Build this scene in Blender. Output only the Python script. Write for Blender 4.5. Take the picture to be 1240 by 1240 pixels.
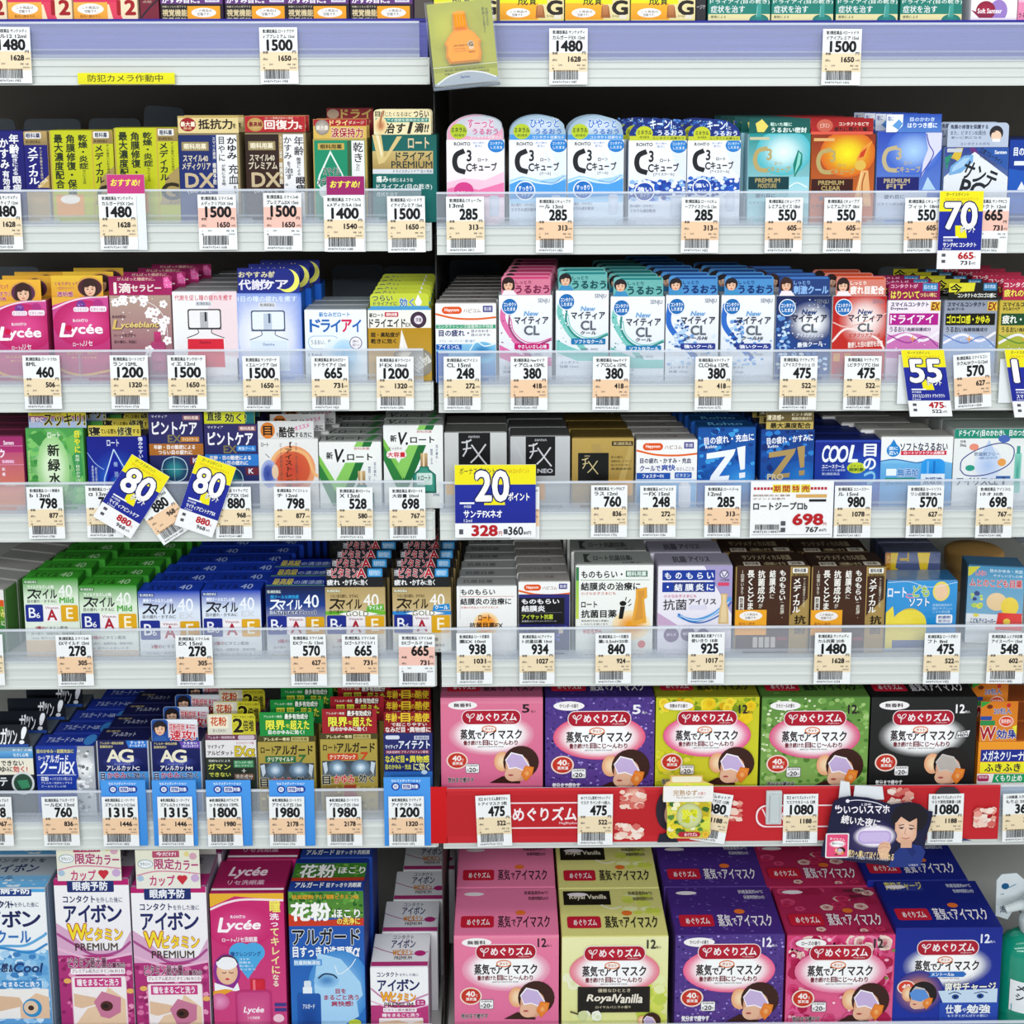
import bpy, bmesh, math, random
import numpy as np
from mathutils import Matrix, Vector, Euler

for o in list(bpy.data.objects):
    bpy.data.objects.remove(o)
sc = bpy.context.scene
COL = sc.collection

# ------------------------------------------------------------------ camera
FPX, CX0, CY0 = 1370.0, 620.0, 278.0          # focal length and principal point in pixels of the 1240 frame
PITCH, YAW, ROLL = math.atan(0.13), -0.008, -0.0022
DIST, EYE = 1.33, 1.55
cd = bpy.data.cameras.new('camera')
cam = bpy.data.objects.new('camera', cd)
COL.objects.link(cam)
cam.location = (0, -DIST, EYE)
RM = Matrix.Rotation(YAW, 3, 'Z') @ Matrix.Rotation(math.pi/2 - PITCH, 3, 'X') @ Matrix.Rotation(ROLL, 3, 'Z')
cam.rotation_euler = RM.to_euler()
cd.sensor_width = 36
cd.lens = 36*FPX/1240
cd.shift_y = (CY0 - 620)/1240
cd.clip_start = 0.05
sc.camera = cam
CL = Vector((0, -DIST, EYE))

def at(px, py, Y=0.0):
    """the point of the upright plane y = Y that the camera sees at a pixel"""
    d = RM @ Vector(((px-CX0)/FPX, -(py-CY0)/FPX, -1))
    return CL + d*((Y+DIST)/d.y)

def proj(p):
    q = RM.transposed() @ (Vector(p)-CL)
    return CX0 - FPX*q.x/q.z, CY0 + FPX*q.y/q.z

# ------------------------------------------------------------------ light and exposure
sc.view_settings.view_transform = 'Standard'
sc.view_settings.look = 'None'
sc.view_settings.gamma = 1.0
sc.view_settings.use_curve_mapping = False
sc.view_settings.exposure = -0.42
w = bpy.data.worlds.new('shop_air')
sc.world = w
w.use_nodes = True
w.node_tree.nodes['Background'].inputs[0].default_value = (0.86, 0.93, 1.0, 1)
w.node_tree.nodes['Background'].inputs[1].default_value = 0.42
sc.cycles.transparent_max_bounces = 24
sc.cycles.max_bounces = 6
sc.cycles.diffuse_bounces = 3
sc.cycles.caustics_reflective = False
sc.cycles.caustics_refractive = False

def area(name, loc, rot, sx, sy, power, color):
    l = bpy.data.lights.new(name, 'AREA')
    l.shape = 'RECTANGLE'
    l.size, l.size_y, l.energy, l.color = sx, sy, power, color
    o = bpy.data.objects.new(name, l)
    o.location, o.rotation_euler = loc, rot
    COL.objects.link(o)
# ceiling tubes over the aisle, the farthest row added to even the light
area('tube_and_fill_light', (0.0, -0.95, 2.75), (math.radians(22), 0, 0), 4.2, 0.25, 19, (1.0, 0.99, 0.96))
area('tube_and_fill_light', (0.0, -2.6, 2.75), (math.radians(45), 0, 0), 5.0, 0.35, 66, (0.95, 0.98, 1.0))
area('tube_and_fill_light', (0.0, -4.6, 2.75), (math.radians(60), 0, 0), 6.0, 0.4, 130, (0.97, 0.99, 1.0))

# ------------------------------------------------------------------ colour and materials
def lin(h):
    if not isinstance(h, str):
        return tuple(h)[:3]
    c = [int(h[i:i+2], 16)/255 for i in (0, 2, 4)]
    return tuple(x/12.92 if x <= 0.04045 else ((x+0.055)/1.055)**2.4 for x in c)

def new_mat(name, rough=0.4, metal=0.0, spec=0.5, color=None, bump=0.0, bscale=400, alpha=1.0, coat=0.0):
    m = bpy.data.materials.new(name)
    m.use_nodes = True
    nt = m.node_tree
    b = nt.nodes['Principled BSDF']
    tc = nt.nodes.new('ShaderNodeTexCoord')
    no = nt.nodes.new('ShaderNodeTexNoise')
    no.inputs['Scale'].default_value = bscale
    nt.links.new(tc.outputs['Object'], no.inputs['Vector'])
    if color is None:
        a = nt.nodes.new('ShaderNodeAttribute')
        a.attribute_name = 'Col'
        src = a.outputs['Color']
    else:
        a = nt.nodes.new('ShaderNodeRGB')
        a.outputs[0].default_value = (*lin(color), 1)
        src = a.outputs[0]
    mx = nt.nodes.new('ShaderNodeMix')
    mx.data_type = 'RGBA'
    mx.blend_type = 'MULTIPLY'
    mr = nt.nodes.new('ShaderNodeMapRange')
    mr.inputs['To Min'].default_value, mr.inputs['To Max'].default_value = 0.94, 1.06
    nt.links.new(no.outputs['Fac'], mr.inputs['Value'])
    mx.inputs['Factor'].default_value = 1.0
    nt.links.new(src, mx.inputs['A'])
    nt.links.new(mr.outputs['Result'], mx.inputs['B'])
    nt.links.new(mx.outputs['Result'], b.inputs['Base Color'])
    b.inputs['Roughness'].default_value = rough
    b.inputs['Metallic'].default_value = metal
    b.inputs['Specular IOR Level'].default_value = spec
    b.inputs['Coat Weight'].default_value = coat
    b.inputs['Coat Roughness'].default_value = 0.15
    b.inputs['Alpha'].default_value = alpha
    if bump:
        bp = nt.nodes.new('ShaderNodeBump')
        bp.inputs['Strength'].default_value = bump
        bp.inputs['Distance'].default_value = 0.0004
        nt.links.new(no.outputs['Fac'], bp.inputs['Height'])
        nt.links.new(bp.outputs['Normal'], b.inputs['Normal'])
    return m

M = {}
M['card'] = new_mat('printed_card', 0.46, spec=0.26, bump=0.12)
M['foil'] = new_mat('printed_foil', 0.36, metal=0.3, bump=0.35, bscale=60)
M['shiny'] = new_mat('glossy_print', 0.16, spec=0.6, bump=0.6, bscale=70, coat=0.6)
M['paper'] = new_mat('matt_paper', 0.65, spec=0.25)
M['rail'] = new_mat('rail_plastic', 0.34, spec=0.5, color='d5d9d5', bump=0.1, bscale=30)
M['board'] = new_mat('shelf_board_enamel', 0.5, color='c9cbc6')
M['panel'] = new_mat('back_panel_enamel', 0.6, color='7a7067', bump=0.2, bscale=25)
M['post'] = new_mat('dark_upright', 0.5, color='2b2926')
M['violet'] = new_mat('violet_liner', 0.3, color='5c60b4', bump=0.1, bscale=20)
M['navy'] = new_mat('navy_liner', 0.3, color='1c1a8e')
M['plate'] = new_mat('smoky_plastic', 0.3, color='8d98a6', alpha=0.62)
M['fence'] = new_mat('clear_fence', 0.08, color='dfe8f4', alpha=0.17)
M['rim'] = new_mat('fence_rim', 0.15, color='e9eff8', alpha=0.62)  # edge glow of the acrylic put into a whiter, denser colour
M['divider'] = new_mat('clear_divider', 0.12, color='d5dde6', alpha=0.30)
M['sleeve'] = new_mat('clear_sleeve', 0.05, color='f4f8ff', alpha=0.05)
M['pump'] = new_mat('translucent_pump', 0.2, color='dfe9ea', alpha=0.72)
M['green_liquid'] = new_mat('green_liquid', 0.08, color='0c9a7c', alpha=0.86, coat=0.5)
M['orange'] = new_mat('amber_plastic', 0.2, spec=0.3, color='ffa000')
M['beige'] = new_mat('beige_plastic', 0.4, color='c99a55')
# brushed streaks on the two plastics that show them
for k, sc3 in (('rail', (3, 1, 900)), ('violet', (5, 1, 500))):
    nt = M[k].node_tree
    no = [n for n in nt.nodes if n.type == 'TEX_NOISE'][0]
    mp = nt.nodes.new('ShaderNodeMapping')
    mp.inputs['Scale'].default_value = sc3
    no.inputs['Scale'].default_value = 1.0
    tc = [n for n in nt.nodes if n.type == 'TEX_COORD'][0]
    nt.links.new(tc.outputs['Object'], mp.inputs['Vector'])
    nt.links.new(mp.outputs['Vector'], no.inputs['Vector'])
    mr = [n for n in nt.nodes if n.type == 'MAP_RANGE'][0]
    mr.inputs['To Min'].default_value, mr.inputs['To Max'].default_value = (0.92, 1.06) if k == 'rail' else (0.65, 1.35)

# ------------------------------------------------------------------ glyphs
_cu = bpy.data.curves.new('glyph', 'FONT')
_ob = bpy.data.objects.new('glyph', _cu)
GL = {}
def _mesh(body):
    _cu.body = body
    me = bpy.data.meshes.new_from_object(_ob)
    n = len(me.vertices)
    co = np.empty(n*3, 'f')
    me.vertices.foreach_get('co', co)
    me.calc_loop_triangles()
    t = np.empty(len(me.loop_triangles)*3, 'i')
    me.loop_triangles.foreach_get('vertices', t)
    bpy.data.meshes.remove(me)
    return co.reshape(-1, 3)[:, :2].copy(), t.reshape(-1, 3).copy()
def glyph(ch, wt, res):
    wt = 0.0
    k = (ch, wt, res)
    if k not in GL:
        _cu.resolution_u = res
        _cu.offset = 0.0
        adv = 1.0
        if ord(ch) < 0x2000:
            adv = _mesh(ch + '|')[0][:, 0].max() - _mesh('|')[0][:, 0].max() if ch != ' ' else 0.3
        elif ch == '　':
            adv = 1.0
        _cu.offset = wt
        GL[k] = (*_mesh(ch), adv) if ch not in ' 　' else (np.zeros((0, 2)), np.zeros((0, 3), int), adv)
    return GL[k]

rnd = random.Random(7)

class Art:
    """flat print: coloured shapes and lettering laid on one another"""
    STEP = 8e-6
    def __init__(s, fit=None):
        s.V, s.L, s.T, s.C, s.n, s.lay = [], [], [], [], 0, 0
        s.fit = fit or (1, 1, 0, 0)
    def add(s, v, t, c):
        v = np.asarray(v, float).reshape(-1, 2)
        if not len(v): return
        t = np.asarray(t, int).reshape(-1, 3)
        c = np.asarray(c, float)
        if c.ndim == 1: c = np.tile(c, (len(v), 1))
        s.V.append(v*np.array(s.fit[:2]) + np.array(s.fit[2:])); s.L.append(np.full(len(v), s.lay)); s.T.append(t + s.n); s.C.append(c); s.n += len(v)
    def rect(s, x0, y0, x1, y1, c, c2=None):
        if c2 is None: s.add([(x0, y0), (x1, y0), (x1, y1), (x0, y1)], [(0, 1, 2), (0, 2, 3)], lin(c))
        else: s.add([(x0, y0), (x1, y0), (x1, y1), (x0, y1)], [(0, 1, 2), (0, 2, 3)], [lin(c), lin(c), lin(c2), lin(c2)])
        s.lay += 1
    def fan(s, pts, c, c2=None):
        n = len(pts); ctr = np.mean(pts, axis=0)
        cc = [lin(c)] + [lin(c2 or c)]*n
        s.add([ctr, *pts], [(0, i+1, (i+1) % n+1) for i in range(n)], cc)
        s.lay += 1
    def ell(s, cx, cy, rx, ry, c, c2=None, n=22):
        s.fan([(cx+rx*math.cos(a*2*math.pi/n), cy+ry*math.sin(a*2*math.pi/n)) for a in range(n)], c, c2)
    def glow(s, cx, cy, rx, ry, core, c, co, n=32):
        v = [(cx, cy)]; cc = [lin(c)]
        R = [core, core+(1-core)*.35, core+(1-core)*.7, 1.0]
        a0, a1 = np.array(lin(c)), np.array(lin(co))
        for r, f in zip(R, (0, .3, .8, 1)):
            for a in range(n):
                v.append((cx+rx*r*math.cos(a*2*math.pi/n), cy+ry*r*math.sin(a*2*math.pi/n))); cc.append(a0*(1-f)+a1*f)
        t = [(0, i+1, (i+1) % n+1) for i in range(n)]
        for k in range(3):
            for i in range(n):
                a, b, j = 1+k*n, 1+(k+1)*n, (i+1) % n
                t += [(a+i, b+i, b+j), (a+i, b+j, a+j)]
        s.add(v, t, cc); s.lay += 1
    def rr(s, x0, y0, x1, y1, r, c, c2=None):
        r = min(r, abs(x1-x0)/2, abs(y1-y0)/2)
        P = []
        for cx, cy, a0 in ((x1-r, y0+r, -90), (x1-r, y1-r, 0), (x0+r, y1-r, 90), (x0+r, y0+r, 180)):
            for k in range(6):
                a = math.radians(a0+k*18); P.append((cx+r*math.cos(a), cy+r*math.sin(a)))
        s.fan(P, c, c2)
    def poly(s, c, pts):
        bm = bmesh.new()
        f = bm.faces.new([bm.verts.new((x, y, 0)) for x, y in pts])
        f.normal_update()
        tr = bmesh.ops.triangulate(bm, faces=[f])['faces']
        bm.verts.index_update()
        s.add([v.co[:2] for v in bm.verts], [[v.index for v in q.verts] for q in tr], lin(c))
        bm.free(); s.lay += 1
    def line(s, wd, c, pts, smooth=True):
        P = np.array(pts, float)
        if smooth and len(P) > 2:
            Q = []
            E = np.vstack([2*P[0]-P[1], P, 2*P[-1]-P[-2]])
            for i in range(1, len(E)-2):
                for k in range(6):
                    t = k/6; a, b, d, e = E[i-1:i+3]
                    Q.append(.5*((2*b)+(-a+d)*t+(2*a-5*b+4*d-e)*t*t+(-a+3*b-3*d+e)*t**3))
            Q.append(P[-1]); P = np.array(Q)
        d = np.gradient(P, axis=0); L = np.hypot(d[:, 0], d[:, 1]); L[L == 0] = 1
        nrm = np.stack([-d[:, 1], d[:, 0]], 1)/L[:, None]*wd/2
        n = len(P); v = np.vstack([P+nrm, P-nrm])
        s.add(v, [q for i in range(n-1) for q in ((i, i+1, n+i+1), (i, n+i+1, n+i))], lin(c)); s.lay += 1
    def text(s, x0, y0, x1, y1, c, txt, wt=0.012, vert=False, shear=0.0, ang=0.0):
        q = (abs(x1-x0)*abs(s.fit[0]) if vert else abs(y1-y0)*abs(s.fit[1])); res = 3 if q > 40 else 2 if q > 15 else 1
        vs, ts, n, pen = [], [], 0, 0.0
        for ch in txt:
            v, t, adv = glyph(ch, wt, res)
            v = v.copy()
            if vert:
                if ch in 'ー~〜-|（）()': v = np.stack([v[:, 1]+.12, .88-v[:, 0]], 1)
                elif ord(ch) < 0x2000 and len(v): v[:, 0] += .5 - adv/2
                v = v + (0, pen)
                pen -= 1.0 if ch != ' ' else .4
            else:
                v = v + (pen, 0); pen += adv
            vs.append(v); ts.append(t+n); n += len(v)
        v = np.vstack(vs); t = np.vstack(ts)
        if not len(v): return
        if shear: v[:, 0] += v[:, 1]*shear
        a, b = v.min(0), v.max(0)
        d = np.maximum(b-a, 1e-3)
        if len(txt) == 1 and txt in '1!IliｌE|':      # a lone narrow glyph keeps its shape
            w2 = min(abs(x1-x0), abs(y1-y0)*(d[0]/d[1])*1.3)/2; mx = (x0+x1)/2; x0, x1 = mx-w2, mx+w2
        u = (v-a)/d
        X = x0+u[:, 0]*(x1-x0); Y = y1-u[:, 1]*(y1-y0)
        if ang:
            cx, cy = (x0+x1)/2, (y0+y1)/2; k, q = math.cos(math.radians(ang)), math.sin(math.radians(ang))
            X, Y = cx+(X-cx)*k-(Y-cy)*q, cy+(X-cx)*q+(Y-cy)*k
        em = abs(x1-x0)/d[0], abs(y1-y0)/d[1]      # one em in each direction
        lv = 0 if wt < .02 else 1 if wt < .045 else 2 if wt < .08 else 3
        n, rad = ((3, .011), (5, .030), (5, .044), (8, .066))[lv]
        em = (min(em[0], em[1]*1.6), min(em[1], em[0]*1.6))
        for q in range(n):
            a = q*2*math.pi/n+.5
            s.add(np.stack([X+rad*em[0]*math.cos(a), Y+rad*em[1]*math.sin(a)], 1), t, lin(c))
            s.lay += .5
        s.lay += .5
    def speck(s, x0, y0, x1, y1, n, r, cols, kind='s'):
        base_lay, sub = s.lay, (40 if kind == 's' else 16)
        for _ in range(n):
            s.lay = base_lay + (_ % sub)*(1 if kind == 's' else 4)
            x, y, q = rnd.uniform(x0, x1), rnd.uniform(y0, y1), r*rnd.uniform(.5, 1)
            x, y = min(max(x, x0+q), x1-q), min(max(y, y0+q), y1-q)
            c = cols[rnd.randrange(len(cols))]
            if kind == 's':
                a0 = rnd.random()*6; m = 6
                s.add([(x+q*math.cos(a0+a*2*math.pi/m), y+q*rnd.uniform(.5, 1)*math.sin(a0+a*2*math.pi/m)) for a in range(m)], [(0, i, i+1) for i in range(1, m-1)], lin(c))
            else:
                base, c2 = np.array(lin(c)), np.array(lin(cols[-1]))
                for k, (f, off) in enumerate(((1, 0), (.74, .12), (.5, -.1), (.25, .05))):
                    cc = base*(1-k*.28)+c2*k*.28
                    a0 = rnd.random()*6
                    s.add([(x+q*off+q*f*(1+.12*(a % 2))*.9*math.cos(a0+a*math.pi/5), y+q*off+q*f*(1+.12*(a % 2))*.9*math.sin(a0+a*math.pi/5)) for a in range(10)], [(0, i, i+1) for i in range(1, 9)], cc)
                    s.lay += 1
        s.lay = base_lay + (40 if kind == 's' else 64)
    # little printed portraits
    def face(s, cx, cy, r, kind):
        hair = {'w': '3b1d16', 'm': '20191a', 'h': '3a2420', 'n': '241d22', 'g': '2a1a18'}[kind]
        skin = 'e9b99a'
        if kind in 'wm':     # someone lying back under an eye mask
            if kind == 'w': s.fan([(cx-1.7*r, cy+1.25*r), (cx-.9*r, cy+.85*r), (cx+.2*r, cy+.9*r), (cx+.2*r, cy+1.3*r)], hair)
            s.glow(cx-.9*r, cy-.05*r, .5*r, .6*r, .2, 'f7d9b0', 'eba87c')
            s.ell(cx+.25*r, cy, 1.1*r, 1.0*r, hair)
            s.rr(cx-.7*r, cy-.4*r, cx+.75*r, cy+1.15*r, .6*r, skin, 'd99f80')
            s.ell(cx-.25*r, cy+.75*r, .5*r, .42*r, skin)
            s.poly('f9f3f7' if kind == 'w' else 'cfc8c2', [(cx-.72*r, cy-.15*r), (cx-.35*r, cy-.62*r), (cx+.35*r, cy-.45*r), (cx+.78*r, cy+.2*r), (cx+.45*r, cy+.55*r), (cx-.05*r, cy+.35*r), (cx-.5*r, cy+.42*r)])
            s.poly('c9b3dd' if kind == 'w' else 'bdb4ae', [(cx-.66*r, cy-.12*r), (cx-.32*r, cy-.54*r), (cx+.32*r, cy-.38*r), (cx+.7*r, cy+.2*r), (cx+.42*r, cy+.47*r), (cx-.05*r, cy+.28*r), (cx-.46*r, cy+.34*r)])
            s.ell(cx-.38*r, cy+.78*r, .16*r, .055*r, 'b04a4a')
            s.fan([(cx+.25*r, cy+.75*r), (cx+.5*r, cy+.2*r), (cx+1.05*r, cy+.3*r), (cx+.95*r, cy+.75*r), (cx+.55*r, cy+1.2*r)], 'ffb04a', 'e07522')
            s.ell(cx+.62*r, cy+.68*r, .22*r, .25*r, 'f7c070', 'e8702c')
            return
        long = kind in 'hg'
        s.ell(cx, cy-.1*r, 1.0*r, (1.12 if long else .95)*r, hair)
        if long: s.rr(cx-1.0*r, cy-.2*r, cx+1.0*r, cy+.9*r, .4*r, hair)
        s.ell(cx, cy+.12*r, .68*r, .85*r, 'f2c9ac', 'e6b394')
        s.fan([(cx-.78*r, cy-.1*r), (cx-.6*r, cy-.75*r), (cx+.2*r, cy-.85*r), (cx+.78*r, cy-.2*r), (cx+.3*r, cy-.22*r), (cx+.1*r, cy-.35*r), (cx-.2*r, cy-.15*r)], hair)
        for d in (-.28, .28):
            s.ell(cx+d*r, cy+.12*r, .13*r, .07*r, '2b1a18', n=10)
            s.line(.05*r, '3a2420', [(cx+(d-.17)*r, cy-.04*r), (cx+d*r, cy-.1*r), (cx+(d+.17)*r, cy-.04*r)])
        s.line(.05*r, 'c08868', [(cx, cy+.15*r), (cx-.05*r, cy+.4*r), (cx+.06*r, cy+.42*r)])
        s.ell(cx, cy+.62*r, .2*r, .06*r, 'c0504e', n=10)
    def run(s, src):
        P = lambda q: [(float(q[i]), float(q[i+1])) for i in range(0, len(q)-1, 2)]
        for ln in src.strip().split('\n'):
            ln = ln.strip()
            if not ln or ln[0] == '#': continue
            op, rest = ln.split(' ', 1)
            q = rest.split()
            if op in 'tbiuvx':
                x0, y0, x1, y1, c, txt = rest.split(' ', 5)
                s.text(*map(float, (x0, y0, x1, y1)), c, txt, wt={'t': .012, 'u': .012, 'x': .05}.get(op, .035), vert=op in 'uv', shear=.2 if op == 'i' else 0)
            elif op in 'kl':
                if op == 'k':
                    x0, y0, x1, y1, c, c2, txt = rest.split(' ', 6)
                    a = list(map(float, (x0, y0, x1, y1)))
                    s.text(*a, c2, txt, wt=.1, vert=abs(a[3]-a[1]) > 1.6*abs(a[2]-a[0]) and len(txt) > 1)
                    g = 0
                    s.text(a[0]+g, a[1]+g, a[2]-g, a[3]-g, c, txt, wt=.03, vert=abs(a[3]-a[1]) > 1.6*abs(a[2]-a[0]) and len(txt) > 1)
                else: s.line(float(q[0]), q[1], P(q[2:]))
            elif op == 'z':
                x0, y0, x1, y1, ang, c, txt = rest.split(' ', 6)
                s.text(*map(float, (x0, y0, x1, y1)), c, txt, wt=.035, ang=float(ang))
            elif op == 'r': s.rect(*map(float, q[:4]), *q[4:])
            elif op == 'o': s.rr(*map(float, q[:5]), *q[5:])
            elif op == 'e': s.ell(*map(float, q[:4]), *q[4:])
            elif op == 'g': s.glow(*map(float, q[:5]), *q[5:])
            elif op == 'p': s.poly(q[0], P(q[1:]))
            elif op == 's': s.speck(*map(float, q[:4]), int(q[4]), float(q[5]), q[6:])
            elif op == 'w': s.speck(*map(float, q[:4]), int(q[4]), float(q[5]), q[6:], 'w')
            elif op == 'y':     # five-petalled blossoms
                x0, y0, x1, y1 = map(float, q[:4]); r = float(q[5])
                for i_ in range(int(q[4])):
                    cx, cy, k_ = rnd.uniform(x0, x1), rnd.uniform(y0, y1), rnd.uniform(.65, 1)*r; a0 = rnd.random()*6
                    for a in range(5):
                        t_ = a0+a*2*math.pi/5
                        s.ell(cx+.55*k_*math.cos(t_), cy+.55*k_*math.sin(t_), .38*k_, .38*k_, q[6], n=9)
                        s.lay -= .6
                    s.ell(cx, cy, .18*k_, .18*k_, q[7], n=7)
            elif op == 'f': s.face(*map(float, q[:3]), q[3])
            elif op == 'B':     # barcode
                x0, y0, x1, y1 = map(float, q[:4]); x = x0; r2 = random.Random(int(x0*7+y0))
                while x < x1:
                    b = r2.uniform(.012, .035)*(x1-x0); s.add([(x, y0), (x+b, y0), (x+b, y1), (x, y1)], [(0, 1, 2), (0, 2, 3)], lin('23232b'))
                    x += b + r2.uniform(.01, .03)*(x1-x0)
                s.lay += 1
            else: raise ValueError(ln)
        return s
    def obj(s, name, mp, parent, mat='card', clip=None):
        """mp(x array, y array, layer array) -> local coordinates; clip = (x0, y0, x1, y1)"""
        if not s.V: return None
        V, L, T, C = np.vstack(s.V), np.concatenate(s.L), np.vstack(s.T), np.vstack(s.C)
        if clip:
            V[:, 0] = np.clip(V[:, 0], clip[0], clip[2]); V[:, 1] = np.clip(V[:, 1], clip[1], clip[3])
        co = mp(V[:, 0], V[:, 1], (L+2)*s.STEP)
        e1, e2 = V[T[:, 1]]-V[T[:, 0]], V[T[:, 2]]-V[T[:, 0]]
        cr = e1[:, 0]*e2[:, 1]-e1[:, 1]*e2[:, 0]
        T = np.where((cr < 0)[:, None], T, T[:, ::-1])[np.abs(cr) > 1e-9]
        me = bpy.data.meshes.new(name)
        me.vertices.add(len(co)); me.vertices.foreach_set('co', co.astype('f').ravel())
        # every triangle faces outward
        n = len(T)
        me.loops.add(n*3); me.polygons.add(n)
        me.loops.foreach_set('vertex_index', T.astype('i').ravel())
        me.polygons.foreach_set('loop_start', np.arange(0, n*3, 3, dtype='i'))
        me.update(calc_edges=True)
        me.shade_flat()
        ca = me.color_attributes.new('Col', 'FLOAT_COLOR', 'POINT')
        ca.data.foreach_set('color', np.hstack([C, np.ones((len(C), 1))]).astype('f').ravel())
        me.materials.append(M[mat])
        o = bpy.data.objects.new(name, me)
        COL.objects.link(o)
        o.parent = parent
        return o

# ------------------------------------------------------------------ solid helpers
def paint(me, fn):
    """face colours: fn(normal, centre) -> colour"""
    ca = me.color_attributes.new('Col', 'FLOAT_COLOR', 'CORNER')
    for p in me.polygons:
        c = (*lin(fn(p.normal, p.center)), 1)
        for li in p.loop_indices: ca.data[li].color = c

def link(name, me, parent=None, mat=None):
    if mat: me.materials.append(M[mat])
    o = bpy.data.objects.new(name, me)
    COL.objects.link(o)
    o.parent = parent
    return o

def box_bm(bm, x0, y0, z0, x1, y1, z1, bev=0.0):
    r = bmesh.ops.create_cube(bm, size=1)['verts']
    for v in r:
        v.co = Vector((x0 if v.co.x < 0 else x1, y0 if v.co.y < 0 else y1, z0 if v.co.z < 0 else z1))
    if bev:
        es = list({e for v in r for e in v.link_edges})
        bmesh.ops.bevel(bm, geom=es, offset=bev, segments=1, affect='EDGES', profile=.5)

def solid(name, mat, parent, *boxes, bev=0.0, col=None):
    bm = bmesh.new()
    for b in boxes: box_bm(bm, *b, bev=bev)
    me = bpy.data.meshes.new(name); bm.to_mesh(me); bm.free()
    if col: paint(me, lambda n, c: col)
    return link(name, me, parent, mat)

def prism(name, pts, y0, y1, mat, parent, col=None):
    """outline in x,z pushed from y0 to y1"""
    bm = bmesh.new()
    a = [bm.verts.new((x, y0, z)) for x, z in pts]; b = [bm.verts.new((x, y1, z)) for x, z in pts]
    bm.faces.new(a); bm.faces.new(b[::-1])
    for i in range(len(a)):
        j = (i+1) % len(a); bm.faces.new((a[j], a[i], b[i], b[j]))
    bmesh.ops.recalc_face_normals(bm, faces=bm.faces)
    me = bpy.data.meshes.new(name); bm.to_mesh(me); bm.free()
    if col: paint(me, lambda n, c: col)
    return link(name, me, parent, mat)

def tag(o, label=None, cat=None, group=None, kind=None):
    if label: o['label'] = label
    if cat: o['category'] = cat
    if group: o['group'] = group
    if kind: o['kind'] = kind
    return o

OX = {'0': 0, '1': 300, '2': 600, '3': 920}
OY = {'a': 0, 'b': 300, 'c': 620, 'd': 920}
Q = 320/1240
def P(c, x, y):
    return OX[c[1]] + x*Q, OY[c[0]] + y*Q

# ------------------------------------------------------------------ shelves
# pixel heights of (fence top, rail top, rail bottom) for the left bay at x=300 and the right bay at x=900
RAILS = [((26, 69.8, 102.7), (28, 73, 104.3)), ((228.4, 270.5, 304.2), (231, 273, 307)), ((421.9, 463.9, 497.4), (422.6, 463.9, 497.4)),
         ((581.4, 620, 654), (580.2, 618, 651)), ((758.6, 798, 831.7), (756.4, 795.8, 828)), ((953.7, 992.3, 1026), (950, 990, 1023.2)), ((1239, 1279, 1313), (1236, 1275, 1309))]
XL, XG0, XG1, XR = -0.96, at(518, 90).x, at(533, 640).x, 0.98
SH = []      # (row -> (z_left, z_right)) height of the shelf surface
ORD = ['top', 'second', 'third', 'fourth', 'fifth', 'sixth', 'bottom']
def profile(bm, x0, x1, zt, zb):
    """the ribbed plastic price rail, as one extrusion"""
    h = zt-zb
    pr = [(0.0, 1), (-.0022, 1), (-.0022, .95), (-.0012, .93), (-.0012, .80), (-.0024, .77), (-.0024, .70), (-.0008, .67), (-.0006, .42), (-.0020, .39), (-.0020, .34), (-.0008, .31), (-.0010, .10), (-.0028, .07), (-.0028, 0), (0.004, 0)]
    a = [bm.verts.new((x0, y, zb+h*t)) for y, t in pr]; b = [bm.verts.new((x1, y, zb+h*t)) for y, t in pr]
    for i in range(len(pr)-1): bm.faces.new((a[i], a[i+1], b[i+1], b[i]))
    bm.faces.new(a); bm.faces.new(b[::-1])
for r, ((lf, lt, lb), (rf, rt, rb)) in enumerate(RAILS):
    zs = []
    for side, x0, x1, px, f, t, b in (('left', XL, XG0, 300, lf, lt, lb), ('right', XG1, XR, 900, rf, rt, rb)):
        zf, zt, zb = at(px, f).z, at(px, t).z, at(px, b).z
        zs.append(zt-.001)
        e = bpy.data.objects.new('shelf', None); COL.objects.link(e)
        tag(e, f'{ORD[r]} shelf of the {side} bay with ribbed white price rail and clear front fence', 'shelf', 'gondola shelves of the two bays')
        solid('shelf_board', 'board', e, (x0, .004, zb+.006, x1, .412, zt-.001), bev=.001)
        bm = bmesh.new(); profile(bm, x0, x1, zt, zb)
        bmesh.ops.recalc_face_normals(bm, faces=bm.faces)
        me = bpy.data.meshes.new('price_rail'); bm.to_mesh(me); bm.free()
        link('price_rail', me, e, 'rail')
        fx1 = x1-(.009 if side == 'left' else 0)
        solid('front_fence', 'fence', e, (x0, -.0048, zt-.002, fx1, -.0028, zf-.0026))
        solid('fence_rim', 'rim', e, (x0, -.0052, zf-.0026, fx1, -.0024, zf), bev=.0004)
        solid('fence_foot', 'divider', e, (x0, -.0026, zt+.0005, fx1, .003, zt+.004))
        solid('fence_reflection_line', 'divider', e, (x0, -.0028, zt+.0085, fx1, .001, zt+.0105))  # added strip imitating the faint reflection lines inside the fence
        if side == 'left':
            solid('end_cap', 'rail', e, (x1, -.002, zb, x1+.0025, .006, zt), bev=.0006)
        if r == 0:
            solid('violet_riser', 'violet', e, (x0, .006, zt, x1, .34, zf+.0005))
            solid('navy_edge', 'navy', e, (x0, .0045, zf-.0005, x1, .012, zf+.0035), bev=.0006)
    SH.append(zs)
zt0, zb0 = at(620, -260).z, 0.0
tag(solid('wall_back', 'panel', None, (-1.3, .43, zb0, 1.3, .45, zt0)), 'dark grey enamel back panel of the gondola', kind='structure')
p_ = solid('shelf_upright', 'post', None, (XG0+.0032, .05, zb0, XG1-.004, .428, zt0))
tag(p_, 'black slotted steel upright standing between the two shelf bays', 'upright')
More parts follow.
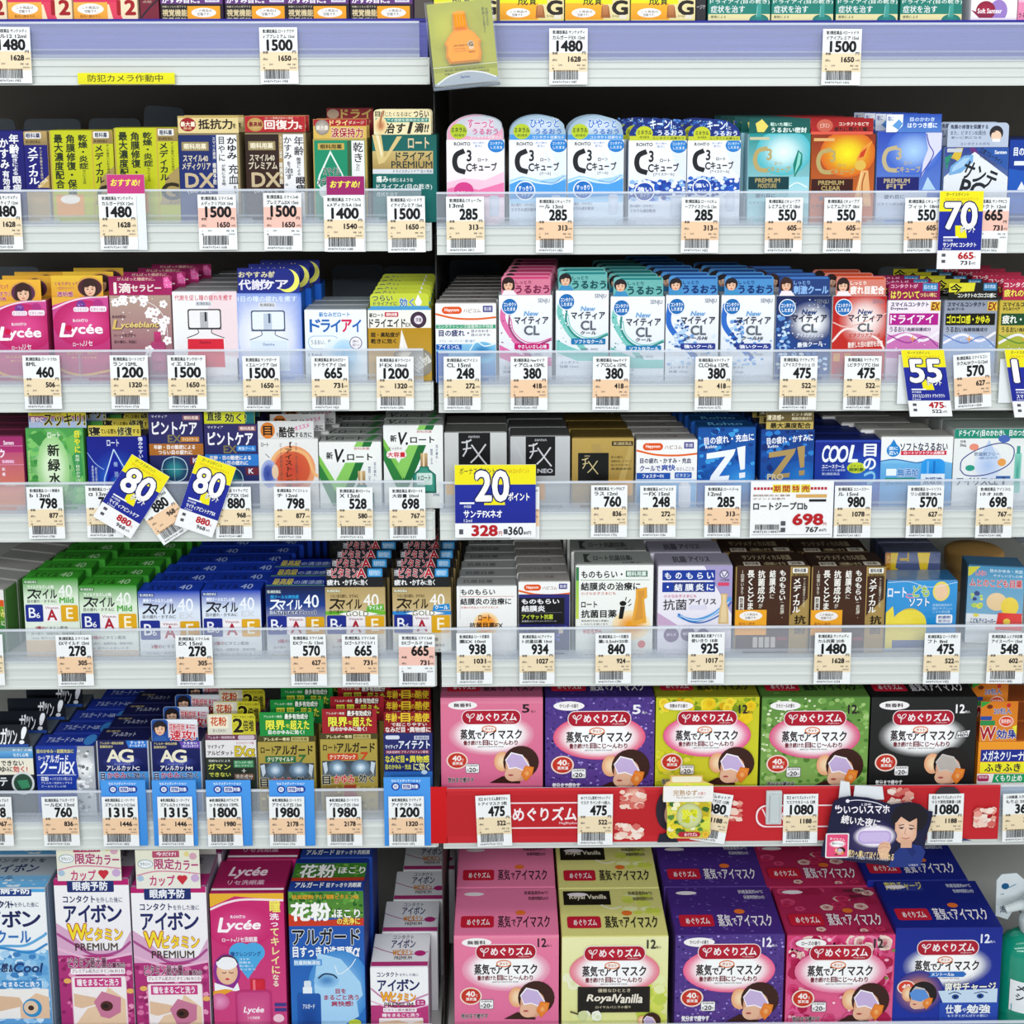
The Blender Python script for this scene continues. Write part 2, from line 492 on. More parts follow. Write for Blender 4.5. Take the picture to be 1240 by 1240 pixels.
tag(solid('floor', 'board', None, (-3, -4, -.05, 3, .45, 0)), 'pale shop floor in front of the shelves', kind='structure')

# ------------------------------------------------------------------ cartons
CART = []       # (row, px centre, short description) for the tags' labels
NTH = ['', 'second', 'third', 'fourth', 'fifth', 'sixth', 'seventh', 'eighth', 'ninth']
def outline(kind, x0, y0, x1, y1):
    """header outline in crop units, clockwise from the lower left"""
    if kind == 'r': return [(x0, y1), (x0, y0), (x1, y0), (x1, y1)]
    P_ = [(x0, y1)]
    if kind == 'o':
        r = (x1-x0)*.07
        P_ += [(x0+r-r*math.cos(a), y0+r-r*math.sin(a)) for a in [k*math.pi/10 for k in range(6)]]
        P_ += [(x1-r+r*math.sin(a), y0+r-r*math.cos(a)) for a in [k*math.pi/10 for k in range(6)]]
    else:       # dome
        cx, rx = (x0+x1)/2, (x1-x0)/2
        P_ += [(cx-rx*math.cos(a), y1-(y1-y0)*(.25+.75*math.sin(a))) for a in [k*math.pi/18 for k in range(19)]]
    return P_ + [(x1, y1)]

def carton(row, c, x0, yt, x1, short, art, base='f4f4f4', top=None, side=None, depth=26, n=1, head=None, name='eye_drop_carton', cat='eye drop box',
           mat='card', Y=.010, dx=0.0, rot=0.0, gap=1.0, tmpl=None, hdx=0.0, grp=None, lean=0.0, up=0.0):
    """art: lines in crop units; '@top' switches to percent of the top face (y grows to the front), '@head' to the header card"""
    bay = 0 if P(c, (x0+x1)/2, 0)[0] < 530 else 1
    z0 = SH[row][bay]+.0005+up + ({0: RAILH[bay]}[0] if row == 0 else 0)
    a, b = at(*P(c, x0, yt), Y), at(*P(c, x1, yt), Y)
    W_, H_, D_ = b.x-a.x, (a.z+b.z)/2-z0, depth/1000
    cxw = (a.x+b.x)/2
    py = proj((cxw, Y, z0))[1]
    yb = (py-OY[c[0]])/Q
    parts = {'front': [], 'top': [], 'head': []}
    cur = 'front'
    for ln in art.strip().split('\n'):
        ln = ln.strip()
        if ln.startswith('@'): cur = ln[1:]
        else: parts[cur].append(ln)
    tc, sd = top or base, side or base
    hh = head and (head[-1] if isinstance(head[-1], str) and len(head[-1]) == 6 else 'ffffff')
    # the body: a folded carton with worn edges, tuck lid and seams
    bm = bmesh.new()
    box_bm(bm, -W_/2, 0, 0, W_/2, D_, H_, bev=.0007)
    box_bm(bm, -W_/2+.0012, .0016, H_-.0002, W_/2-.0012, D_-.0010, H_+.00025)
    for s_ in (-1, 1):   # glue flap standing a hair proud on each side
        xx = s_*W_/2
        box_bm(bm, min(xx, xx+s_*.0002), D_*.12, .002, max(xx, xx+s_*.0002), D_-.0012, H_-.002)
    me = bpy.data.meshes.new(name); bm.to_mesh(me); bm.free()
    paint(me, lambda nn, cc: tc if nn.z > .5 else (base if nn.y < -.5 else sd))  # many lid and side colours, grey on white cartons, hold painted shade
    root = link(name, me, None, mat)
    root.location = (cxw, Y, z0)
    root.rotation_euler = (-math.radians(lean), 0, math.radians(rot))
    kx, kz = W_/(x1-x0), H_/(yb-yt)
    pm = 'card' if mat == 'card' else mat
    if tmpl:        # a shared design in thousandths of the face width
        f = (x1-x0)/1000
        A = Art((f, f, x0, yt)).run('\n'.join(parts['front']))
    else: A = Art().run('\n'.join(parts['front']))
    A.obj('front_print', lambda X, Yy, L: np.stack([(X-x0)*kx-W_/2, -L, H_-(Yy-yt)*kz], 1), root, pm, clip=(x0+.5, yt+1.2, x1-.5, yb-1))
    keep = [root]
    if parts['top']:
        T = Art().run('\n'.join(parts['top']))
        keep.append(T.obj('lid_lettering', lambda X, Yy, L: np.stack([X/100*W_-W_/2, D_*(1-Yy/100), H_+.0003+L*2], 1), root, pm, clip=(1, 3, 99, 96)))
    if head:
        kind, hx0, hy0, hx1, hy1 = head[:5]
        hy = .0006
        pts = [((x-x0)*kx-W_/2, H_-(y-yt)*kz) for x, y in outline(kind, hx0, hy0, hx1, hy1)]
        hc = prism('header_card', [(x, z) for x, z in pts], hy-.0014 if hy1 > yt+1 else hy, hy+.0004 if hy1 <= yt+1 else -.0006, 'card' if mat != 'foil' else 'card', root, hh)
        yy = (hy if hy1 <= yt+1 else hy-.0014)
        hd_art = [l for l in parts['head'] if l]
        if kind != 'r' and hd_art and hd_art[0][:2] == 'r ':     # the ground colour takes the card's own outline
            q_ = hd_art[0].split()
            O_ = outline(kind, hx0, hy0, hx1, hy1); cxh, cyh = (hx0+hx1)/2, (hy0+hy1)/2
            hd_art[0] = 'p ' + q_[5] + ' ' + ' '.join(f'{cxh+(x-cxh)*.985:.1f} {cyh+(y-cyh)*.985:.1f}' for x, y in O_)
        hp = Art().run('\n'.join(hd_art)).obj('header_print', lambda X, Yy, L: np.stack([(X-x0)*kx-W_/2, yy-L, H_-(Yy-yt)*kz], 1), hc, pm, clip=(min(p[0] for p in outline(kind, hx0, hy0, hx1, hy1))+1, hy0+1, hx1-1, hy1))
        keep.append(hc)
    g = grp or ('eye mask cartons on the lower shelves' if 'mask' in name else 'eye care cartons on the shelves')
    tag(root, short, cat, g)
    CART.append((row, P(c, (x0+x1)/2, 0)[0], short))
    for k in range(1, n):
        q = root.copy(); COL.objects.link(q)
        q.location = (cxw+k*dx/1000 + rnd.uniform(-.5, .5)/1000, Y+k*(D_+gap/1000), z0)
        q['label'] = f'{NTH[k]} box back behind the ' + short
        for ch in keep[1:]:
            if ch is None: continue
            c2 = ch.copy(); COL.objects.link(c2); c2.parent = q
            for g_ in ch.children:
                c3 = g_.copy(); COL.objects.link(c3); c3.parent = c2
    return root
RAILH = [at(300, 24).z-at(300, 69.8).z, at(900, 26).z-at(900, 73).z]
# ------------------------------------------------------------------ top shelf
STK = lambda x0, y0, x1, y1: f"""
r {x0} {y0} {x1} {y1} f2a01c
e {(x0+x1)/2} {y0+(y1-y0)*.5} {(x1-x0)*.38} {(y1-y0)*.36} f6f2ee
t {x0+(x1-x0)*.25} {y0+(y1-y0)*.24} {x1-(x1-x0)*.25} {y0+(y1-y0)*.45} 33241a この商品は
t {x0+(x1-x0)*.3} {y0+(y1-y0)*.5} {x1-(x1-x0)*.3} {y0+(y1-y0)*.72} 33241a 空箱です。"""
for x0, x1, sh in ((-285, 20, 'pink 12 box at the left end of the top shelf'), (26, 328, 'left whole pink box with red 12 on cream'), (336, 637, 'pink box with red 12 beside the narrow maroon box')):
    carton(0, 'a0', x0, -140, x1, sh, f"""
r {x0} -140 {x1} 90 f4dcb8
r {x0} -140 {x0+215} 20 e0345c d8305a
r {x0} 10 {x0+160} 90 f2b04c f0a030
p e0405c {x0+165} 10 {x0+200} 10 {x0+230} 90 {x0+185} 90
x {x0+208} 2 {x0+290} 68 a0101c 12
e {x0+80} 42 62 26 f6f2ee
t {x0+40} 28 {x0+120} 42 33241a この商品は
t {x0+52} 46 {x0+112} 60 33241a 空箱です。
t {x0+30} 70 {x0+130} 84 8a4a20 取付入荷中です。
""", base='f1d8b4', top='c03a50', depth=28)
carton(0, 'a0', 650, -140, 738, 'narrow maroon box between the 12 box and the purple boxes', """
r 650 -140 738 90 5c1428 7c1c34
t 662 2 705 14 c0a090 点眼
l 8 201428 650 88 690 40 738 -5
""", base='5c1428', depth=40)
for c, x0, sh in (('a0', 746, 'purple and black box just right of the maroon one'), ('a0', 1050, 'purple and black eye care box above the 1500 tag'), ('a1', 178, 'purple and black eye care box third from the maroon one'), ('a1', 478, 'purple and black eye care box nearest the bottle plaque')):
    x1 = x0+293
    carton(0, c, x0, -140, x1, sh, f"""
r {x0} -140 {x1} 18 6a3c86 5f3579
r {x0} 18 {x1} 90 20181c
b {x0+8} -12 {x0+185} 14 f4eef4 かすみ目に。
r {x0+210} -30 {x0+278} 10 d8d4e4
t {x0+218} -10 {x0+270} 4 6a3c86 点眼薬
t {x0+8} 26 {x0+120} 36 cfc2a6 年齢とともに低下する
b {x0+8} 44 {x0+124} 76 d9c79a 視覚機能
b {x0+8} 82 {x0+120} 92 d9c79a 改善成分
""" + STK(x0+126, 28, x0+280, 90), base='50306a', depth=28)
for c, x0, x1, sh in (('a1', 872, 1166, 'lime yellow G box standing behind the bottle plaque'), ('a2', 20, 322, 'lime yellow G box just right of the bottle plaque'), ('a2', 328, 632, 'lime yellow G box above the 1480 tag'), ('a2', 638, 941, 'lime yellow G box next to the narrow dark box')):
    carton(0, c, x0, -140, x1, sh, f"""
r {x0} -140 {x1} 90 e8d9a0
r {x0} -140 {x0+222} 20 dcea1e e6e418
r {x0} 14 {x0+180} 92 f2b428 ef9c1c
t {x0+84} -18 {x0+132} 24 222014 成
b {x0+140} -14 {x0+170} 22 3a381e 負
p a06030 {x0+172} 28 {x0+205} 28 {x0+214} 84 {x0+168} 84
r {x0+176} 22 {x0+202} 70 c98a58 b06c38
x {x0+224} 4 {x0+292} 68 201810 G
b {x0+222} 70 {x0+256} 80 4a3520 ローション
o {x0+256} 70 {x0+288} 90 3 e8e0cc
e {x0+86} 60 56 22 f6f2ee
t {x0+48} 48 {x0+128} 60 33241a この商品は
t {x0+58} 63 {x0+112} 76 33241a 空箱です。
""", base='e6dc70', depth=28)
carton(0, 'a2', 945, -140, 990, 'narrow dark box between the yellow and the teal boxes', """
r 945 -140 990 90 28262c
t 948 22 988 42 c8c8c8 ージケ
""", base='28262c', depth=40)
for c, x0, x1, sh in (('a2', 1002, 1294, 'leftmost teal dry eye box on the top shelf'), ('a3', 60, 352, 'second teal dry eye box on the top shelf'), ('a3', 364, 656, 'teal dry eye box above and right of the 1500 tag'), ('a3', 668, 958, 'teal dry eye box beside the white and pink one')):
    carton(0, c, x0, -140, x1, sh, f"""
r {x0} -140 {x1} 66 126e62 1c8072
r {x0} 66 {x1} 96 e6dca4
t {x0+8} -2 {x0+288} 20 eef4ee ドライアイ(目の乾き)
t {x0+12} 26 {x0+172} 60 f2f6f2 症状を治す
t {x0+12} 72 {x0+84} 86 3a4a40 摩擦による
e {x0+240} 96 46 30 2a8f84 1c7468
r {x0+228} 20 {x0+250} 80 3e9c92
l 3 8cc8c0 {x0+232} 30 {x0+228} 80
""", base='16786a', depth=28)
carton(0, 'a3', 1000, -140, 1218, 'white box with overlapping maroon and purple ovals', """
r 1000 -140 1218 96 f4eef2
e 1130 50 42 52 9a7cc4
e 1070 50 46 46 b01c44 8c1838
p 8c2048 1000 46 1060 66 1110 60 1100 80 1040 84
b 1032 40 1146 62 f6eef4 Soft Santear
r 1000 84 1218 96 e8dce8
""", base='f0e8ee', depth=28)
carton(0, 'a3', 1222, -140, 1460, 'pink box at the right end of the top shelf', """
r 1222 -140 1460 96 e88ab0
r 1222 -140 1460 10 f0b8d0
b 1226 60 1300 82 5c2038 うるおい
""", base='e88ab0', depth=28)

# ------------------------------------------------------------------ second shelf, left bay
carton(1, 'a0', -64, 615, 106, 'navy box with white column lettering at the left end', """
r -64 615 106 900 1d1c72 191866
v 40 630 84 720 f2f2f4 年齢
v 48 722 76 820 e8e8f0 乾きによる
v 46 826 86 900 f2f2f4 眼疲
v -6 650 34 790 f2f2f4 かすみ
v 0 800 32 900 f2f2f4 有効成
v -14 640 -4 700 d8d8e4 目の
""", base='1c1a6c', depth=27)
carton(1, 'a0', 108, 617, 218, 'narrow gold-topped navy box with column lettering', """
r 108 617 218 900 1d1b74
r 108 617 218 680 b79a62 8f7a50
o 116 622 190 650 4 f0f0f0
b 120 625 186 647 1a1a50 眼科薬
t 118 658 186 672 40351c 第2類医薬品
v 124 690 172 862 f6f6f8 メディカル
u 180 690 192 840 d0c8a8 サンテ年齢をみる成分
p c0a060 218 820 160 880 218 880
z 160 850 215 866 -40 f0e4c0 ACTIVE
""", base='b8a070', depth=27)
YEL = lambda x0, x1, yt, sh, n: carton(1, 'a0', x0, yt, x1, sh, f"""
r {x0} {yt} {x1} 1100 c3c81e babf18
r {x0} {yt} {x0+8} 1100 b9a24e
r {x0+198} {yt} {x0+204} 1100 c8a840
p a89058 {x1-60} 830 {x1} 780 {x1} 960 {x1-96} 960
r {x0+204} {yt} {x1} {yt+62} a88e54 8f7848
o {x0+208} {yt+6} {x1-18} {yt+36} 4 f2f2ea
b {x0+216} {yt+10} {x1-26} {yt+33} 1e2a50 眼科薬
t {x0+210} {yt+44} {x1-26} {yt+56} 3a3014 第2類医薬品
v {x0+136} {yt+20} {x0+178} {yt+180} 24301a 乾燥・炎症
u {x0+150} {yt+184} {x0+166} {yt+250} 34401a などによる目
v {x0+78} {yt+20} {x0+120} {yt+310} 24301a 角膜修復・保護
v {x0+22} {yt+20} {x0+62} {yt+270} 24301a 最大濃度配合
v {x0+212} {yt+70} {x0+252} {yt+245} 1c2416 メディカル
u {x0+266} {yt+66} {x0+280} {yt+200} 2a3018 サンテ目をいたわる成分
b {x0+216} {yt+258} {x0+296} {yt+335} 2c2414 G
t {x0+250} {yt+340} {x0+296} {yt+356} 8a7440 EX
o {x0+20} {yt+300} {x0+150} {yt+400} 6 e8a040
e {x0+86} {yt+322} 46 22 f4f0ea
""", base='c8ce28', top='9a9a1c', side='a8902e', depth=28, n=n)
YEL(228, 527, 612, 'lime yellow box with black columns beside the navy box', 1)
YEL(532, 832, 600, 'lime yellow box with black columns beside the DX box', 1)
def DX(c, x0, yt, short, col, col2, word, l1, l2, ht, hcol, htxt, cols):
    x1 = x0+285
    carton(1, c, x0, yt, x1, short, f"""
r {x0} {yt} {x1} 1100 {col} {col2}
r {x0} {yt} {x1} {yt+8} 8a7a58
r {x0+178} {yt+8} {x0+274} 1100 eeeef0
r {x0+158} {yt+8} {x0+176} {yt+240} {cols}
r {x0+274} {yt} {x1} 1100 9a8a60
o {x0+14} {yt+40} {x0+142} {yt+82} 3 b8a878 8e7e56
o {x0+18} {yt+44} {x0+138} {yt+78} 2 9c8c64
b {x0+26} {yt+48} {x0+130} {yt+74} f2e8cc 眼科用薬
b {x0+20} {yt+102} {x0+136} {yt+132} d8ccb4 {l1}
b {x0+14} {yt+136} {x0+148} {yt+170} d8ccb4 {l2}
b {x0+28} {yt+188} {x0+160} {yt+252} c8b490 DX
t {x0+34} {yt+262} {x0+150} {yt+284} d8d8e0 {{B6 A E
v {x0+158} {yt+140} {x0+174} {yt+240} e8e4d8 眼病予防
u {x0+160} {yt+20} {x0+174} {yt+120} e8e4d8 スマイル最高
{word}
@head
r {ht[0]-10} {ht[1]} {ht[2]+20} {ht[3]} {hcol}
{htxt}
""", base='8a7c5c', top='4a4030', depth=28, n=2, head=('r', *ht, 'cdb878'))
DX('a0', 835, 625, 'navy DX box with white side band and gold header', '17265e', '1b2f7c', """v 1064 645 1108 745 1c1c24 かゆみ
u 1066 770 1112 862 1c1c24 充血
u 1088 870 1104 905 1c1c24 を
u 1022 642 1052 755 1c1c24 目やに
u 1034 770 1052 870 1c1c24 が気になる時""", 'スマイル40', 'メディクリア', (835, 545, 1120, 625), 'e2cd92', """
e 882 585 38 32 9c1420
b 848 572 916 594 f4ead0 最大量
t 862 598 900 608 f0d8a0 配合
b 932 560 1090 606 241c14 抵抗力
b 1092 580 1108 602 3a2c1c を
r 835 547 1120 553 b89848""", '20387c')
DX('a1', -14, 622, 'dark brown DX box with red header', '2a1712', '3a1e14', """u 216 640 260 728 1c1c24 年齢
u 226 738 246 822 1c1c24 酷使による
v 220 830 264 900 1c1c24 眼疲
u 168 642 204 745 1c1c24 かすみ
u 180 756 198 780 1c1c24 を
u 170 785 208 870 1c1c24 治す。""", 'スマイル40', 'プレミアム', (-14, 545, 270, 620), 'b01c24', """
e 36 585 38 32 d8b878 b48c48
b 6 572 68 594 7a1418 最高峰
b 80 564 236 606 f6e8e0 回復力
b 238 588 256 604 f6e8e0 を
s 160 548 268 618 16 3 f0c0a0 ff9080
t 84 550 214 560 f0c8b0 ロート製薬が認めた濃度""", 'a88c58')
carton(1, 'a1', 305, 650, 558, 'green drop box with gold frame and red and gold header', """
r 305 650 558 1100 148a64 1a9470
r 305 650 558 658 b49a50
r 548 650 558 1100 b49a50
r 305 650 311 1100 b49a50
r 486 660 546 1100 efefee
r 466 660 484 1100 3a5a3a
o 328 672 452 702 2 c8a850
b 340 677 440 698 3a3010 眼科用薬
p e6f2ec 386 705 330 820 320 860 340 890 430 890 460 860 440 810
p 188a68 386 722 338 822 328 858 344 884 426 884 450 856 434 812
k 350 786 428 820 101010 ffffff スマイル
k 322 834 360 868 101010 ffffff メデ
e 390 900 60 40 f0f6f4
u 494 668 540 760 1c1c24 乾き
u 506 768 524 800 1c1c24 などに
l 3 b01c24 500 840 540 838
@head
r 308 560 560 592 a81c28
r 308 592 560 650 d8b458
b 386 566 470 588 f4d890 ドライ
t 474 568 546 584 f0e4c8 ダメージ
k 392 600 540 646 a01828 fff0d8 涙保持力
e 350 598 34 36 c8c0b8 8c8074
b 322 590 378 610 e8e0d0 最大量
""", base='a89850', depth=28, n=2, head=('r', 308, 560, 558, 650, 'd0b060'))
carton(1, 'a1', 372, 600, 590, 'deeper red headed box behind the green drop box', """
r 372 600 590 1000 8a2a20
@head
r 372 508 590 600 8a1820
e 402 535 28 22 b49a80
b 440 514 580 556 c8a858 ドライ
t 380 562 580 590 c08a50 ダメージケア
""", base='7a2420', depth=28, Y=.070, head=('r', 372, 508, 590, 602, '8a2020'))
carton(1, 'a1', 583, 632, 885, 'dark teal and gold big V box with cream header', """
r 583 632 885 1100 0c5e58 0a6a66
r 583 708 868 792 c8b070 a88c50
p d8c080 583 632 626 632 640 740 700 640 724 640 640 760 612 770
p ece0b8 600 632 614 632 632 720 626 740
k 752 645 850 695 d8c8a0 0c4a48 ロート
b 694 714 862 752 14302e ドライアイ
t 672 756 864 788 14302e PREMIUM
r 583 792 868 814 d8dce0
t 680 796 864 810 2a3a4a ドライスポットケア 目の充血
b 600 824 655 854 eef4f0 痛み
t 660 834 772 852 e8f0ec を感じるような
t 600 862 862 890 eef4f0 ドライアイ(目の乾き)
t 600 900 700 920 e0ecea 症状を治す
@head
r 592 515 862 630 f0e2b4
b 600 524 622 548 3a2c14 目
t 626 526 770 548 3a2c14 閉じたくなるほど
k 780 520 850 552 1c1c24 f0e2b4 つらい
r 600 554 850 574 2c8a7c
t 604 557 846 571 f0f0e0 ドライアイ症状を根本から治す
i 642 578 740 626 1c1810 治す
i 744 574 780 626 1c1810 1
i 782 578 850 622 1c1810 滴!!
g 625 590 30 40 .1 c07040 f0d8a0
l 10 b07850 640 520 625 560 622 600
""", base='0c5a56', top='083c3a', depth=28, n=2, head=('o', 592, 515, 860, 632, 'f0e2b4'))

# ------------------------------------------------------------------ second shelf, right bay
def cube(c, x0, yt, x1, sh, hue, hd, deco, body2, n=3, dx=0, htop=None, hs='d'):
    s_ = (x1-x0)/272
    X = lambda v: x0+v*s_
    Y_ = lambda v: yt+v*s_
    carton(1, c, x0, yt, x1, sh, f"""
r {x0} {yt} {x1} {yt+420} f4f5f7 {body2}
p {hd[2]} {X(272)} {Y_(60)} {X(190)} {Y_(20)} {X(230)} {Y_(150)} {X(272)} {Y_(190)}
b {X(36)} {Y_(12)} {X(112)} {Y_(28)} 26262e ROHTO
t {X(126)} {Y_(10)} {X(180)} {Y_(20)} 5a7ac0 目の疲れ
t {X(134)} {Y_(24)} {X(170)} {Y_(36)} 5a7ac0 乾きに
e {X(234)} {Y_(26)} {40*s_} {34*s_} 2c8ed8 1a78c8
r {X(196)} {Y_(0)} {X(272)} {Y_(2)} f4f5f7
t {X(204)} {Y_(10)} {X(264)} {Y_(24)} f4faff コンタクト
t {X(208)} {Y_(30)} {X(262)} {Y_(44)} f4faff したまま
l {24*s_} 1c1c22 {X(84)} {Y_(52)} {X(48)} {Y_(70)} {X(38)} {Y_(104)} {X(50)} {Y_(138)} {X(88)} {Y_(152)}
b {X(96)} {Y_(50)} {X(116)} {Y_(100)} 1c1c22 3
b {X(148)} {Y_(86)} {X(194)} {Y_(102)} 1c1c22 ロート
b {X(92)} {Y_(112)} {X(117)} {Y_(148)} 1c1c22 C
b {X(120)} {Y_(108)} {X(236)} {Y_(146)} 1c1c22 キューブ
{deco(X, Y_, s_)}
t {X(10)} {Y_(300)} {X(120)} {Y_(314)} 5a6a8a 目の疲れ・かわきに
t {X(10)} {Y_(322)} {X(130)} {Y_(338)} 5a6a8a ミネラル成分配合
o {X(200)} {Y_(262)} {X(246)} {Y_(360)} {12*s_} dfe6f2 cfd9ea
@head
{hd[0](X, Y_)}
""", base='eef0f4', top='b8c4cc', side='9fb4c8', depth=27, n=n, dx=dx, head=(hs, x0+2, yt+(htop or -112), x1-4, yt+1, hue))
CIRC = lambda X, Y_, s_, t1, t2, c='1c70c4': f"""
e {X(76)} {Y_(240)} {48*s_} {46*s_} ffffff
e {X(76)} {Y_(240)} {43*s_} {41*s_} {c}
b {X(44)} {Y_(218)} {X(108)} {Y_(240)} f4f8ff {t1}
t {X(56)} {Y_(250)} {X(98)} {Y_(266)} f4f8ff {t2}"""
cube('a1', 932, 655, 1204, 'white and pink contact lens drop box with pink domed header', 'c8d2dc', (lambda X, Y_: f"""
r {X(2)} {Y_(-24)} {X(270)} {Y_(2)} e8a8c0
g {X(150)} {Y_(-60)} 110 48 .3 e8d8e2 c8d2dc
k {X(100)} {Y_(-96)} {X(222)} {Y_(-54)} d868a0 ffffff すーっと
b {X(124)} {Y_(-50)} {X(242)} {Y_(-24)} d05c94 うるおう
t {X(110)} {Y_(-18)} {X(260)} {Y_(-4)} f6f2f4 コンタクト目薬なら
e {X(58)} {Y_(-38)} 40 36 b8cc28
b {X(24)} {Y_(-56)} {X(94)} {Y_(-34)} 1c3a2c ミネラル
t {X(36)} {Y_(-26)} {X(84)} {Y_(-14)} 1c3a2c 成分配合""", 0, 'f2eef4'),
     lambda X, Y_, s_: f"""
p f6c8dc {X(2)} {Y_(200)} {X(80)} {Y_(180)} {X(180)} {Y_(190)} {X(270)} {Y_(150)} {X(270)} {Y_(250)} {X(2)} {Y_(260)}
p ec7cae {X(2)} {Y_(230)} {X(60)} {Y_(215)} {X(150)} {Y_(235)} {X(270)} {Y_(200)} {X(270)} {Y_(270)} {X(2)} {Y_(270)}
e {X(80)} {Y_(236)} {46*s_} {38*s_} d8408c
b {X(46)} {Y_(240)} {X(112)} {Y_(256)} ffe8f2 やさしい""", 'f6dce8')
WAVE = lambda X, Y_, s_: f"""
t {X(146)} {Y_(152)} {X(196)} {Y_(168)} 1c1c22 [クール]
p a8d4f4 {X(2)} {Y_(190)} {X(60)} {Y_(172)} {X(150)} {Y_(190)} {X(220)} {Y_(180)} {X(270)} {Y_(160)} {X(270)} {Y_(300)} {X(2)} {Y_(300)}
p 4ea0e4 {X(2)} {Y_(210)} {X(50)} {Y_(190)} {X(130)} {Y_(206)} {X(200)} {Y_(214)} {X(270)} {Y_(186)} {X(270)} {Y_(268)} {X(2)} {Y_(280)}
l {5*s_} e8f4fc {X(4)} {Y_(205)} {X(70)} {Y_(184)} {X(150)} {Y_(206)} {X(230)} {Y_(200)} {X(268)} {Y_(160)}
l {3*s_} d8ecfa {X(170)} {Y_(60)} {X(220)} {Y_(160)} {X(268)} {Y_(180)}
l {3*s_} 2c78c8 {X(150)} {Y_(196)} {X(210)} {Y_(204)} {X(262)} {Y_(170)}""" + CIRC(X, Y_, s_, 'すっきり', 'タイプ')
HB = (lambda X, Y_: f"""
g {X(150)} {Y_(-60)} 110 48 .3 c8d8ea 9fb8cc
r {X(2)} {Y_(-24)} {X(270)} {Y_(2)} 4a98dc
k {X(100)} {Y_(-98)} {X(236)} {Y_(-56)} 3878c8 ffffff ひやっと
b {X(124)} {Y_(-50)} {X(246)} {Y_(-26)} 2c6cc0 うるおう
t {X(110)} {Y_(-18)} {X(260)} {Y_(-4)} f2f6fa コンタクト目薬なら
e {X(60)} {Y_(-38)} 40 36 b8cc28
b {X(26)} {Y_(-56)} {X(96)} {Y_(-34)} 1c3a2c ミネラル
t {X(38)} {Y_(-26)} {X(86)} {Y_(-14)} 1c3a2c 成分配合""", 0, 'e4eef8')
cube('a2', 64, 655, 334, 'left white wave box with light blue dome header', '9fb8cc', HB, WAVE, 'd8e8f8')
cube('a2', 338, 655, 603, 'right white wave box with light blue dome header', '9fb8cc', HB, WAVE, 'd8e8f8')
ICE = lambda X, Y_, s_: f"""
t {X(118)} {Y_(152)} {X(214)} {Y_(168)} 1c1c22 [アイスクール]
p 2050b0 {X(2)} {Y_(215)} {X(80)} {Y_(180)} {X(150)} {Y_(200)} {X(270)} {Y_(190)} {X(270)} {Y_(252)} {X(150)} {Y_(262)} {X(2)} {Y_(280)}
s {X(4)} {Y_(180)} {X(268)} {Y_(290)} 90 {15*s_} e8f0fa 2860c8 8cb8ec 1c3ca0 b8d4f4 f4f8fc""" + CIRC(X, Y_, s_, '強い', 'タイプ', '1c48a8')
HI = (lambda X, Y_: f"""
r {X(2)} {Y_(-112)} {X(270)} {Y_(2)} 142c7c 1c4090
s {X(20)} {Y_(-100)} {X(250)} {Y_(-24)} 60 9 2c58b0 183080 5a90d0
r {X(2)} {Y_(-20)} {X(270)} {Y_(2)} c4cc34
b {X(100)} {Y_(-96)} {X(200)} {Y_(-54)} e8f4ff キーン!
t {X(206)} {Y_(-70)} {X(220)} {Y_(-54)} e8f4ff と
b {X(134)} {Y_(-46)} {X(252)} {Y_(-22)} e8f0ff うるおう
t {X(110)} {Y_(-15)} {X(260)} {Y_(-3)} 2c3c1c コンタクト目薬なら
e {X(72)} {Y_(-32)} 40 34 c8d028
b {X(40)} {Y_(-46)} {X(106)} {Y_(-26)} 1c3a2c ミネラル
t {X(50)} {Y_(-20)} {X(96)} {Y_(-8)} 1c3a2c 成分配合""", 0, 'e0e8f4')
cube('a2', 626, 658, 898, 'left ice-cube box with navy and lime dome header', '1c3c8c', HI, ICE, 'dfe8f6', n=3, dx=-9, htop=-100)
cube('a2', 902, 658, 1152, 'right ice-cube box with dome header, beside the teal box', '1c3c8c', HI, ICE, 'dfe8f6', n=3, dx=-7, htop=-98)
def prem(c, x0, yt, x1, sh, g1, g2, plate, w1, w2, head, hd, extra, ct='b8a468', n=4, dx=0):
    X = lambda v: x0+v*(x1-x0)/300
    Y_ = lambda v: yt+v*(x1-x0)/300
    carton(1, c, x0, yt, x1, sh, f"""
r {x0} {yt} {x1} {yt+420} {g1[0]} {g1[1]}
g {X(170)} {Y_(90)} 130 110 .05 {g2[0]} {g2[1]}
{extra(X, Y_)}
l 20 {ct} {X(92)} {Y_(72)} {X(46)} {Y_(86)} {X(32)} {Y_(130)} {X(50)} {Y_(172)} {X(94)} {Y_(180)}
b {X(90)} {Y_(76)} {X(112)} {Y_(128)} {ct} 3
b {X(128)} {Y_(136)} {X(162)} {Y_(154)} {ct} ロート
b {X(90)} {Y_(160)} {X(204)} {Y_(188)} {ct} Cキューブ
r {X(2)} {Y_(210)} {X(200)} {Y_(272)} {plate}
b {X(36)} {Y_(218)} {X(156)} {Y_(238)} {ct} {w1}
b {X(50)} {Y_(244)} {X(140)} {Y_(264)} {ct} {w2}
b {X(40)} {Y_(292)} {X(134)} {Y_(312)} 50607a 疲れ目に
t {X(10)} {Y_(330)} {X(150)} {Y_(342)} 50607a ビタミン成分配合
@head
{hd}
""", base=g1[1], top=g1[0], depth=27, n=n, dx=dx, head=head)
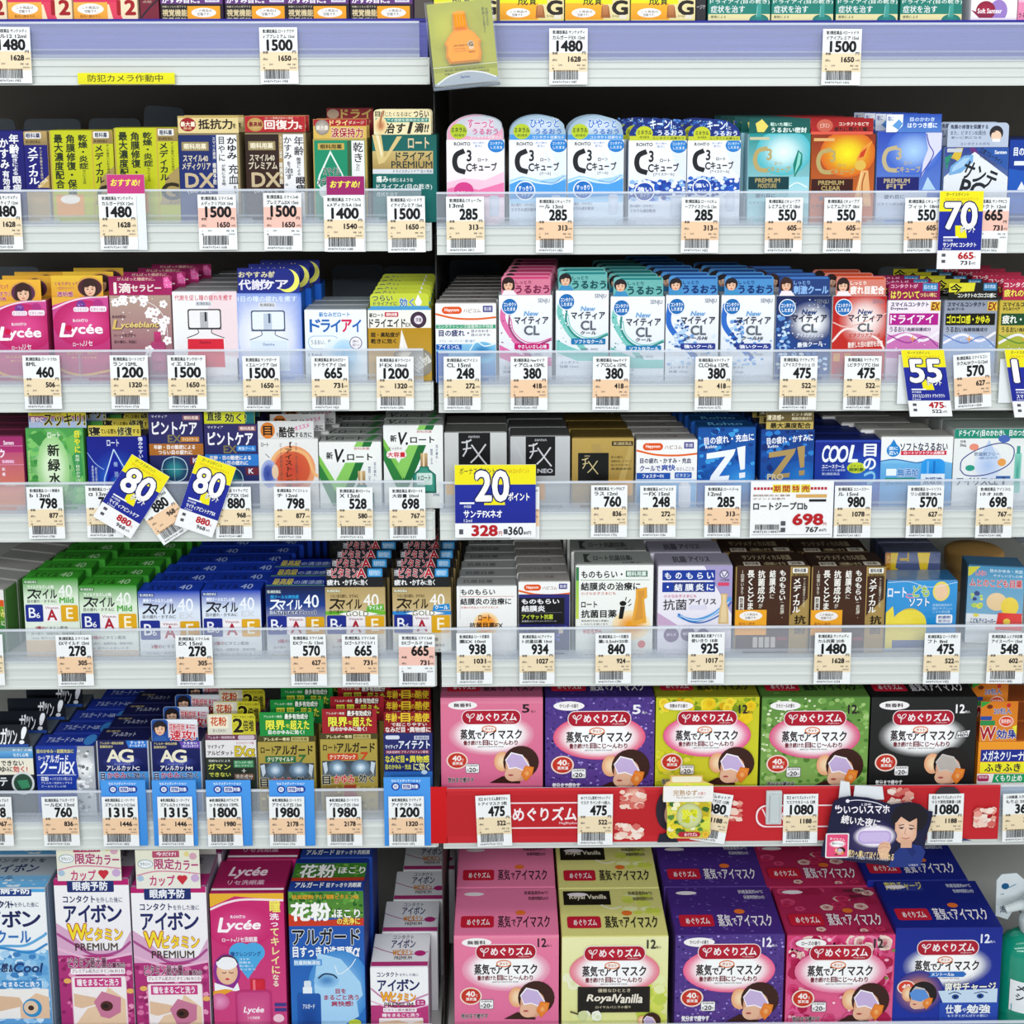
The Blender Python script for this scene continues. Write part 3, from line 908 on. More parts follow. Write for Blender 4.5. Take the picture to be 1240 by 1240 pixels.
prem('a3', -50, 625, 240, 'teal lens drop box with gold lettering and dark teal header', ('168c8c', 'b4e4ee'), ('e8fafa', '48b8c4'), '0c3c44', 'PREMIUM', 'MOISTURE', ('r', -50, 556, 236, 626, '0c5450'), """
r -50 556 240 630 0c5450 0e6058
b 50 575 150 592 c8e8dc 乾いた瞳に
b 54 598 220 622 e8f4ee うるおい密封
p e8d868 -20 580 10 560 40 592 20 620 -10 620
""", lambda X, Y_: f"""
r {X(200)} {Y_(210)} {X(298)} {Y_(340)} 8cd0dc c8ecf0
p 0c8070 {X(240)} {Y_(80)} {X(262)} {Y_(100)} {X(262)} {Y_(150)} {X(226)} {Y_(215)} {X(218)} {Y_(150)}
p 8cd8cc {X(244)} {Y_(90)} {X(256)} {Y_(104)} {X(250)} {Y_(150)} {X(226)} {Y_(200)} {X(236)} {Y_(140)}
l 5 f0fafa {X(200)} {Y_(260)} {X(240)} {Y_(240)} {X(290)} {Y_(262)}
r {X(4)} {Y_(18)} {X(100)} {Y_(32)} c8c4a0""", n=6, dx=-3)
prem('a3', 247, 630, 545, 'orange lens drop box with gold lettering and red header', ('8c2c14', 'd8742c'), ('f4e81c', 'd8641c'), '3c1410', 'PREMIUM', 'CLEAR', ('r', 240, 556, 532, 631, 'a81818'), """
r 240 556 540 640 9c1418 b42420
e 305 590 38 30 c8604c
t 284 578 328 600 f4d8c8 ビタミン
b 372 574 510 590 f4dccc コンタクトなどで
b 350 596 524 616 2c1010 疲れに眼れた瞳に
r 240 618 532 632 e05c48
""", lambda X, Y_: f"""
p e89838 {X(286)} {Y_(30)} {X(240)} {Y_(60)} {X(214)} {Y_(110)} {X(216)} {Y_(150)} {X(240)} {Y_(170)} {X(250)} {Y_(110)}
p c83c18 {X(262)} {Y_(60)} {X(232)} {Y_(86)} {X(224)} {Y_(112)} {X(246)} {Y_(104)}
e {X(232)} {Y_(146)} 26 24 e0b850
p e8b070 {X(236)} {Y_(170)} {X(270)} {Y_(170)} {X(290)} {Y_(340)} {X(200)} {Y_(340)}
l 6 a85c28 {X(256)} {Y_(180)} {X(244)} {Y_(240)} {X(250)} {Y_(330)}
l 4 f6d8a0 {X(240)} {Y_(180)} {X(228)} {Y_(250)} {X(222)} {Y_(330)}
r {X(8)} {Y_(18)} {X(106)} {Y_(32)} e0b070""", n=6, dx=-3)
prem('a3', 556, 618, 858, 'deep blue lens drop box with gold lettering', ('2c48b4', '6c94dc'), ('a8ccf4', '3c64c8'), '1c1f6c', 'PREMIUM', 'FIT', ('r', 590, 536, 850, 620, '2c50b0'), """
r 590 536 850 620 2850b4 5080cc
p f0f4f8 592 538 670 538 668 590 640 620 592 632
p 5c98d8 620 590 650 560 668 580 650 610
t 598 546 626 568 2a4ca0 瞳に
b 702 552 816 570 c8dcf8 目のかわき
b 692 576 830 600 f0f6ff はりつき感に
""", lambda X, Y_: f"""
p d8d8f4 {X(222)} {Y_(4)} {X(298)} {Y_(4)} {X(298)} {Y_(80)} {X(240)} {Y_(150)} {X(208)} {Y_(214)} {X(216)} {Y_(140)} {X(236)} {Y_(80)}
l 5 3c3c9c {X(226)} {Y_(8)} {X(240)} {Y_(60)} {X(262)} {Y_(100)} {X(240)} {Y_(150)} {X(214)} {Y_(190)} {X(206)} {Y_(212)}
p b8d8f4 {X(240)} {Y_(210)} {X(216)} {Y_(270)} {X(280)} {Y_(270)}
r {X(2)} {Y_(274)} {X(240)} {Y_(410)} d4dcec c4d0e8""", ct='c0b088', n=4, dx=-4)
carton(1, 'a3', 870, 690, 1172, 'pale box with slanted lettering above the 70 point card', """
r 870 690 1172 1090 2a3c8c 7c9cc4
p 6a2c74 985 694 1010 694 1040 740 1010 740
p d8b83c 925 694 955 694 940 760 900 740
p 2a8c70 870 740 905 720 880 800
p e8ecf0 1010 712 1172 830 1172 1000 870 1000 870 830
p 2c58a8 1060 694 1168 694 1168 800 1020 700
z 1030 720 1150 745 30 20242c 日常ブルーライト
z 1030 745 1120 760 30 40444c などの光のストレスケア
b 1104 706 1160 722 f0f4f8 Santen
o 880 696 950 714 3 c8ccd0
z 884 740 930 790 -40 3c5080 コンタクト
p 78acdc 900 780 960 730 1004 726 1004 760 950 810 892 822
p a8ccec 912 782 960 742 990 738 960 780 905 808
z 956 778 1120 862 22 20242c サンテ
z 950 850 1060 930 14 20242c PC
@head
r 880 577 1166 690 b8c4d8 c4cce0
b 892 586 1068 606 2c3450 角膜の修復を保護する
t 894 614 1060 634 3c4460 また、ビタミンB2配合
t 896 640 1040 652 4c5470 老いに気になる
t 940 668 1080 682 5c6490 コンタクトの方も
e 1108 625 32 34 28242c
e 1108 640 24 26 f0ccb0
o 1090 652 1128 666 6 f4f4f4
l 4 28242c 1090 622 1104 618
""", base='8ca4c8', top='5c6c90', depth=27, n=2, head=('o', 880, 577, 1166, 691, 'b8c4d8'))
carton(1, 'a3', 1176, 655, 1460, 'navy blue box at the right end beside the slanted-lettering box', """
r 1176 655 1460 1090 143c9c 0c2c84
b 1196 690 1300 730 f0f4fa 目の疲れ
r 1200 755 1300 775 e8ecf4
p 2058b8 1176 790 1240 800 1300 780 1300 1000 1176 1000
p e8ecf4 1220 890 1240 850 1262 890
""", base='14348c', top='0c2060', depth=27, n=3)

# ------------------------------------------------------------------ third shelf, left bay
def lycee(c, x0, yt, x1, sh, hd, face, n=3, dx=3, rot=0):
    X = lambda v: x0+v*(x1-x0)/265
    Y_ = lambda v: yt+v*(x1-x0)/265
    carton(2, c, x0, yt, x1, sh, f"""
r {x0} {yt} {x1} {yt+420} cf4f96 b81c5e
p e8b040 {x0} {Y_(0)} {X(160)} {Y_(0)} {X(90)} {Y_(18)} {X(0)} {Y_(44)}
l 7 f4d8e4 {X(0)} {Y_(60)} {X(90)} {Y_(24)} {X(170)} {Y_(8)} {X(262)} {Y_(4)}
g {X(150)} {Y_(130)} 150 110 .1 e04c90 c02468
e {X(136)} {Y_(42)} 22 22 7c3c94
e {X(216)} {Y_(38)} 24 22 b03480
s {X(122)} {Y_(28)} {X(150)} {Y_(54)} 12 4 b890d0 5c2878
o {X(100)} {Y_(52)} {X(172)} {Y_(74)} 8 f4e8f0
o {X(178)} {Y_(48)} {X(256)} {Y_(74)} 8 f4e8f0
t {X(106)} {Y_(57)} {X(166)} {Y_(70)} a83878 ヒリヒリに
t {X(184)} {Y_(55)} {X(250)} {Y_(69)} a83878 ビタミンB12
b {X(96)} {Y_(108)} {X(166)} {Y_(122)} f6e8f0 ROHTO
i {X(30)} {Y_(128)} {X(78)} {Y_(190)} fff4f8 L
b {X(78)} {Y_(134)} {X(232)} {Y_(190)} fff4f8 ycée
e {X(74)} {Y_(150)} 16 14 d0104c
b {X(90)} {Y_(218)} {X(140)} {Y_(236)} f4dce8 ロートa
b {X(142)} {Y_(210)} {X(182)} {Y_(234)} f4dce8 リセ
t {X(60)} {Y_(262)} {X(210)} {Y_(276)} e8a870 目の充血・疲れに
t {X(80)} {Y_(284)} {X(200)} {Y_(294)} e8a870 瞳をうるおす目薬
l 12 d8a850 {X(0)} {Y_(330)} {X(60)} {Y_(360)} {X(140)} {Y_(372)} {X(262)} {Y_(350)}
@head
{hd}
f {face} h
""", base='b02460', top='c08830', side='a83464', depth=27, n=n, dx=dx, head=('r', x0+2, yt-95, x1-20, yt+2, 'e8b030'), rot=rot)
lycee('b0', -45, 245, 216, 'pink cursive box with heart portrait header at left end', """
r -45 150 240 250 f0b83c e8a030
b -40 172 44 192 a8286c くもりがとって
k -40 205 60 228 b02c74 ffe8b0 ウルオウル
k -30 232 30 248 b02c74 ffe8b0 透明感
e 112 210 62 52 d8a048
e 112 212 56 46 5c2c4c""", '112 212 40', rot=0)
lycee('b0', 242, 226, 506, 'second pink cursive box with heart portrait header', """
r 242 130 500 230 e8c03c e09c30
b 262 160 370 176 a8286c くもりがとって
t 268 182 352 196 a8286c 一日からつづく
k 270 206 344 228 9c2c84 ffe8b0 透明感
e 425 185 64 50 d8a048
e 425 187 57 44 4c2430""", '425 190 38')
carton(2, 'b0', 512, 222, 800, 'mauve box with white blossoms and cursive lettering, magenta header', """
r 512 222 800 660 b49a8c 94446c
l 3 f0e8e8 520 240 620 236 720 270 770 340 780 440
y 522 236 700 268 11 22 fbf8f8 c8a8a0
y 690 262 786 340 6 26 fbf8f8 c8a8a0
y 740 330 790 440 5 24 fbf8f8 c8a8a0
s 520 226 790 440 20 5 f4ecec fff8f4
b 524 316 586 328 5c3444 ROHTO
i 524 340 560 382 3c1c30 L
i 560 350 742 382 3c1c30 ycéeblanc
i 522 336 558 380 d8b868 L
i 558 346 740 380 e8cc80 ycéeblanc
t 528 404 560 414 4c2434 ロート
b 566 400 628 416 4c2434 リセブラン
t 528 432 634 446 3c2030 目の疲れ、充血に
o 700 440 764 470 6 b43c70
o 700 450 768 580 12 c05888 a83c6c
r 716 392 748 440 c83c78 a82c60
y 662 450 706 500 2 24 f8f4f4 c8a8a0
b 716 528 748 546 7c1c48 Lycee
@head
r 512 135 764 222 8c1450 a8205c
r 555 110 835 135 c05490
t 552 140 728 156 e8c8b0 がんばった瞳疲れに。
b 530 165 552 214 f4e4e0 1
b 558 168 612 212 f4e4e0 滴
b 616 174 756 206 f4e4e0 セラピー
y 776 140 806 190 3 18 f06cb0 f8c8e0
""", base='a07a7c', top='7c2450', depth=29, n=4, dx=8, head=('r', 512, 135, 808, 223, 'a42460'), )
def santeb(c, x0, yt, x1, sh, bg, txtc, l1, body, liq, glass, n, head=None, ht='', base='f0f0f2', top='8c8c8e', side='c8c8cc', dx=0):
    X = lambda v: x0+v*(x1-x0)/305
    Y_ = lambda v: yt+v*(x1-x0)/305
    carton(2, c, x0, yt, x1, sh, f"""
{bg}
t {X(12)} {Y_(16)} {X(284)} {Y_(42)} {txtc} {l1}
o {X(108)} {Y_(46)} {X(186)} {Y_(68)} 3 dfe0e4
t {X(114)} {Y_(50)} {X(180)} {Y_(64)} 4c5060 第2類医薬品
o {X(70)} {Y_(82)} {X(228)} {Y_(176)} 10 {glass[0]}
o {X(76)} {Y_(88)} {X(222)} {Y_(170)} 8 {glass[1]}
r {X(128)} {Y_(96)} {X(166)} {Y_(170)} {glass[2]}
r {X(150)} {Y_(96)} {X(160)} {Y_(140)} {glass[0]}
l 4 {glass[0]} {X(70)} {Y_(176)} {X(228)} {Y_(176)}
p {glass[1]} {X(116)} {Y_(178)} {X(182)} {Y_(178)} {X(184)} {Y_(196)} {X(240)} {Y_(220)} {X(244)} {Y_(360)} {X(60)} {Y_(360)} {X(62)} {Y_(220)} {X(116)} {Y_(196)}
l 4 {glass[0]} {X(116)} {Y_(178)} {X(116)} {Y_(196)} {X(62)} {Y_(218)}
l 4 {glass[0]} {X(182)} {Y_(178)} {X(184)} {Y_(196)} {X(240)} {Y_(218)}
p {liq} {X(66)} {Y_(222)} {X(236)} {Y_(222)} {X(240)} {Y_(356)} {X(64)} {Y_(356)}
b {X(122)} {Y_(232)} {X(176)} {Y_(244)} {body} Sante
@head
{ht}
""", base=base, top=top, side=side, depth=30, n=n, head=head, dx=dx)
santeb('b0', 806, 205, 1110, 'white box with red perfume style bottle', """r 806 205 1110 660 f4f4f4 ececee
e 1110 320 140 200 f0dce0
r 806 205 820 660 f4f4f4""", 'd02c50', '代謝を促し瞳の疲れを癒す', '8c1c30', 'd8283c', ('303036', 'f0eef0', 'b8b8bc'), 5, dx=6)
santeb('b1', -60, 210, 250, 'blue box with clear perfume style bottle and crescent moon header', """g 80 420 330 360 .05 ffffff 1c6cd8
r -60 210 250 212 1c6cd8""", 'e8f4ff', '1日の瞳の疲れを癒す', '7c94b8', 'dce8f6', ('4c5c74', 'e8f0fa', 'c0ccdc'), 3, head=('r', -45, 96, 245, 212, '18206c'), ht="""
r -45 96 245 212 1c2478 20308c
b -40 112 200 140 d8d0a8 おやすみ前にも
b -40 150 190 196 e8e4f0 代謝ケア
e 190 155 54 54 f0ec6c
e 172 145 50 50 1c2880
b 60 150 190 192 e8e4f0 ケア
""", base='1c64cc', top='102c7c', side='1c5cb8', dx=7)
carton(2, 'b1', 265, 290, 556, 'white and pale blue dry eye box with multicoloured title', """
r 265 290 556 660 f2f6fa e4eef6
b 334 302 478 324 2c80c4 新なみだロート
b 290 336 338 394 1c64b8 ド
b 342 338 384 394 1c64b8 ラ
b 388 338 434 394 1c64b8 イ
b 440 338 486 394 d81c54 ア
b 490 338 530 394 1c64b8 イ
o 280 412 424 474 28 8cb8dc
o 283 415 421 471 26 f2f8fc
t 292 430 410 454 4c5c70 うるおい、実感。
g 440 540 110 120 .2 b8dcf4 e8f2fa
e 450 500 60 70 98c8ec c4e2f6
e 504 446 30 30 6c6084
e 504 446 26 26 f4f0f4
t 488 432 520 444 4c4460 涙に
t 488 448 520 462 4c4460 近い
t 280 494 350 508 5c7088 13mL
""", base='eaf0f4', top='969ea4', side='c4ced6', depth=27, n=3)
carton(2, 'b1', 562, 284, 860, 'white and ochre dry eye box with lime yellow header', """
r 562 284 860 660 f2f0e8
r 562 376 860 660 b88c1c c8a040
r 562 276 860 292 3c9cd8
b 570 306 636 326 1c1c20 新ロート
o 642 302 706 324 3 c02c3c
b 650 306 700 320 fff0f0 眼科用薬
b 570 334 738 372 1c1c20 ドライエイド
t 740 352 766 370 1c1c20 EX
e 800 338 38 38 6c4c64 2c1c34
e 800 338 20 20 ece4ec
t 786 328 814 348 4c2c44 涙層
b 576 396 710 418 241c10 超・高粘度が
b 576 426 694 448 241c10 乾きに効く
p f4f0e8 720 382 708 470 718 490 740 490 748 470
p ffffff 722 400 716 460 726 470
g 740 500 60 22 .3 e8e0d0 6c4c1c
e 808 540 66 64 b4b0a4 8c887c
z 770 510 860 570 -35 e8e8e0 Quick Break
o 620 560 700 600 4 e0a0a0
@head
r 570 215 850 284 c8d43c
k 584 224 680 250 1c4c2c e8f08c つらい
k 590 254 700 272 1c4c2c e8f08c ドライアイに
k 712 238 780 276 1c6cb0 ffffff 効く
p f4f8fc 800 220 784 256 792 272 810 272 818 256
r 570 274 850 290 4c9cd0
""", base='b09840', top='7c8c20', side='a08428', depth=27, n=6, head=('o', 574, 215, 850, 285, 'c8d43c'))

# ------------------------------------------------------------------ third shelf, right bay
def hapy(row, c, x0, yt, x1, sh, body, n, dx=0, top='8e8a86'):
    X = lambda v: x0+v*(x1-x0)/284
    Y_ = lambda v: yt+v*(x1-x0)/284
    carton(row, c, x0, yt, x1, sh, f"""
r {x0} {yt} {x1} {yt+420} f4f4f2
l 9 e4641c {X(0)} {Y_(50)} {X(90)} {Y_(70)} {X(190)} {Y_(74)} {X(284)} {Y_(66)}
r {x0} {Y_(46)} {X(3)} {Y_(54)} e4641c
o {X(30)} {Y_(16)} {X(124)} {Y_(50)} 17 e0541c
b {X(44)} {Y_(24)} {X(110)} {Y_(42)} fff4ec Hapycom
t {X(132)} {Y_(26)} {X(212)} {Y_(44)} 8c5c50 ハピコム
o {X(222)} {Y_(12)} {X(268)} {Y_(42)} 3 4c4c8c
t {X(228)} {Y_(18)} {X(262)} {Y_(36)} e8e8f4 第3類
{body(X, Y_)}
@top
t 10 30 70 60 6c5c58 ハピコム 目薬
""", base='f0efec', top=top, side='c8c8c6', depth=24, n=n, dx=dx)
hapy(2, 'b1', 880, 260, 1165, 'white orange and blue generic drop box for lens wearers', lambda X, Y_: f"""
r {X(2)} {Y_(100)} {X(282)} {Y_(118)} 3ca078
t {X(10)} {Y_(100)} {X(270)} {Y_(116)} e8f4ec コンタクトレンズ装着時の不快感
b {X(16)} {Y_(124)} {X(156)} {Y_(154)} 1c2c6c 目の疲れ・
t {X(168)} {Y_(124)} {X(260)} {Y_(136)} 1c2c6c 目のかわき・
t {X(168)} {Y_(142)} {X(256)} {Y_(154)} 1c2c6c 目のかすみ
t {X(16)} {Y_(170)} {X(184)} {Y_(182)} 5c98c8 ソフト・O2・ハード・使い捨て
r {X(2)} {Y_(190)} {X(282)} {Y_(420)} 8cc8e8 2c70c0
r {X(2)} {Y_(192)} {X(122)} {Y_(216)} 1c5cb0
b {X(14)} {Y_(194)} {X(112)} {Y_(212)} f0f4ff アイミンCL
g {X(220)} {Y_(230)} 66 50 .2 1c7cb8 7cc0e4
l 5 f0f8ff {X(160)} {Y_(220)} {X(190)} {Y_(180)} {X(230)} {Y_(200)} {X(280)} {Y_(190)}
r {X(2)} {Y_(225)} {X(60)} {Y_(380)} 1c58b4""", 8, dx=2.5)
def mytear(c, x0, yt, x1, sh, col, hcol, art, l2, pill, kind, n, dx=0, ht='うるおう', dark=0, hx=(12, -8), up=0):
    hink = {'c83c70': '7c1c48', '1c7c7c': '0c4c50', '1c4c90': '0c2c6c', '3c70b8': '8cb8ec', 'c8441c': 'f8f0ec'}[col]
    X = lambda v: x0+v*(x1-x0)/248
    Y_ = lambda v: yt+v*(x1-x0)/248
    tc = '1c2440' if not dark else 'f4f8ff'
    carton(2, c, x0, yt, x1, sh, f"""
r {x0} {yt} {x1} {yt+420} f4f6f9 dfe6ee
{art(X, Y_)}
e {X(50)} {Y_(52)} 40 40 f4f8ff
e {X(50)} {Y_(52)} 36 36 1c6cb4
b {X(22)} {Y_(34)} {X(80)} {Y_(52)} f4faff コンタクト
b {X(26)} {Y_(56)} {X(76)} {Y_(72)} f4faff したまま
t {X(182)} {Y_(16)} {X(236)} {Y_(40)} 7c8494 SENJU
i {X(116)} {Y_(74-up*.8)} {X(184)} {Y_(96-up*.8)} {'6ca4d8' if not up else '1c3c7c'} New
b {X(72)} {Y_(100-up)} {X(230)} {Y_(134-up)} {tc if dark != 2 else '201418'} マイティア
b {X(118)} {Y_(142-up)} {X(188)} {Y_(184-up*1.3)} {'5c6470' if not dark else ('d8e4f4' if dark == 1 else '4c3c3c')} CL
{l2(X, Y_)}
{pill(X, Y_)}
t {X(120)} {Y_(268)} {X(200)} {Y_(282)} 6c7890 目の疲れ・かわきに
t {X(20)} {Y_(330)} {X(110)} {Y_(342)} 6c7890 コンタクト
t {X(20)} {Y_(350)} {X(110)} {Y_(362)} 6c7890 目薬 15mL
@head
r {X(hx[0])} {Y_(-90)} {X(248+hx[1])} {Y_(1)} {hcol}
r {X(hx[0]+30)} {Y_(-84)} {X(232)} {Y_(-74)} {col}
b {X(78)} {Y_(-66)} {X(150)} {Y_(-50)} {hink} しっとり
x {X(78)} {Y_(-44)} {X(234)} {Y_(-8)} {hink} {ht}
f {X(44)} {Y_(-48)} 30 {kind}
p {'3c90c4' if kind == 'n' else 'f4e8ec'} {X(12)} {Y_(0)} {X(24)} {Y_(-22)} {X(66)} {Y_(-22)} {X(84)} {Y_(0)}
""", base='eceff3', top='a8b4bc', side='b4c0ca', depth=25, n=n, dx=dx, head=('o', x0+hx[0], yt-90, x1+hx[1], yt+1, hcol))
SW = lambda c1, c2: (lambda X, Y_: f"""
l 26 {c1} {X(30)} {Y_(30)} {X(18)} {Y_(110)} {X(60)} {Y_(190)} {X(110)} {Y_(250)} {X(150)} {Y_(300)}
l 10 {c2} {X(50)} {Y_(90)} {X(50)} {Y_(150)} {X(90)} {Y_(210)} {X(160)} {Y_(236)} {X(246)} {Y_(206)}
l 5 {c1} {X(56)} {Y_(110)} {X(70)} {Y_(170)} {X(120)} {Y_(214)} {X(180)} {Y_(220)} {X(246)} {Y_(198)}
p {c1} {X(2)} {Y_(230)} {X(60)} {Y_(260)} {X(140)} {Y_(290)} {X(246)} {Y_(290)} {X(246)} {Y_(330)} {X(100)} {Y_(330)} {X(2)} {Y_(290)}
s {X(8)} {Y_(90)} {X(60)} {Y_(260)} 20 5 {c2} ffffff""")
PILL = lambda c, t, a=72: (lambda X, Y_: f"""
o {X(a)} {Y_(224)} {X(234)} {Y_(252)} 6 {c}
b {X(a+16)} {Y_(230)} {X(222)} {Y_(247)} f6f8fc {t}""")
mytear('b2', 16, 222, 266, 'white box with pink swoosh and pink portrait header', 'c83c70', 'd87c98', SW('e070a8', 'a04c7c'), lambda X, Y_: '', PILL('c81c74', 'やさしいさし心地'), 'g', 6, dx=3)
TL = lambda X, Y_: f"b {X(116)} {Y_(190)} {X(190)} {Y_(206)} 1c2440 クール"
mytear('b2', 284, 200, 532, 'taller left white box with teal swoosh', '1c7c7c', '6cb4b0', SW('7cc8c0', '2c8c84'), TL, PILL('1c78b0', 'ソフトなクール'), 'n', 2)
mytear('b2', 541, 228, 795, 'lower right white box with teal swoosh', '1c7c7c', '6cb4b0', SW('7cc8c0', '2c8c84'), TL, PILL('1c78b0', 'ソフトなクール'), 'n', 6, dx=-3)
BL = lambda X, Y_: f"""
l 26 2c6cc8 {X(20)} {Y_(40)} {X(14)} {Y_(130)} {X(60)} {Y_(200)} {X(150)} {Y_(300)}
s {X(40)} {Y_(110)} {X(110)} {Y_(250)} 50 13 b8d4f0 2c4c94 e8f2fc 6c9cd8 1c3c84
s {X(8)} {Y_(180)} {X(240)} {Y_(330)} 50 12 a8c8ec d8e8f8 7ca8e0 e8f2fc"""
BH = lambda X, Y_: f"i {X(96)} {Y_(190)} {X(196)} {Y_(208)} 1c2440 クールHi"
mytear('b2', 801, 222, 1050, 'white box with blue bubbles and blue header, left of two', '1c4c90', '4c90cc', BL, BH, PILL('2c3c90', '強いクール'), 'n', 7, dx=-6)
mytear('b2', 1062, 222, 1312, 'white box with blue bubbles and blue header, right of two', '1c4c90', '4c90cc', BL, BH, PILL('2c3c90', '強いクール'), 'n', 5, dx=-5)
mytear('b3', 78, 225, 336, 'navy and white crystal burst box with dark blue header', '3c70b8', '24407c', lambda X, Y_: f"""
r {X(0)} {Y_(0)} {X(248)} {Y_(400)} 182454 2c58a8
g {X(160)} {Y_(120)} 112 100 .25 fcfdff 1c3470
s {X(4)} {Y_(80)} {X(70)} {Y_(250)} 50 13 8cb8e4 c8e0f4 2c4c94 5c90d0
s {X(70)} {Y_(10)} {X(240)} {Y_(250)} 26 4 ffffff c8e0f8
s {X(4)} {Y_(250)} {X(240)} {Y_(340)} 60 13 b8d8f4 4c80c8 e8f4fc 2c58a8""", lambda X, Y_: f"i {X(96)} {Y_(168)} {X(216)} {Y_(186)} e8f0ff アイスクラッシュ", lambda X, Y_: f"z {X(100)} {Y_(206)} {X(216)} {Y_(228)} -4 f4f8ff 最強クール", 'h', 4, dx=-9, ht='刺激クール', up=16)
mytear('b3', 345, 226, 598, 'red and white starburst box with red portrait header', 'c8441c', 'd88070', lambda X, Y_: f"""
r {X(0)} {Y_(0)} {X(248)} {Y_(400)} b41c1c d03428
g {X(150)} {Y_(110)} 124 130 .2 fdf4f0 c83024
l 10 f4e0dc {X(0)} {Y_(210)} {X(70)} {Y_(150)} {X(200)} {Y_(190)} {X(248)} {Y_(250)}
l 6 e8b8b0 {X(0)} {Y_(120)} {X(80)} {Y_(140)} {X(248)} {Y_(80)}
r {X(10)} {Y_(262)} {X(40)} {Y_(300)} e09c30
r {X(60)} {Y_(262)} {X(90)} {Y_(300)} e09c30""", lambda X, Y_: f"i {X(80)} {Y_(170)} {X(224)} {Y_(188)} c83c2c ビタクリアクール", lambda X, Y_: f"z {X(76)} {Y_(208)} {X(236)} {Y_(234)} -3 fff4ec 酷使した目の疲労を改善", 'g', 3, dx=-7, ht='疲れ目配合', up=16)
def smc(c, x0, yt, x1, sh, base, base2, name1, pbox, ptxt, big, art, head, hd, n, dx, sub):
    X = lambda v: x0+v*(x1-x0)/248
    Y_ = lambda v: yt+v*(x1-x0)/248
    carton(2, c, x0, yt, x1, sh, f"""
r {x0} {yt} {x1} {yt+420} {base} {base2}
{art(X, Y_)}
b {X(14)} {Y_(10)} {X(190)} {Y_(30)} {name1} スマイルコンタクト
b {X(14)} {Y_(34)} {X(92)} {Y_(48)} {name1} {sub}
r {X(200)} {Y_(8)} {X(246)} {Y_(50)} e8c040
i {X(204)} {Y_(12)} {X(242)} {Y_(46)} 7c1418 EX
r {X(8)} {Y_(62)} {X(238)} {Y_(116)} {pbox}
b {X(14)} {Y_(70)} {X(214)} {Y_(108)} {ptxt} {big}
t {X(12)} {Y_(124)} {X(90)} {Y_(148)} {name1} うるおい
t {X(94)} {Y_(128)} {X(206)} {Y_(146)} {name1} 角膜保護成分
@head
{hd}
""", base=base, top='4c5058', depth=25, n=n, dx=dx, head=head)
LW = lambda c1, c2: (lambda X, Y_: f"""
p {c1} {X(0)} {Y_(170)} {X(80)} {Y_(150)} {X(160)} {Y_(160)} {X(246)} {Y_(200)} {X(246)} {Y_(290)} {X(0)} {Y_(270)}
l 12 f4f0f8 {X(0)} {Y_(200)} {X(90)} {Y_(160)} {X(170)} {Y_(190)} {X(246)} {Y_(150)}
l 6 {c2} {X(0)} {Y_(160)} {X(100)} {Y_(200)} {X(180)} {Y_(170)} {X(246)} {Y_(220)}
b {X(110)} {Y_(166)} {X(136)} {Y_(196)} f09c2c ＋
s {X(10)} {Y_(160)} {X(240)} {Y_(280)} 20 4 ffffff {c1}""")
smc('b3', 603, 245, 851, 'white and magenta lens box with magenta dry eye band', 'f4ecf4', 'e4c8e0', '3c2c5c', 'b41c8c', 'f8eef6', 'ドライアイ', LW('d078b8', 'a03c98'), ('r', 605, 165, 845, 246, '9c1c54'), """
r 605 165 845 246 941850
b 614 172 740 190 f0b8cc コンタクトが
o 764 168 834 204 4 3c88c0
t 770 176 828 196 e8f4ff 目の充血
k 616 204 748 238 f4e45c 6c1038 はりついて
b 752 212 830 232 f4dc8c つらい時に
""", 3, -2, 'Drytect')
smc('b3', 868, 245, 1118, 'grey lens box with black gritty itch band and black header', '8c94a4', 'c4cce0', '1c2440', '14140c', 'f0ec28', 'ゴロゴロ感・かゆみ', LW('a8bce0', '6c84c0'), ('r', 885, 165, 1117, 246, '20201c'), """
r 885 165 1117 246 1c1c18
p e8e030 885 165 1010 165 1004 205 885 210
k 892 170 946 216 14140c f4f040 今
b 950 176 990 200 e8e450 すぐ
o 1048 168 1110 202 4 3c80b0
t 1054 174 1104 192 e8f4ff 目の充血
b 930 214 1108 234 f0f0e8 コンタクトのゴロゴロ感に
""", 5, -8, 'AL-W クール')
smc('b3', 1129, 245, 1380, 'gold and green lens box at the right end', 'c8b040', 'd8c864', '1c2c20', '1c4c2c', 'f4f4ec', '疲れ・かわき', LW('b0b840', '5c8c3c'), ('r', 1140, 150, 1376, 246, 'b82c4c'), """
r 1140 150 1376 246 b42848
b 1146 164 1300 186 f4d8dc コンタクトの
k 1146 196 1300 230 f4e45c 6c1038 疲れの奥に
""", 5, -8, 'ひとみリペア')
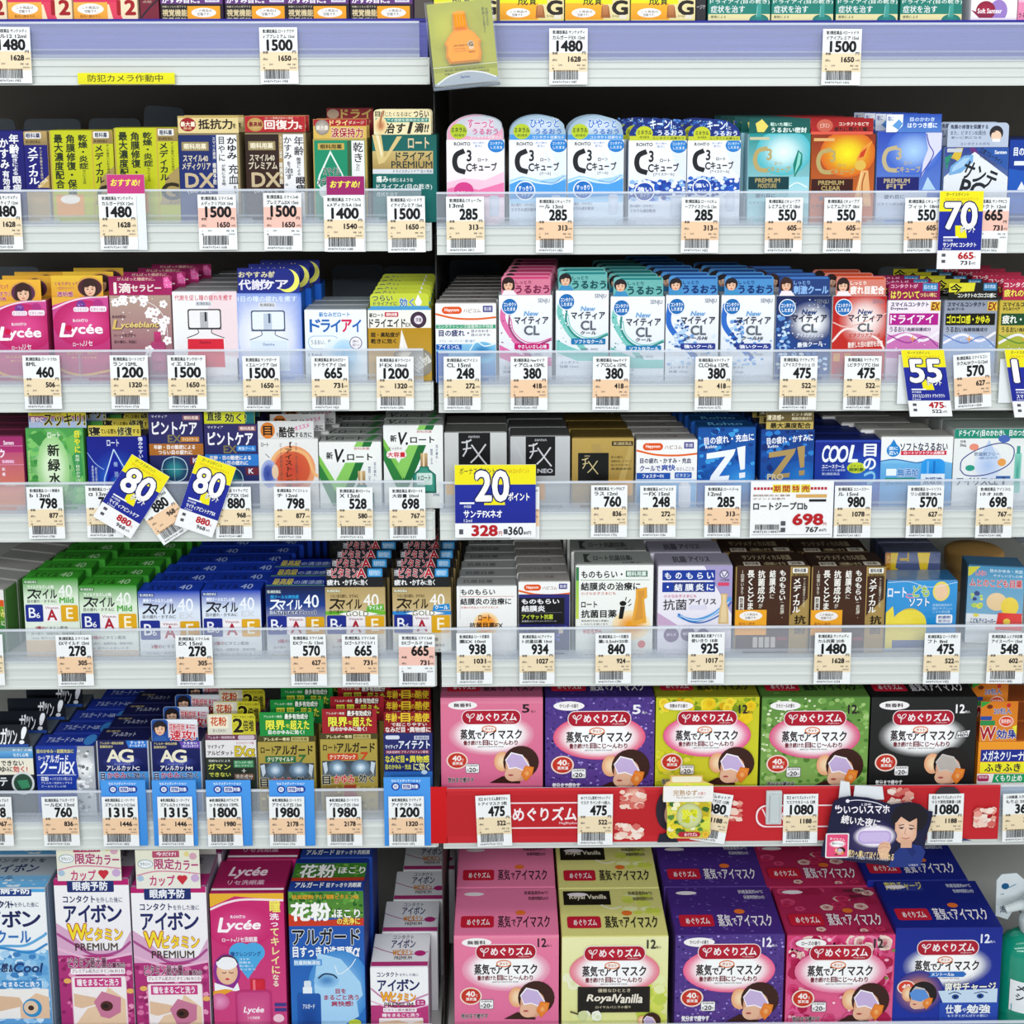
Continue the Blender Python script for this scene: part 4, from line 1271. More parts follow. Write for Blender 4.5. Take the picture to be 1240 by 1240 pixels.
# ------------------------------------------------------------------ fourth shelf, left bay
carton(3, 'b0', -190, 885, 104, 'pink to orange box at the left end', """
r -190 885 104 1240 b03078 e0905c
r -190 880 104 960 9c2c68 b03070
b 14 906 62 924 f4e0ec Santen
l 2 e8a8c8 -190 930 104 930
x -40 946 16 984 f6e4f0 ドウ
o 0 994 62 1012 3 d06c9c
t 4 996 58 1010 f8e4f0 第2類医薬品
l 2 e8a8c8 -190 1018 104 1018
b 0 1032 14 1046 f6e4f0 和
b 0 1054 14 1070 f6e4f0 痛
b 14 1102 60 1118 e8c8a8 目薬
""", base='b83c74', top='64203c', side='8c2c58', depth=26, n=7, dx=-3)
carton(3, 'b0', 118, 845, 388, 'green leaf box with black column lettering, fourth shelf', """
r 118 845 388 1240 4c9c4c 5cb85c
g 240 1030 110 190 .25 d4ecc4 5cac54
s 124 850 384 1230 60 26 4c9c48 5cb060 7cc468 3c8c44
p 3c8c40 130 880 190 860 230 900 180 930
p 6cb858 300 900 350 870 372 930 330 980
p 3c9450 330 980 372 940 380 1060 350 1100
g 240 1040 76 160 .35 dcf0cc 9cd088
b 222 864 280 892 e4ecdc ロート
b 218 922 272 976 1c241c 新
b 216 990 272 1046 1c241c 緑
b 218 1056 272 1108 1c241c 水
v 346 860 372 960 f0e030 目やに
u 346 970 366 1110 e4f4d8 充血・目のかゆみに
u 124 950 134 1090 c8e8a0 角膜保護成分配合
@head
r 135 770 405 848 a8b8d4
r 135 770 405 790 c8b82c
t 150 774 290 786 5c4c10 有効成分の防腐剤無添加
r 135 790 405 818 8c3c54 7c90b8
k 148 796 206 820 f0e0e8 7c2c44 目やに
k 208 780 400 836 201c18 e4d43c スッキリ!
""", base='54a44c', top='3c5c74', side='3c8440', depth=28, n=3, dx=14, head=('r', 135, 768, 405, 846, 'a8b8d4'), lean=0)
carton(3, 'b0', 405, 885, 685, 'royal blue box with glowing drop outline and gold header', """
r 405 885 685 1240 141c84 1c30a0
g 545 1110 150 170 .1 2c70dc 141f8c
b 500 900 556 930 d8dcf0 ロート
l 5 c8e4fc 530 945 496 1040 480 1090 486 1160 540 1200
l 5 c8e4fc 530 945 564 1010 598 1080 596 1160 540 1200
p 10209c 530 962 500 1040 488 1100 500 1160 540 1180 580 1150 588 1090 560 1020
g 540 1120 44 60 .1 3c9cf0 1424a0
b 526 1004 546 1026 8ca4d8 養
b 528 1050 546 1076 8ca4d8 潤
l 3 a8c8f0 405 960 440 1010 480 1040
v 646 888 668 986 e8ecfc 傷みやすい
u 422 1020 432 1110 c8d4f0 角膜修復成分
u 438 1030 448 1110 c8d4f0 配合点眼薬
@head
r 415 835 660 885 d4c048
k 416 842 470 882 201c18 f0e890 寝
b 474 852 546 874 3c3414 ている間も
k 550 842 620 882 201c18 f0e890 修復
b 622 852 654 872 3c3414 する
""", base='18248c', top='10164c', side='141c70', depth=28, n=3, dx=5, head=('r', 415, 835, 660, 886, 'd4c048'))
carton(3, 'b0', 460, 800, 690, 'dark blue box half hidden behind the glowing drop box', """
r 460 800 690 1100 141c60
b 480 806 580 826 6c6420 角膜
""", base='141c5c', top='0c1238', depth=28, Y=.105)
def pint(c, x0, yt, x1, sh, band, extra, head=None, hd='', n=2):
    carton(3, c, x0, yt, x1, sh, f"""
r {x0} {yt} {x1} 1240 302c64 1c2c5c
t {x0+16} {yt+10} {x0+90} {yt+22} e8e4f0 マイティア
o {x0+162} {yt+10} {x0+244} {yt+34} 3 8c5c68
b {x0+170} {yt+14} {x0+236} {yt+30} f4dcd4 眼科用薬
b {x0+18} {yt+40} {x0+228} {yt+98} f6f4f8 ピントケア
b {x0+90} {yt+102} {x0+150} {yt+136} 7c7450 EX
{extra}
r {x0} {yt+142} {x0+256} {yt+196} {band}
b {x0+22} {yt+148} {x0+216} {yt+168} f4f0ec 年齢・目の酷使による
b {x0+42} {yt+172} {x0+202} {yt+192} f4f0ec つらい目の疲れに
g {x0+115} {yt+262} 64 60 .1 2c8c90 1c3060
l 4 b8d8e0 {x0+54} {yt+262} {x0+70} {yt+220} {x0+115} {yt+204} {x0+160} {yt+220} {x0+176} {yt+262} {x0+160} {yt+304} {x0+115} {yt+320} {x0+70} {yt+304} {x0+54} {yt+262}
l 2 b8d8e0 {x0+50} {yt+262} {x0+180} {yt+262}
l 2 b8d8e0 {x0+115} {yt+200} {x0+115} {yt+322}
o {x0+190} {yt+204} {x0+250} {yt+240} 3 6c2434
b {x0+204} {yt+210} {x0+226} {yt+232} e4e4f0 K
@head
{hd}
""", base='2c2a60', top='1c1c3c', depth=28, n=n, head=head)
pint('b0', 693, 776, 948, 'indigo focus-care box with amber band, no header', 'b06c28', "o 842 886 930 910 3 c07c28\nt 850 890 924 906 fff0d8 マイルドクール")
pint('b0', 956, 826, 1208, 'indigo focus-care box with blue band and lime header', '2c78c8', "o 1106 928 1196 954 3 2c80d0\nt 1114 933 1190 950 e4f4ff 爽快クール", head=('r', 958, 768, 1195, 827, 'd0d028'), hd="""
r 958 768 1195 827 ccd024
r 1150 768 1195 827 1c6c70
k 972 770 1040 812 14180c e8ec80 直接
k 1056 778 1154 818 14180c e8ec80 効く!
""")

carton(3, 'b1', 48, 895, 328, 'pale eyeball-diagram box with brown column lettering and white header', """
r 48 895 328 1240 e8e8e6 dcdcd8
g 205 1040 110 112 .45 d84c30 e8a070
e 205 1040 84 84 c84430 d05c38
l 14 ecb478 110 1000 140 960 200 946 270 970 300 1040 310 1060 328 1076
g 96 1060 40 66 .4 4c5cb0 a8b4dc
e 88 1060 20 40 2c3c90 4c64b0
e 124 1050 16 34 e4c8a8
b 62 914 96 932 1c1c22 ロート
v 172 912 206 1160 4c2418 【アイストレッチ】
u 148 916 160 1090 7c5044 ピント調節筋の疲れ
u 220 916 232 1120 7c5044 つらい目の酷使に効く
l 3 4c4c54 80 966 100 984
@head
r 48 815 310 895 dcdcda
e 94 858 34 38 e89440 d8782c
b 74 838 114 880 1c1410 目
t 134 868 146 886 1c1c20 を
b 148 842 220 890 1c1410 酷使
b 222 866 300 890 1c1c20 する方に
z 220 832 290 852 -14 d85ca0 オススメ
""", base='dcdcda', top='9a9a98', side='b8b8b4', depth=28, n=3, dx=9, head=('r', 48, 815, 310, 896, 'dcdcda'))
def vroh(c, x0, yt, x1, sh, extra, n, dy=0):
    X = lambda v: x0+v*(x1-x0)/290
    Y_ = lambda v: yt+dy+v*(x1-x0)/290
    carton(3, c, x0, yt, x1, sh, f"""
r {x0} {yt} {x1} 1240 eff1ee e4e8e6
p 2c7c3c {X(0)} {Y_(80)} {X(0)} {Y_(170)} {X(60)} {Y_(300)} {X(110)} {Y_(300)}
p 7cc050 {X(0)} {Y_(62)} {X(0)} {Y_(100)} {X(90)} {Y_(260)} {X(112)} {Y_(250)}
p 1c6c34 {X(210)} {Y_(0)} {X(250)} {Y_(0)} {X(120)} {Y_(300)} {X(74)} {Y_(300)}
p 88c860 {X(176)} {Y_(0)} {X(210)} {Y_(0)} {X(100)} {Y_(260)} {X(64)} {Y_(200)}
r {X(150)} {Y_(24)} {X(240)} {Y_(40)} eff1ee
t {X(164)} {Y_(26)} {X(236)} {Y_(38)} b03c4c 眼科用薬
p eff1ee {X(30)} {Y_(40)} {X(270)} {Y_(40)} {X(262)} {Y_(96)} {X(26)} {Y_(98)}
b {X(34)} {Y_(48)} {X(64)} {Y_(80)} 1c1c20 新
i {X(74)} {Y_(36)} {X(118)} {Y_(94)} 1c1c20 V.
b {X(132)} {Y_(56)} {X(248)} {Y_(86)} 1c1c20 ロート
u {X(228)} {Y_(116)} {X(240)} {Y_(190)} 3c4c7c 眼疲労・かすみ
u {X(254)} {Y_(96)} {X(266)} {Y_(180)} 3c4c7c 目の疲れ、
r {X(180)} {Y_(136)} {X(214)} {Y_(200)} c8a878 8c6c48
r {X(190)} {Y_(136)} {X(200)} {Y_(200)} e8d0a8
p 1c6c5c {X(176)} {Y_(200)} {X(218)} {Y_(200)} {X(222)} {Y_(214)} {X(254)} {Y_(240)} {X(256)} {Y_(330)} {X(140)} {Y_(330)} {X(140)} {Y_(240)} {X(172)} {Y_(214)}
p 3c9480 {X(180)} {Y_(206)} {X(212)} {Y_(206)} {X(216)} {Y_(220)} {X(246)} {Y_(244)} {X(246)} {Y_(320)} {X(150)} {Y_(320)} {X(150)} {Y_(244)} {X(176)} {Y_(220)}
o {X(160)} {Y_(232)} {X(236)} {Y_(290)} 6 cfe4dc
i {X(166)} {Y_(244)} {X(228)} {Y_(268)} 1c4c40 V.ロート
{extra(X, Y_)}
@top
i 8 20 22 80 3a3c3a V.
b 26 34 70 76 3a3c3a ロート
p 4c8c54 72 96 84 96 94 4 84 4
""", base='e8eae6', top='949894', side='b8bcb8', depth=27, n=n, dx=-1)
vroh('b1', 333, 910, 625, 'smaller white box with green V stripes and teal bottle', lambda X, Y_: '', 4)
vroh('b1', 635, 832, 915, 'bigger white box with green V stripes and red oval', lambda X, Y_: f"""
t {X(26)} {Y_(106)} {X(90)} {Y_(118)} 4c3c3c たっぷりの
o {X(14)} {Y_(124)} {X(112)} {Y_(160)} 18 f8ecec
b {X(20)} {Y_(130)} {X(106)} {Y_(154)} c82838 大容量
t {X(240)} {Y_(330)} {X(272)} {Y_(344)} 3c4c7c 20mL""", 4)
def fx(c, x0, yt, x1, sh, base, b2, art, n, top, dx=0):
    X = lambda v: x0+v*(x1-x0)/290
    Y_ = lambda v: yt+v*(x1-x0)/290
    carton(3, c, x0, yt, x1, sh, f"""
r {x0} {yt} {x1} 1240 {base} {b2}
{art(X, Y_)}
""", base=base, top=top, side=b2, depth=34, n=n, mat='foil', dx=dx)
FXL = lambda X, Y_, a, b, k, c='dcdce0': f"""
l {7*k} {c} {X(a)} {Y_(b+14*k)} {X(a+24*k)} {Y_(b+12*k)} {X(a+44*k)} {Y_(b+2*k)}
l {7*k} {c} {X(a+24*k)} {Y_(b+4*k)} {X(a+22*k)} {Y_(b+46*k)} {X(a+6*k)} {Y_(b+76*k)}
l {6*k} {c} {X(a+6*k)} {Y_(b+44*k)} {X(a+44*k)} {Y_(b+38*k)}
l {7*k} {c} {X(a+44*k)} {Y_(b+24*k)} {X(a+80*k)} {Y_(b+74*k)} {X(a+112*k)} {Y_(b+114*k)}
l {7*k} {c} {X(a+108*k)} {Y_(b+22*k)} {X(a+70*k)} {Y_(b+74*k)} {X(a+40*k)} {Y_(b+104*k)}"""
fx('b1', 922, 866, 1214, 'silver foil FX box behind the 20 point card', 'dcdedc', 'b8bab8', lambda X, Y_: f"""
r {X(66)} {Y_(2)} {X(214)} {Y_(160)} 101012
t {X(112)} {Y_(14)} {X(164)} {Y_(26)} c8c8cc santen
{FXL(X, Y_, 80, 32, 1.05)}
o {X(6)} {Y_(230)} {X(44)} {Y_(290)} 6 e8b040
t {X(60)} {Y_(300)} {X(140)} {Y_(314)} 3c3c40 第2類医薬品
""", 2, '70706c')
fx('b2', 70, 884, 350, 'silver foil FX box with NEO wording', 'd2d4d6', 'a8aaac', lambda X, Y_: f"""
p d0d2d2 {X(2)} {Y_(2)} {X(20)} {Y_(2)} {X(66)} {Y_(110)} {X(66)} {Y_(140)}
r {X(74)} {Y_(2)} {X(218)} {Y_(192)} 101012
t {X(118)} {Y_(12)} {X(176)} {Y_(24)} c8c8cc santen
{FXL(X, Y_, 88, 32, 1.0)}
b {X(132)} {Y_(158)} {X(206)} {Y_(178)} d0d0d4 NEO
o {X(140)} {Y_(226)} {X(168)} {Y_(310)} 6 e8a030
""", 3, '5c5c5a', dx=-2)
fx('b2', 360, 892, 650, 'gold foil box with small black FX square', 'c8a858', '96783a', lambda X, Y_: f"""
p b89c58 {X(90)} {Y_(30)} {X(130)} {Y_(30)} {X(210)} {Y_(320)} {X(150)} {Y_(320)}
p c8ac64 {X(270)} {Y_(30)} {X(290)} {Y_(30)} {X(220)} {Y_(320)} {X(180)} {Y_(320)}
o {X(186)} {Y_(16)} {X(286)} {Y_(38)} 3 3c3018
t {X(194)} {Y_(20)} {X(278)} {Y_(34)} e0c890 第2類医薬品
r {X(28)} {Y_(70)} {X(172)} {Y_(208)} 0c0c0c
t {X(58)} {Y_(80)} {X(84)} {Y_(88)} c8b890 santen
{FXL(X, Y_, 46, 92, .68, 'd8c890')}
t {X(184)} {Y_(84)} {X(240)} {Y_(96)} 4c3c18 目の疲れ
t {X(184)} {Y_(104)} {X(280)} {Y_(114)} 4c3c18 結膜充血・ビタミン
t {X(184)} {Y_(122)} {X(270)} {Y_(132)} 4c3c18 目のかすみに効く
t {X(184)} {Y_(140)} {X(280)} {Y_(150)} 4c3c18 高濃度配合
o {X(170)} {Y_(196)} {X(286)} {Y_(270)} 8 f0b040
""", 3, '6c5828', dx=-3)
hapy(3, 'b2', 662, 900, 948, 'white and orange generic drop box with blue banner', lambda X, Y_: f"""
b {X(18)} {Y_(86)} {X(256)} {Y_(110)} 1c2c5c 目の疲れ・かすみ・充血
b {X(18)} {Y_(120)} {X(112)} {Y_(146)} 2c3c8c クールで
b {X(118)} {Y_(116)} {X(182)} {Y_(144)} 2c50a8 爽快
t {X(188)} {Y_(128)} {X(270)} {Y_(144)} 3c5080 なさしごこち
r {X(2)} {Y_(154)} {X(160)} {Y_(184)} 1c50a8
b {X(30)} {Y_(160)} {X(130)} {Y_(178)} f0f4ff フォスターFX
o {X(180)} {Y_(152)} {X(260)} {Y_(180)} 4 2c60b0
t {X(188)} {Y_(158)} {X(252)} {Y_(174)} e8f0ff ビタミン
r {X(2)} {Y_(186)} {X(282)} {Y_(340)} 8cc0e8 5c9cd8
o {X(200)} {Y_(200)} {X(256)} {Y_(320)} 20 e8e8f0
r {X(214)} {Y_(196)} {X(244)} {Y_(226)} f4f4f8
""", 7, dx=-4)
def zbox(c, x0, yt, x1, sh, col, top, t1, zc, n, head=None, hd='', extra='', dx=0, yy=0):
    X = lambda v: x0+v*(x1-x0)/262
    Y_ = lambda v: yt+yy+v*(x1-x0)/262
    carton(3, c, x0, yt, x1, sh, f"""
r {x0} {yt} {x1} 1240 {col[0]} {col[1]}
s {x0} {yt} {x1} 1230 90 20 {col[0]} {col[1]} {col[2]} {col[3]}
g {X(200)} {Y_(250)} 110 90 .05 {col[3]} {col[1]}
z {X(28)} {Y_(36)} {X(254)} {Y_(70)} -5 f0f4fc {t1}
z {X(34)} {Y_(80)} {X(86)} {Y_(94)} -5 f0f4fc Rohto
p {zc} {X(40)} {Y_(118)} {X(172)} {Y_(98)} {X(164)} {Y_(124)} {X(98)} {Y_(222)} {X(146)} {Y_(218)} {X(142)} {Y_(240)} {X(54)} {Y_(246)} {X(62)} {Y_(220)} {X(126)} {Y_(132)} {X(40)} {Y_(144)}
p {zc} {X(178)} {Y_(92)} {X(216)} {Y_(84)} {X(216)} {Y_(190)} {X(196)} {Y_(194)}
p {zc} {X(190)} {Y_(208)} {X(218)} {Y_(204)} {X(218)} {Y_(228)} {X(192)} {Y_(232)}
{extra}
@top
t 20 20 80 70 6cb4e0 Rohto
@head
{hd}
""", base=col[0], top=top, depth=24, n=n, head=head, dx=dx)
zbox('b2', 952, 842, 1222, 'bright blue Z box with white letter, no header', ('1450a0', '1c68c0', '0c3c88', '3c9ce0'), '0c3c6c', '目の疲れ・充血に', 'f2f6fc', 6, dx=-4)
zbox('b3', 8, 852, 258, 'deep blue Z box with gold letter and gold header', ('14408c', '1454a8', '0c2c70', '2c80d0'), '0c2048', '目の疲れ・かすみに', 'b0945c', 4, head=('r', 30, 766, 252, 853, 'b49a50'), hd="""
r 30 766 252 818 5c5030 6c5c34
b 34 786 112 810 f0e4c0 清涼感+
t 150 776 244 790 f0e4c0 ピント調節
t 150 796 244 810 f0e4c0 機能改善成分
r 30 818 252 853 c8b060
b 50 822 240 848 241c10 最大濃度配合
""", extra="b 42 1060 116 1086 d8c8a0 PRO", yy=-5, dx=-3)
carton(3, 'b3', 262, 902, 572, 'wide blue box with italic cool lettering and lime oval', """
r 262 902 572 1240 14288c 1c44a8
g 500 1100 140 150 .1 2c70c8 1830a0
r 262 902 572 912 2c48b0
i 296 928 330 1004 f2f6fc C
i 328 930 372 1004 f2f6fc O
i 370 930 416 1004 f2f6fc O
i 420 928 462 1004 f2f6fc L
b 296 1016 402 1034 f0f4fc ユニースクール
t 296 1038 406 1048 c8d8f4 スーッとした爽快感
t 296 1054 380 1066 c8d8f4 第2類医薬品
e 458 1032 44 26 c8d82c
t 428 1016 486 1030 1c4c2c スキッと
b 424 1032 492 1048 1c4c2c 超刺激
b 492 922 548 978 f2f6fc 目
b 492 988 548 1040 f2f6fc の
b 496 1050 548 1110 8cc8e8 つ
""", base='14288c', top='0c1c58', side='102070', depth=26, n=6, dx=-11)
carton(3, 'b3', 572, 886, 910, 'wide white and blue moist box with blue bottle picture', """
r 572 886 910 1240 f4f4f2 e8f0f4
p 7cc0e8 572 1000 640 992 740 1006 820 990 910 1010 910 1240 572 1240
r 572 1010 910 1240 6cb4e4 3c8ccc
l 5 2c68a8 572 1000 640 992 740 1008 780 1000
e 630 950 32 30 1c84cc
p 1c84cc 630 898 602 944 658 944
b 608 932 650 948 f0f8ff 涙に
b 610 952 650 970 f0f8ff 近い
b 662 916 884 952 1c2c4c ソフトなうるおい
r 666 952 880 972 d02c48
b 680 955 870 969 fff0f0 ロートソフトワン点眼液
o 600 1036 648 1068 3 f0f8ff
k 654 1036 750 1074 2c7cc0 f4f8ff 無添加
r 596 1078 740 1092 1c8c78
t 600 1096 700 1112 1c5c48 フレッシュ
o 764 990 876 1120 30 1c88dc 2c9ce8
r 764 1060 876 1240 e4ecf4
r 790 1000 800 1060 68b4f0
r 820 1000 830 1060 1474c4
b 776 1076 864 1110 3c5c8c 点眼液
@top
t 30 30 52 70 4c4c4c ロートソフト
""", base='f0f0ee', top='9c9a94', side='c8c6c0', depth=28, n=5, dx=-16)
carton(3, 'b3', 916, 850, 1290, 'wide pale box with teal strip, water drop and orbit rings', """
r 916 850 1290 1240 eceeec e4e8ea
r 926 804 1290 850 1c8c74
r 916 850 1290 894 1c8c74
k 938 856 1290 888 f0f6f2 1c8c74 ドライアイ(目のかわき)、目のつかれに
t 944 902 970 914 4c5460 容量
b 944 918 974 932 2c3440 30mL
g 1080 1010 66 80 .3 b8ccec dce4f0
e 1080 1020 62 56 a8c0e8 d4def0
p b8cce8 1080 900 1034 990 1126 990
l 5 3c4c8c 950 1040 960 990 1040 940 1140 916 1196 940 1190 1000 1140 1040 1060 1066 980 1066 950 1040
e 1010 934 22 16 e89078
e 1150 896 28 18 4c6cb8
e 1144 1006 20 18 e8a050
e 996 1032 22 14 2c9c84
t 1014 958 1130 976 3c5c8c 防腐剤フリー
t 1030 980 1120 992 5c7ca8 一回使い切りタイプ
r 1120 1070 1188 1086 3c68a8
b 936 1078 1130 1112 2c3454 アイリスCL
b 1134 1076 1180 1110 2c3454 I
o 1204 960 1236 1150 10 3c9c8c 8cd0c0
r 1212 930 1228 966 3c9c8c
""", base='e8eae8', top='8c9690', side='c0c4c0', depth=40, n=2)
carton(3, 'b3', 780, 800, 912, 'white box seen side on behind the moist and drop boxes', """
r 780 800 912 1100 d8d8d4
t 790 812 900 832 4c4c4c アイリスCL
""", base='d8d6d0', top='a8a8a4', depth=30, Y=.125)

# ------------------------------------------------------------------ fifth shelf, left bay
carton(4, 'c0', -230, 352, 32, 'green and orange angled box at the left end', """
r -230 352 32 800 5c9c2c
r -230 352 32 400 eeece8
r -230 400 32 430 e0581c
r -230 430 32 520 7cb42c 4c8c28
o -40 362 18 390 3 f4ecec
t -30 368 14 384 c85048 第3類
k -34 442 34 482 fff080 2c7c3c かゆみ
b -34 496 30 520 f0f4e0 効くに
r -230 520 32 800 3c8c44
""", base='dcdad4', top='9a9894', side='4c7c3c', depth=26, n=7, dx=6, rot=-14, Y=.026)
def smile(c, x0, yt, x1, sh, g1, g2, top, dk, sub1, sub2, mid, n, dx, midcol, head=None, hd='', topart=None, base=None, letters='1c1c24', band='', s40='c8ccd4', side=None, yd=0):
    X = lambda v: x0+v*(x1-x0)/270
    Y_ = lambda v: yt+yd+v*(x1-x0)/270
    carton(4, c, x0, yt, x1, sh, up=.0026 if x1 == 953 else 0, art=f"""
r {x0} {yt} {x1} {yt+90} {g1} {g2}
r {x0} {yt+90} {x1} 800 {g2} ecefec
{band}
r {X(4)} {Y_(8)} {X(72)} {Y_(26)} {dk}
t {X(8)} {Y_(11)} {X(68)} {Y_(23)} e8f0e4 第2類医薬品
b {X(22)} {Y_(32)} {X(150)} {Y_(48)} {sub1[0]} {sub1[1]}
b {X(18)} {Y_(54)} {X(66)} {Y_(98)} {letters} ス
b {X(58)} {Y_(54)} {X(164)} {Y_(98)} {letters} マイル
t {X(18)} {Y_(102)} {X(162)} {Y_(118)} {letters} 目の疲れ・かすみに
t {X(172)} {Y_(32)} {X(240)} {Y_(88)} {s40} 40
{mid(X, Y_)}
o {X(6)} {Y_(126)} {X(92)} {Y_(210)} 7 1c2c8c
t {X(22)} {Y_(142)} {X(56)} {Y_(190)} f2f4fa B
t {X(58)} {Y_(166)} {X(76)} {Y_(192)} f2f4fa 6
o {X(94)} {Y_(130)} {X(178)} {Y_(210)} 7 f4f0f2
t {X(104)} {Y_(136)} {X(168)} {Y_(148)} 8c2c40 Vitamin
b {X(112)} {Y_(152)} {X(158)} {Y_(202)} b01c34 A
o {X(180)} {Y_(130)} {X(264)} {Y_(210)} 7 e0a818
t {X(206)} {Y_(142)} {X(238)} {Y_(196)} fbf4dc E
b {X(50)} {Y_(232)} {X(96)} {Y_(248)} a84050 3種の
t {X(100)} {Y_(232)} {X(210)} {Y_(248)} 5c5c6c ビタミン配合
t {X(30)} {Y_(262)} {X(240)} {Y_(274)} 8c8c94 目の疲れ・結膜充血・眼病予防
t {X(30)} {Y_(284)} {X(220)} {Y_(296)} 8c8c94 15mL 目やにの多いとき
r {x0} {Y_(300)} {x1} 800 e4c8a4
@top
{topart or ''}
@head
{hd}
""", base=base or g1, top=top, side=side or top, depth=26.5, n=n, dx=dx, head=head)
TP = lambda c2, c1='14240c': f"b 14 38 60 86 {c1} スマイル\nt 64 34 84 84 {c2} 40"
MILD = lambda X, Y_: f"b {X(176)} {Y_(92)} {X(244)} {Y_(118)} 4ca43c Mild"
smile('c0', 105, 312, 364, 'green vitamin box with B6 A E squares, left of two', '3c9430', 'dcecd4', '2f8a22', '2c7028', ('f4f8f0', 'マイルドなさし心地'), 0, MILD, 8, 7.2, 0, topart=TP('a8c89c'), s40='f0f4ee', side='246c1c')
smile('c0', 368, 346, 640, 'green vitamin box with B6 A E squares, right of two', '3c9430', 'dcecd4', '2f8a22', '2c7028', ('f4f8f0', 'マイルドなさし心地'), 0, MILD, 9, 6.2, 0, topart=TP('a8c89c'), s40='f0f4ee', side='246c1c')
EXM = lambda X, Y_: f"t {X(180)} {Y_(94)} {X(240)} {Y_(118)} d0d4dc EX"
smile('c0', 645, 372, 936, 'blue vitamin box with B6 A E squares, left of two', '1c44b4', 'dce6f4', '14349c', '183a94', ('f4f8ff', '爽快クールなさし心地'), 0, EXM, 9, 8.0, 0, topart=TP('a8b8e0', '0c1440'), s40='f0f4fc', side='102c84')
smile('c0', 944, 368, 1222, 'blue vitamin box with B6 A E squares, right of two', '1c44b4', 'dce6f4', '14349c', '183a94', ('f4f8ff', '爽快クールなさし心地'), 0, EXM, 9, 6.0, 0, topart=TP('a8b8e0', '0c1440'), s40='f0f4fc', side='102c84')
smile('c1', 82, 348, 362, 'black and blue super cool box with vitamin squares', '101838', '183c8c', '14288c', '3c4c6c', ('2ca4e0', '超クールな爽快感'), 0, lambda X, Y_: f"""
k {X(40)} {Y_(100)} {X(226)} {Y_(124)} 1c2c5c f0f4fc SuperCool
""", 3, 0, 0, letters='f2f6fc', s40='f2f6fc', topart="b 10 20 44 84 d8c84c 最高級\nt 46 40 96 80 b8c8d8 の清涼感!\nr 0 90 100 100 6cb43c", side='0c1c5c', yd=8, band="")
carton(4, 'c1', 98, 300, 380, 'deeper super cool box behind the black and blue one', """
r 98 300 380 700 14248c
@top
b 14 20 44 84 8c8440 最高級
t 48 40 90 80 7c8c98 の清涼感!
""", base='14248c', top='14288c', side='0c1c5c', depth=27, Y=.092, n=2)
HGD = lambda x0, x1, y0: f"""
r {x0} {y0} {x1} {y0+90} 1c1c20
r {x0} {y0} {x1} {y0+42} 24242c
o {x0+195} {y0+4} {x1-4} {y0+42} 5 2c90d0
t {x0+202} {y0+10} {x1-12} {y0+36} e0f4ff 角膜修復成分
b {x0+4} {y0+8} {x0+24} {y0+36} e8e8ec 天然型
k {x0+26} {y0+2} {x0+150} {y0+44} b82434 f4e8e8 ビタミン
k {x0+146} {y0+2} {x0+186} {y0+44} b82434 f4e8e8 A
b {x0+4} {y0+54} {x0+84} {y0+80} f4f4f4 疲れ・
b {x0+88} {y0+54} {x0+144} {y0+80} f4f4f4 かすみ
t {x0+146} {y0+60} {x0+160} {y0+78} f4f4f4 に
b {x0+162} {y0+54} {x0+194} {y0+80} f4f4f4 効く"""
GM = lambda col, w_: (lambda X, Y_: f"""
p f4f4f0 {X(60)} {Y_(120)} {X(130)} {Y_(104)} {X(150)} {Y_(104)} {X(240)} {Y_(120)} {X(150)} {Y_(136)} {X(130)} {Y_(136)}
t {X(92)} {Y_(108)} {X(194)} {Y_(131)} 7c7450 GOLD
p {col} {X(190)} {Y_(84)} {X(262)} {Y_(76)} {X(266)} {Y_(104)} {X(184)} {Y_(110)}
b {X(196)} {Y_(84)} {X(256)} {Y_(102)} f4f8f0 {w_}""")
for c, x0, x1, yt, hy, col, w_, sh, n, bnd in (('c1', 362, 644, 352, 264, '5cb030', 'マイルド', 'gold vitamin box with green tab and black header', 5, '6cb830'), ('c1', 678, 953, 352, 264, '1c88d0', 'クール', 'gold vitamin box with blue tab and black header', 6, '2c88d0')):
    smile(c, x0, yt, x1, sh, 'b49c68', 'c8b07c', '4c4430', 'a08c5c', ('4c3c1c', 'つらい目の疲れ、かすみに'), 0, GM(col, w_), n, 3 if n == 5 else 1.5, 0, letters='1c1408', s40='f4f2ea', head=('r', x0+6, hy, x1-8, yt+1, '1c1c20'), hd=HGD(x0+6, x1-8, hy), side='4c4028', base='b49c68', band=f"r {x0} {yt+112} {x1} {yt+130} {bnd}")
carton(4, 'c1', 980, 346, 1262, 'white dotted box with orange sun, for styes, beside the upright', """
r 980 346 1262 800 f4f4f2 ececea
b 1000 362 1160 388 1c1c20 ものもらい
l 2 c84438 996 396 1250 396
b 998 404 1236 434 1c1c20 結膜炎の治療に
t 1000 442 1176 452 c84438 生後4か月以上のお子さまにも
g 1118 524 60 54 .5 f49c2c fbe0b0
b 1082 482 1140 508 2c1c14 ロート
b 1040 518 1196 546 2c1c14 抗菌目薬EX
l 2 c8c8cc 996 346 996 500
s 990 560 1250 640 10 6 e8e8e8
@top
t 10 30 60 70 4c4c4c 抗菌目薬
""", base='f0f0ee', top='8e908e', side='c4c6c4', depth=24, n=7, dx=2)
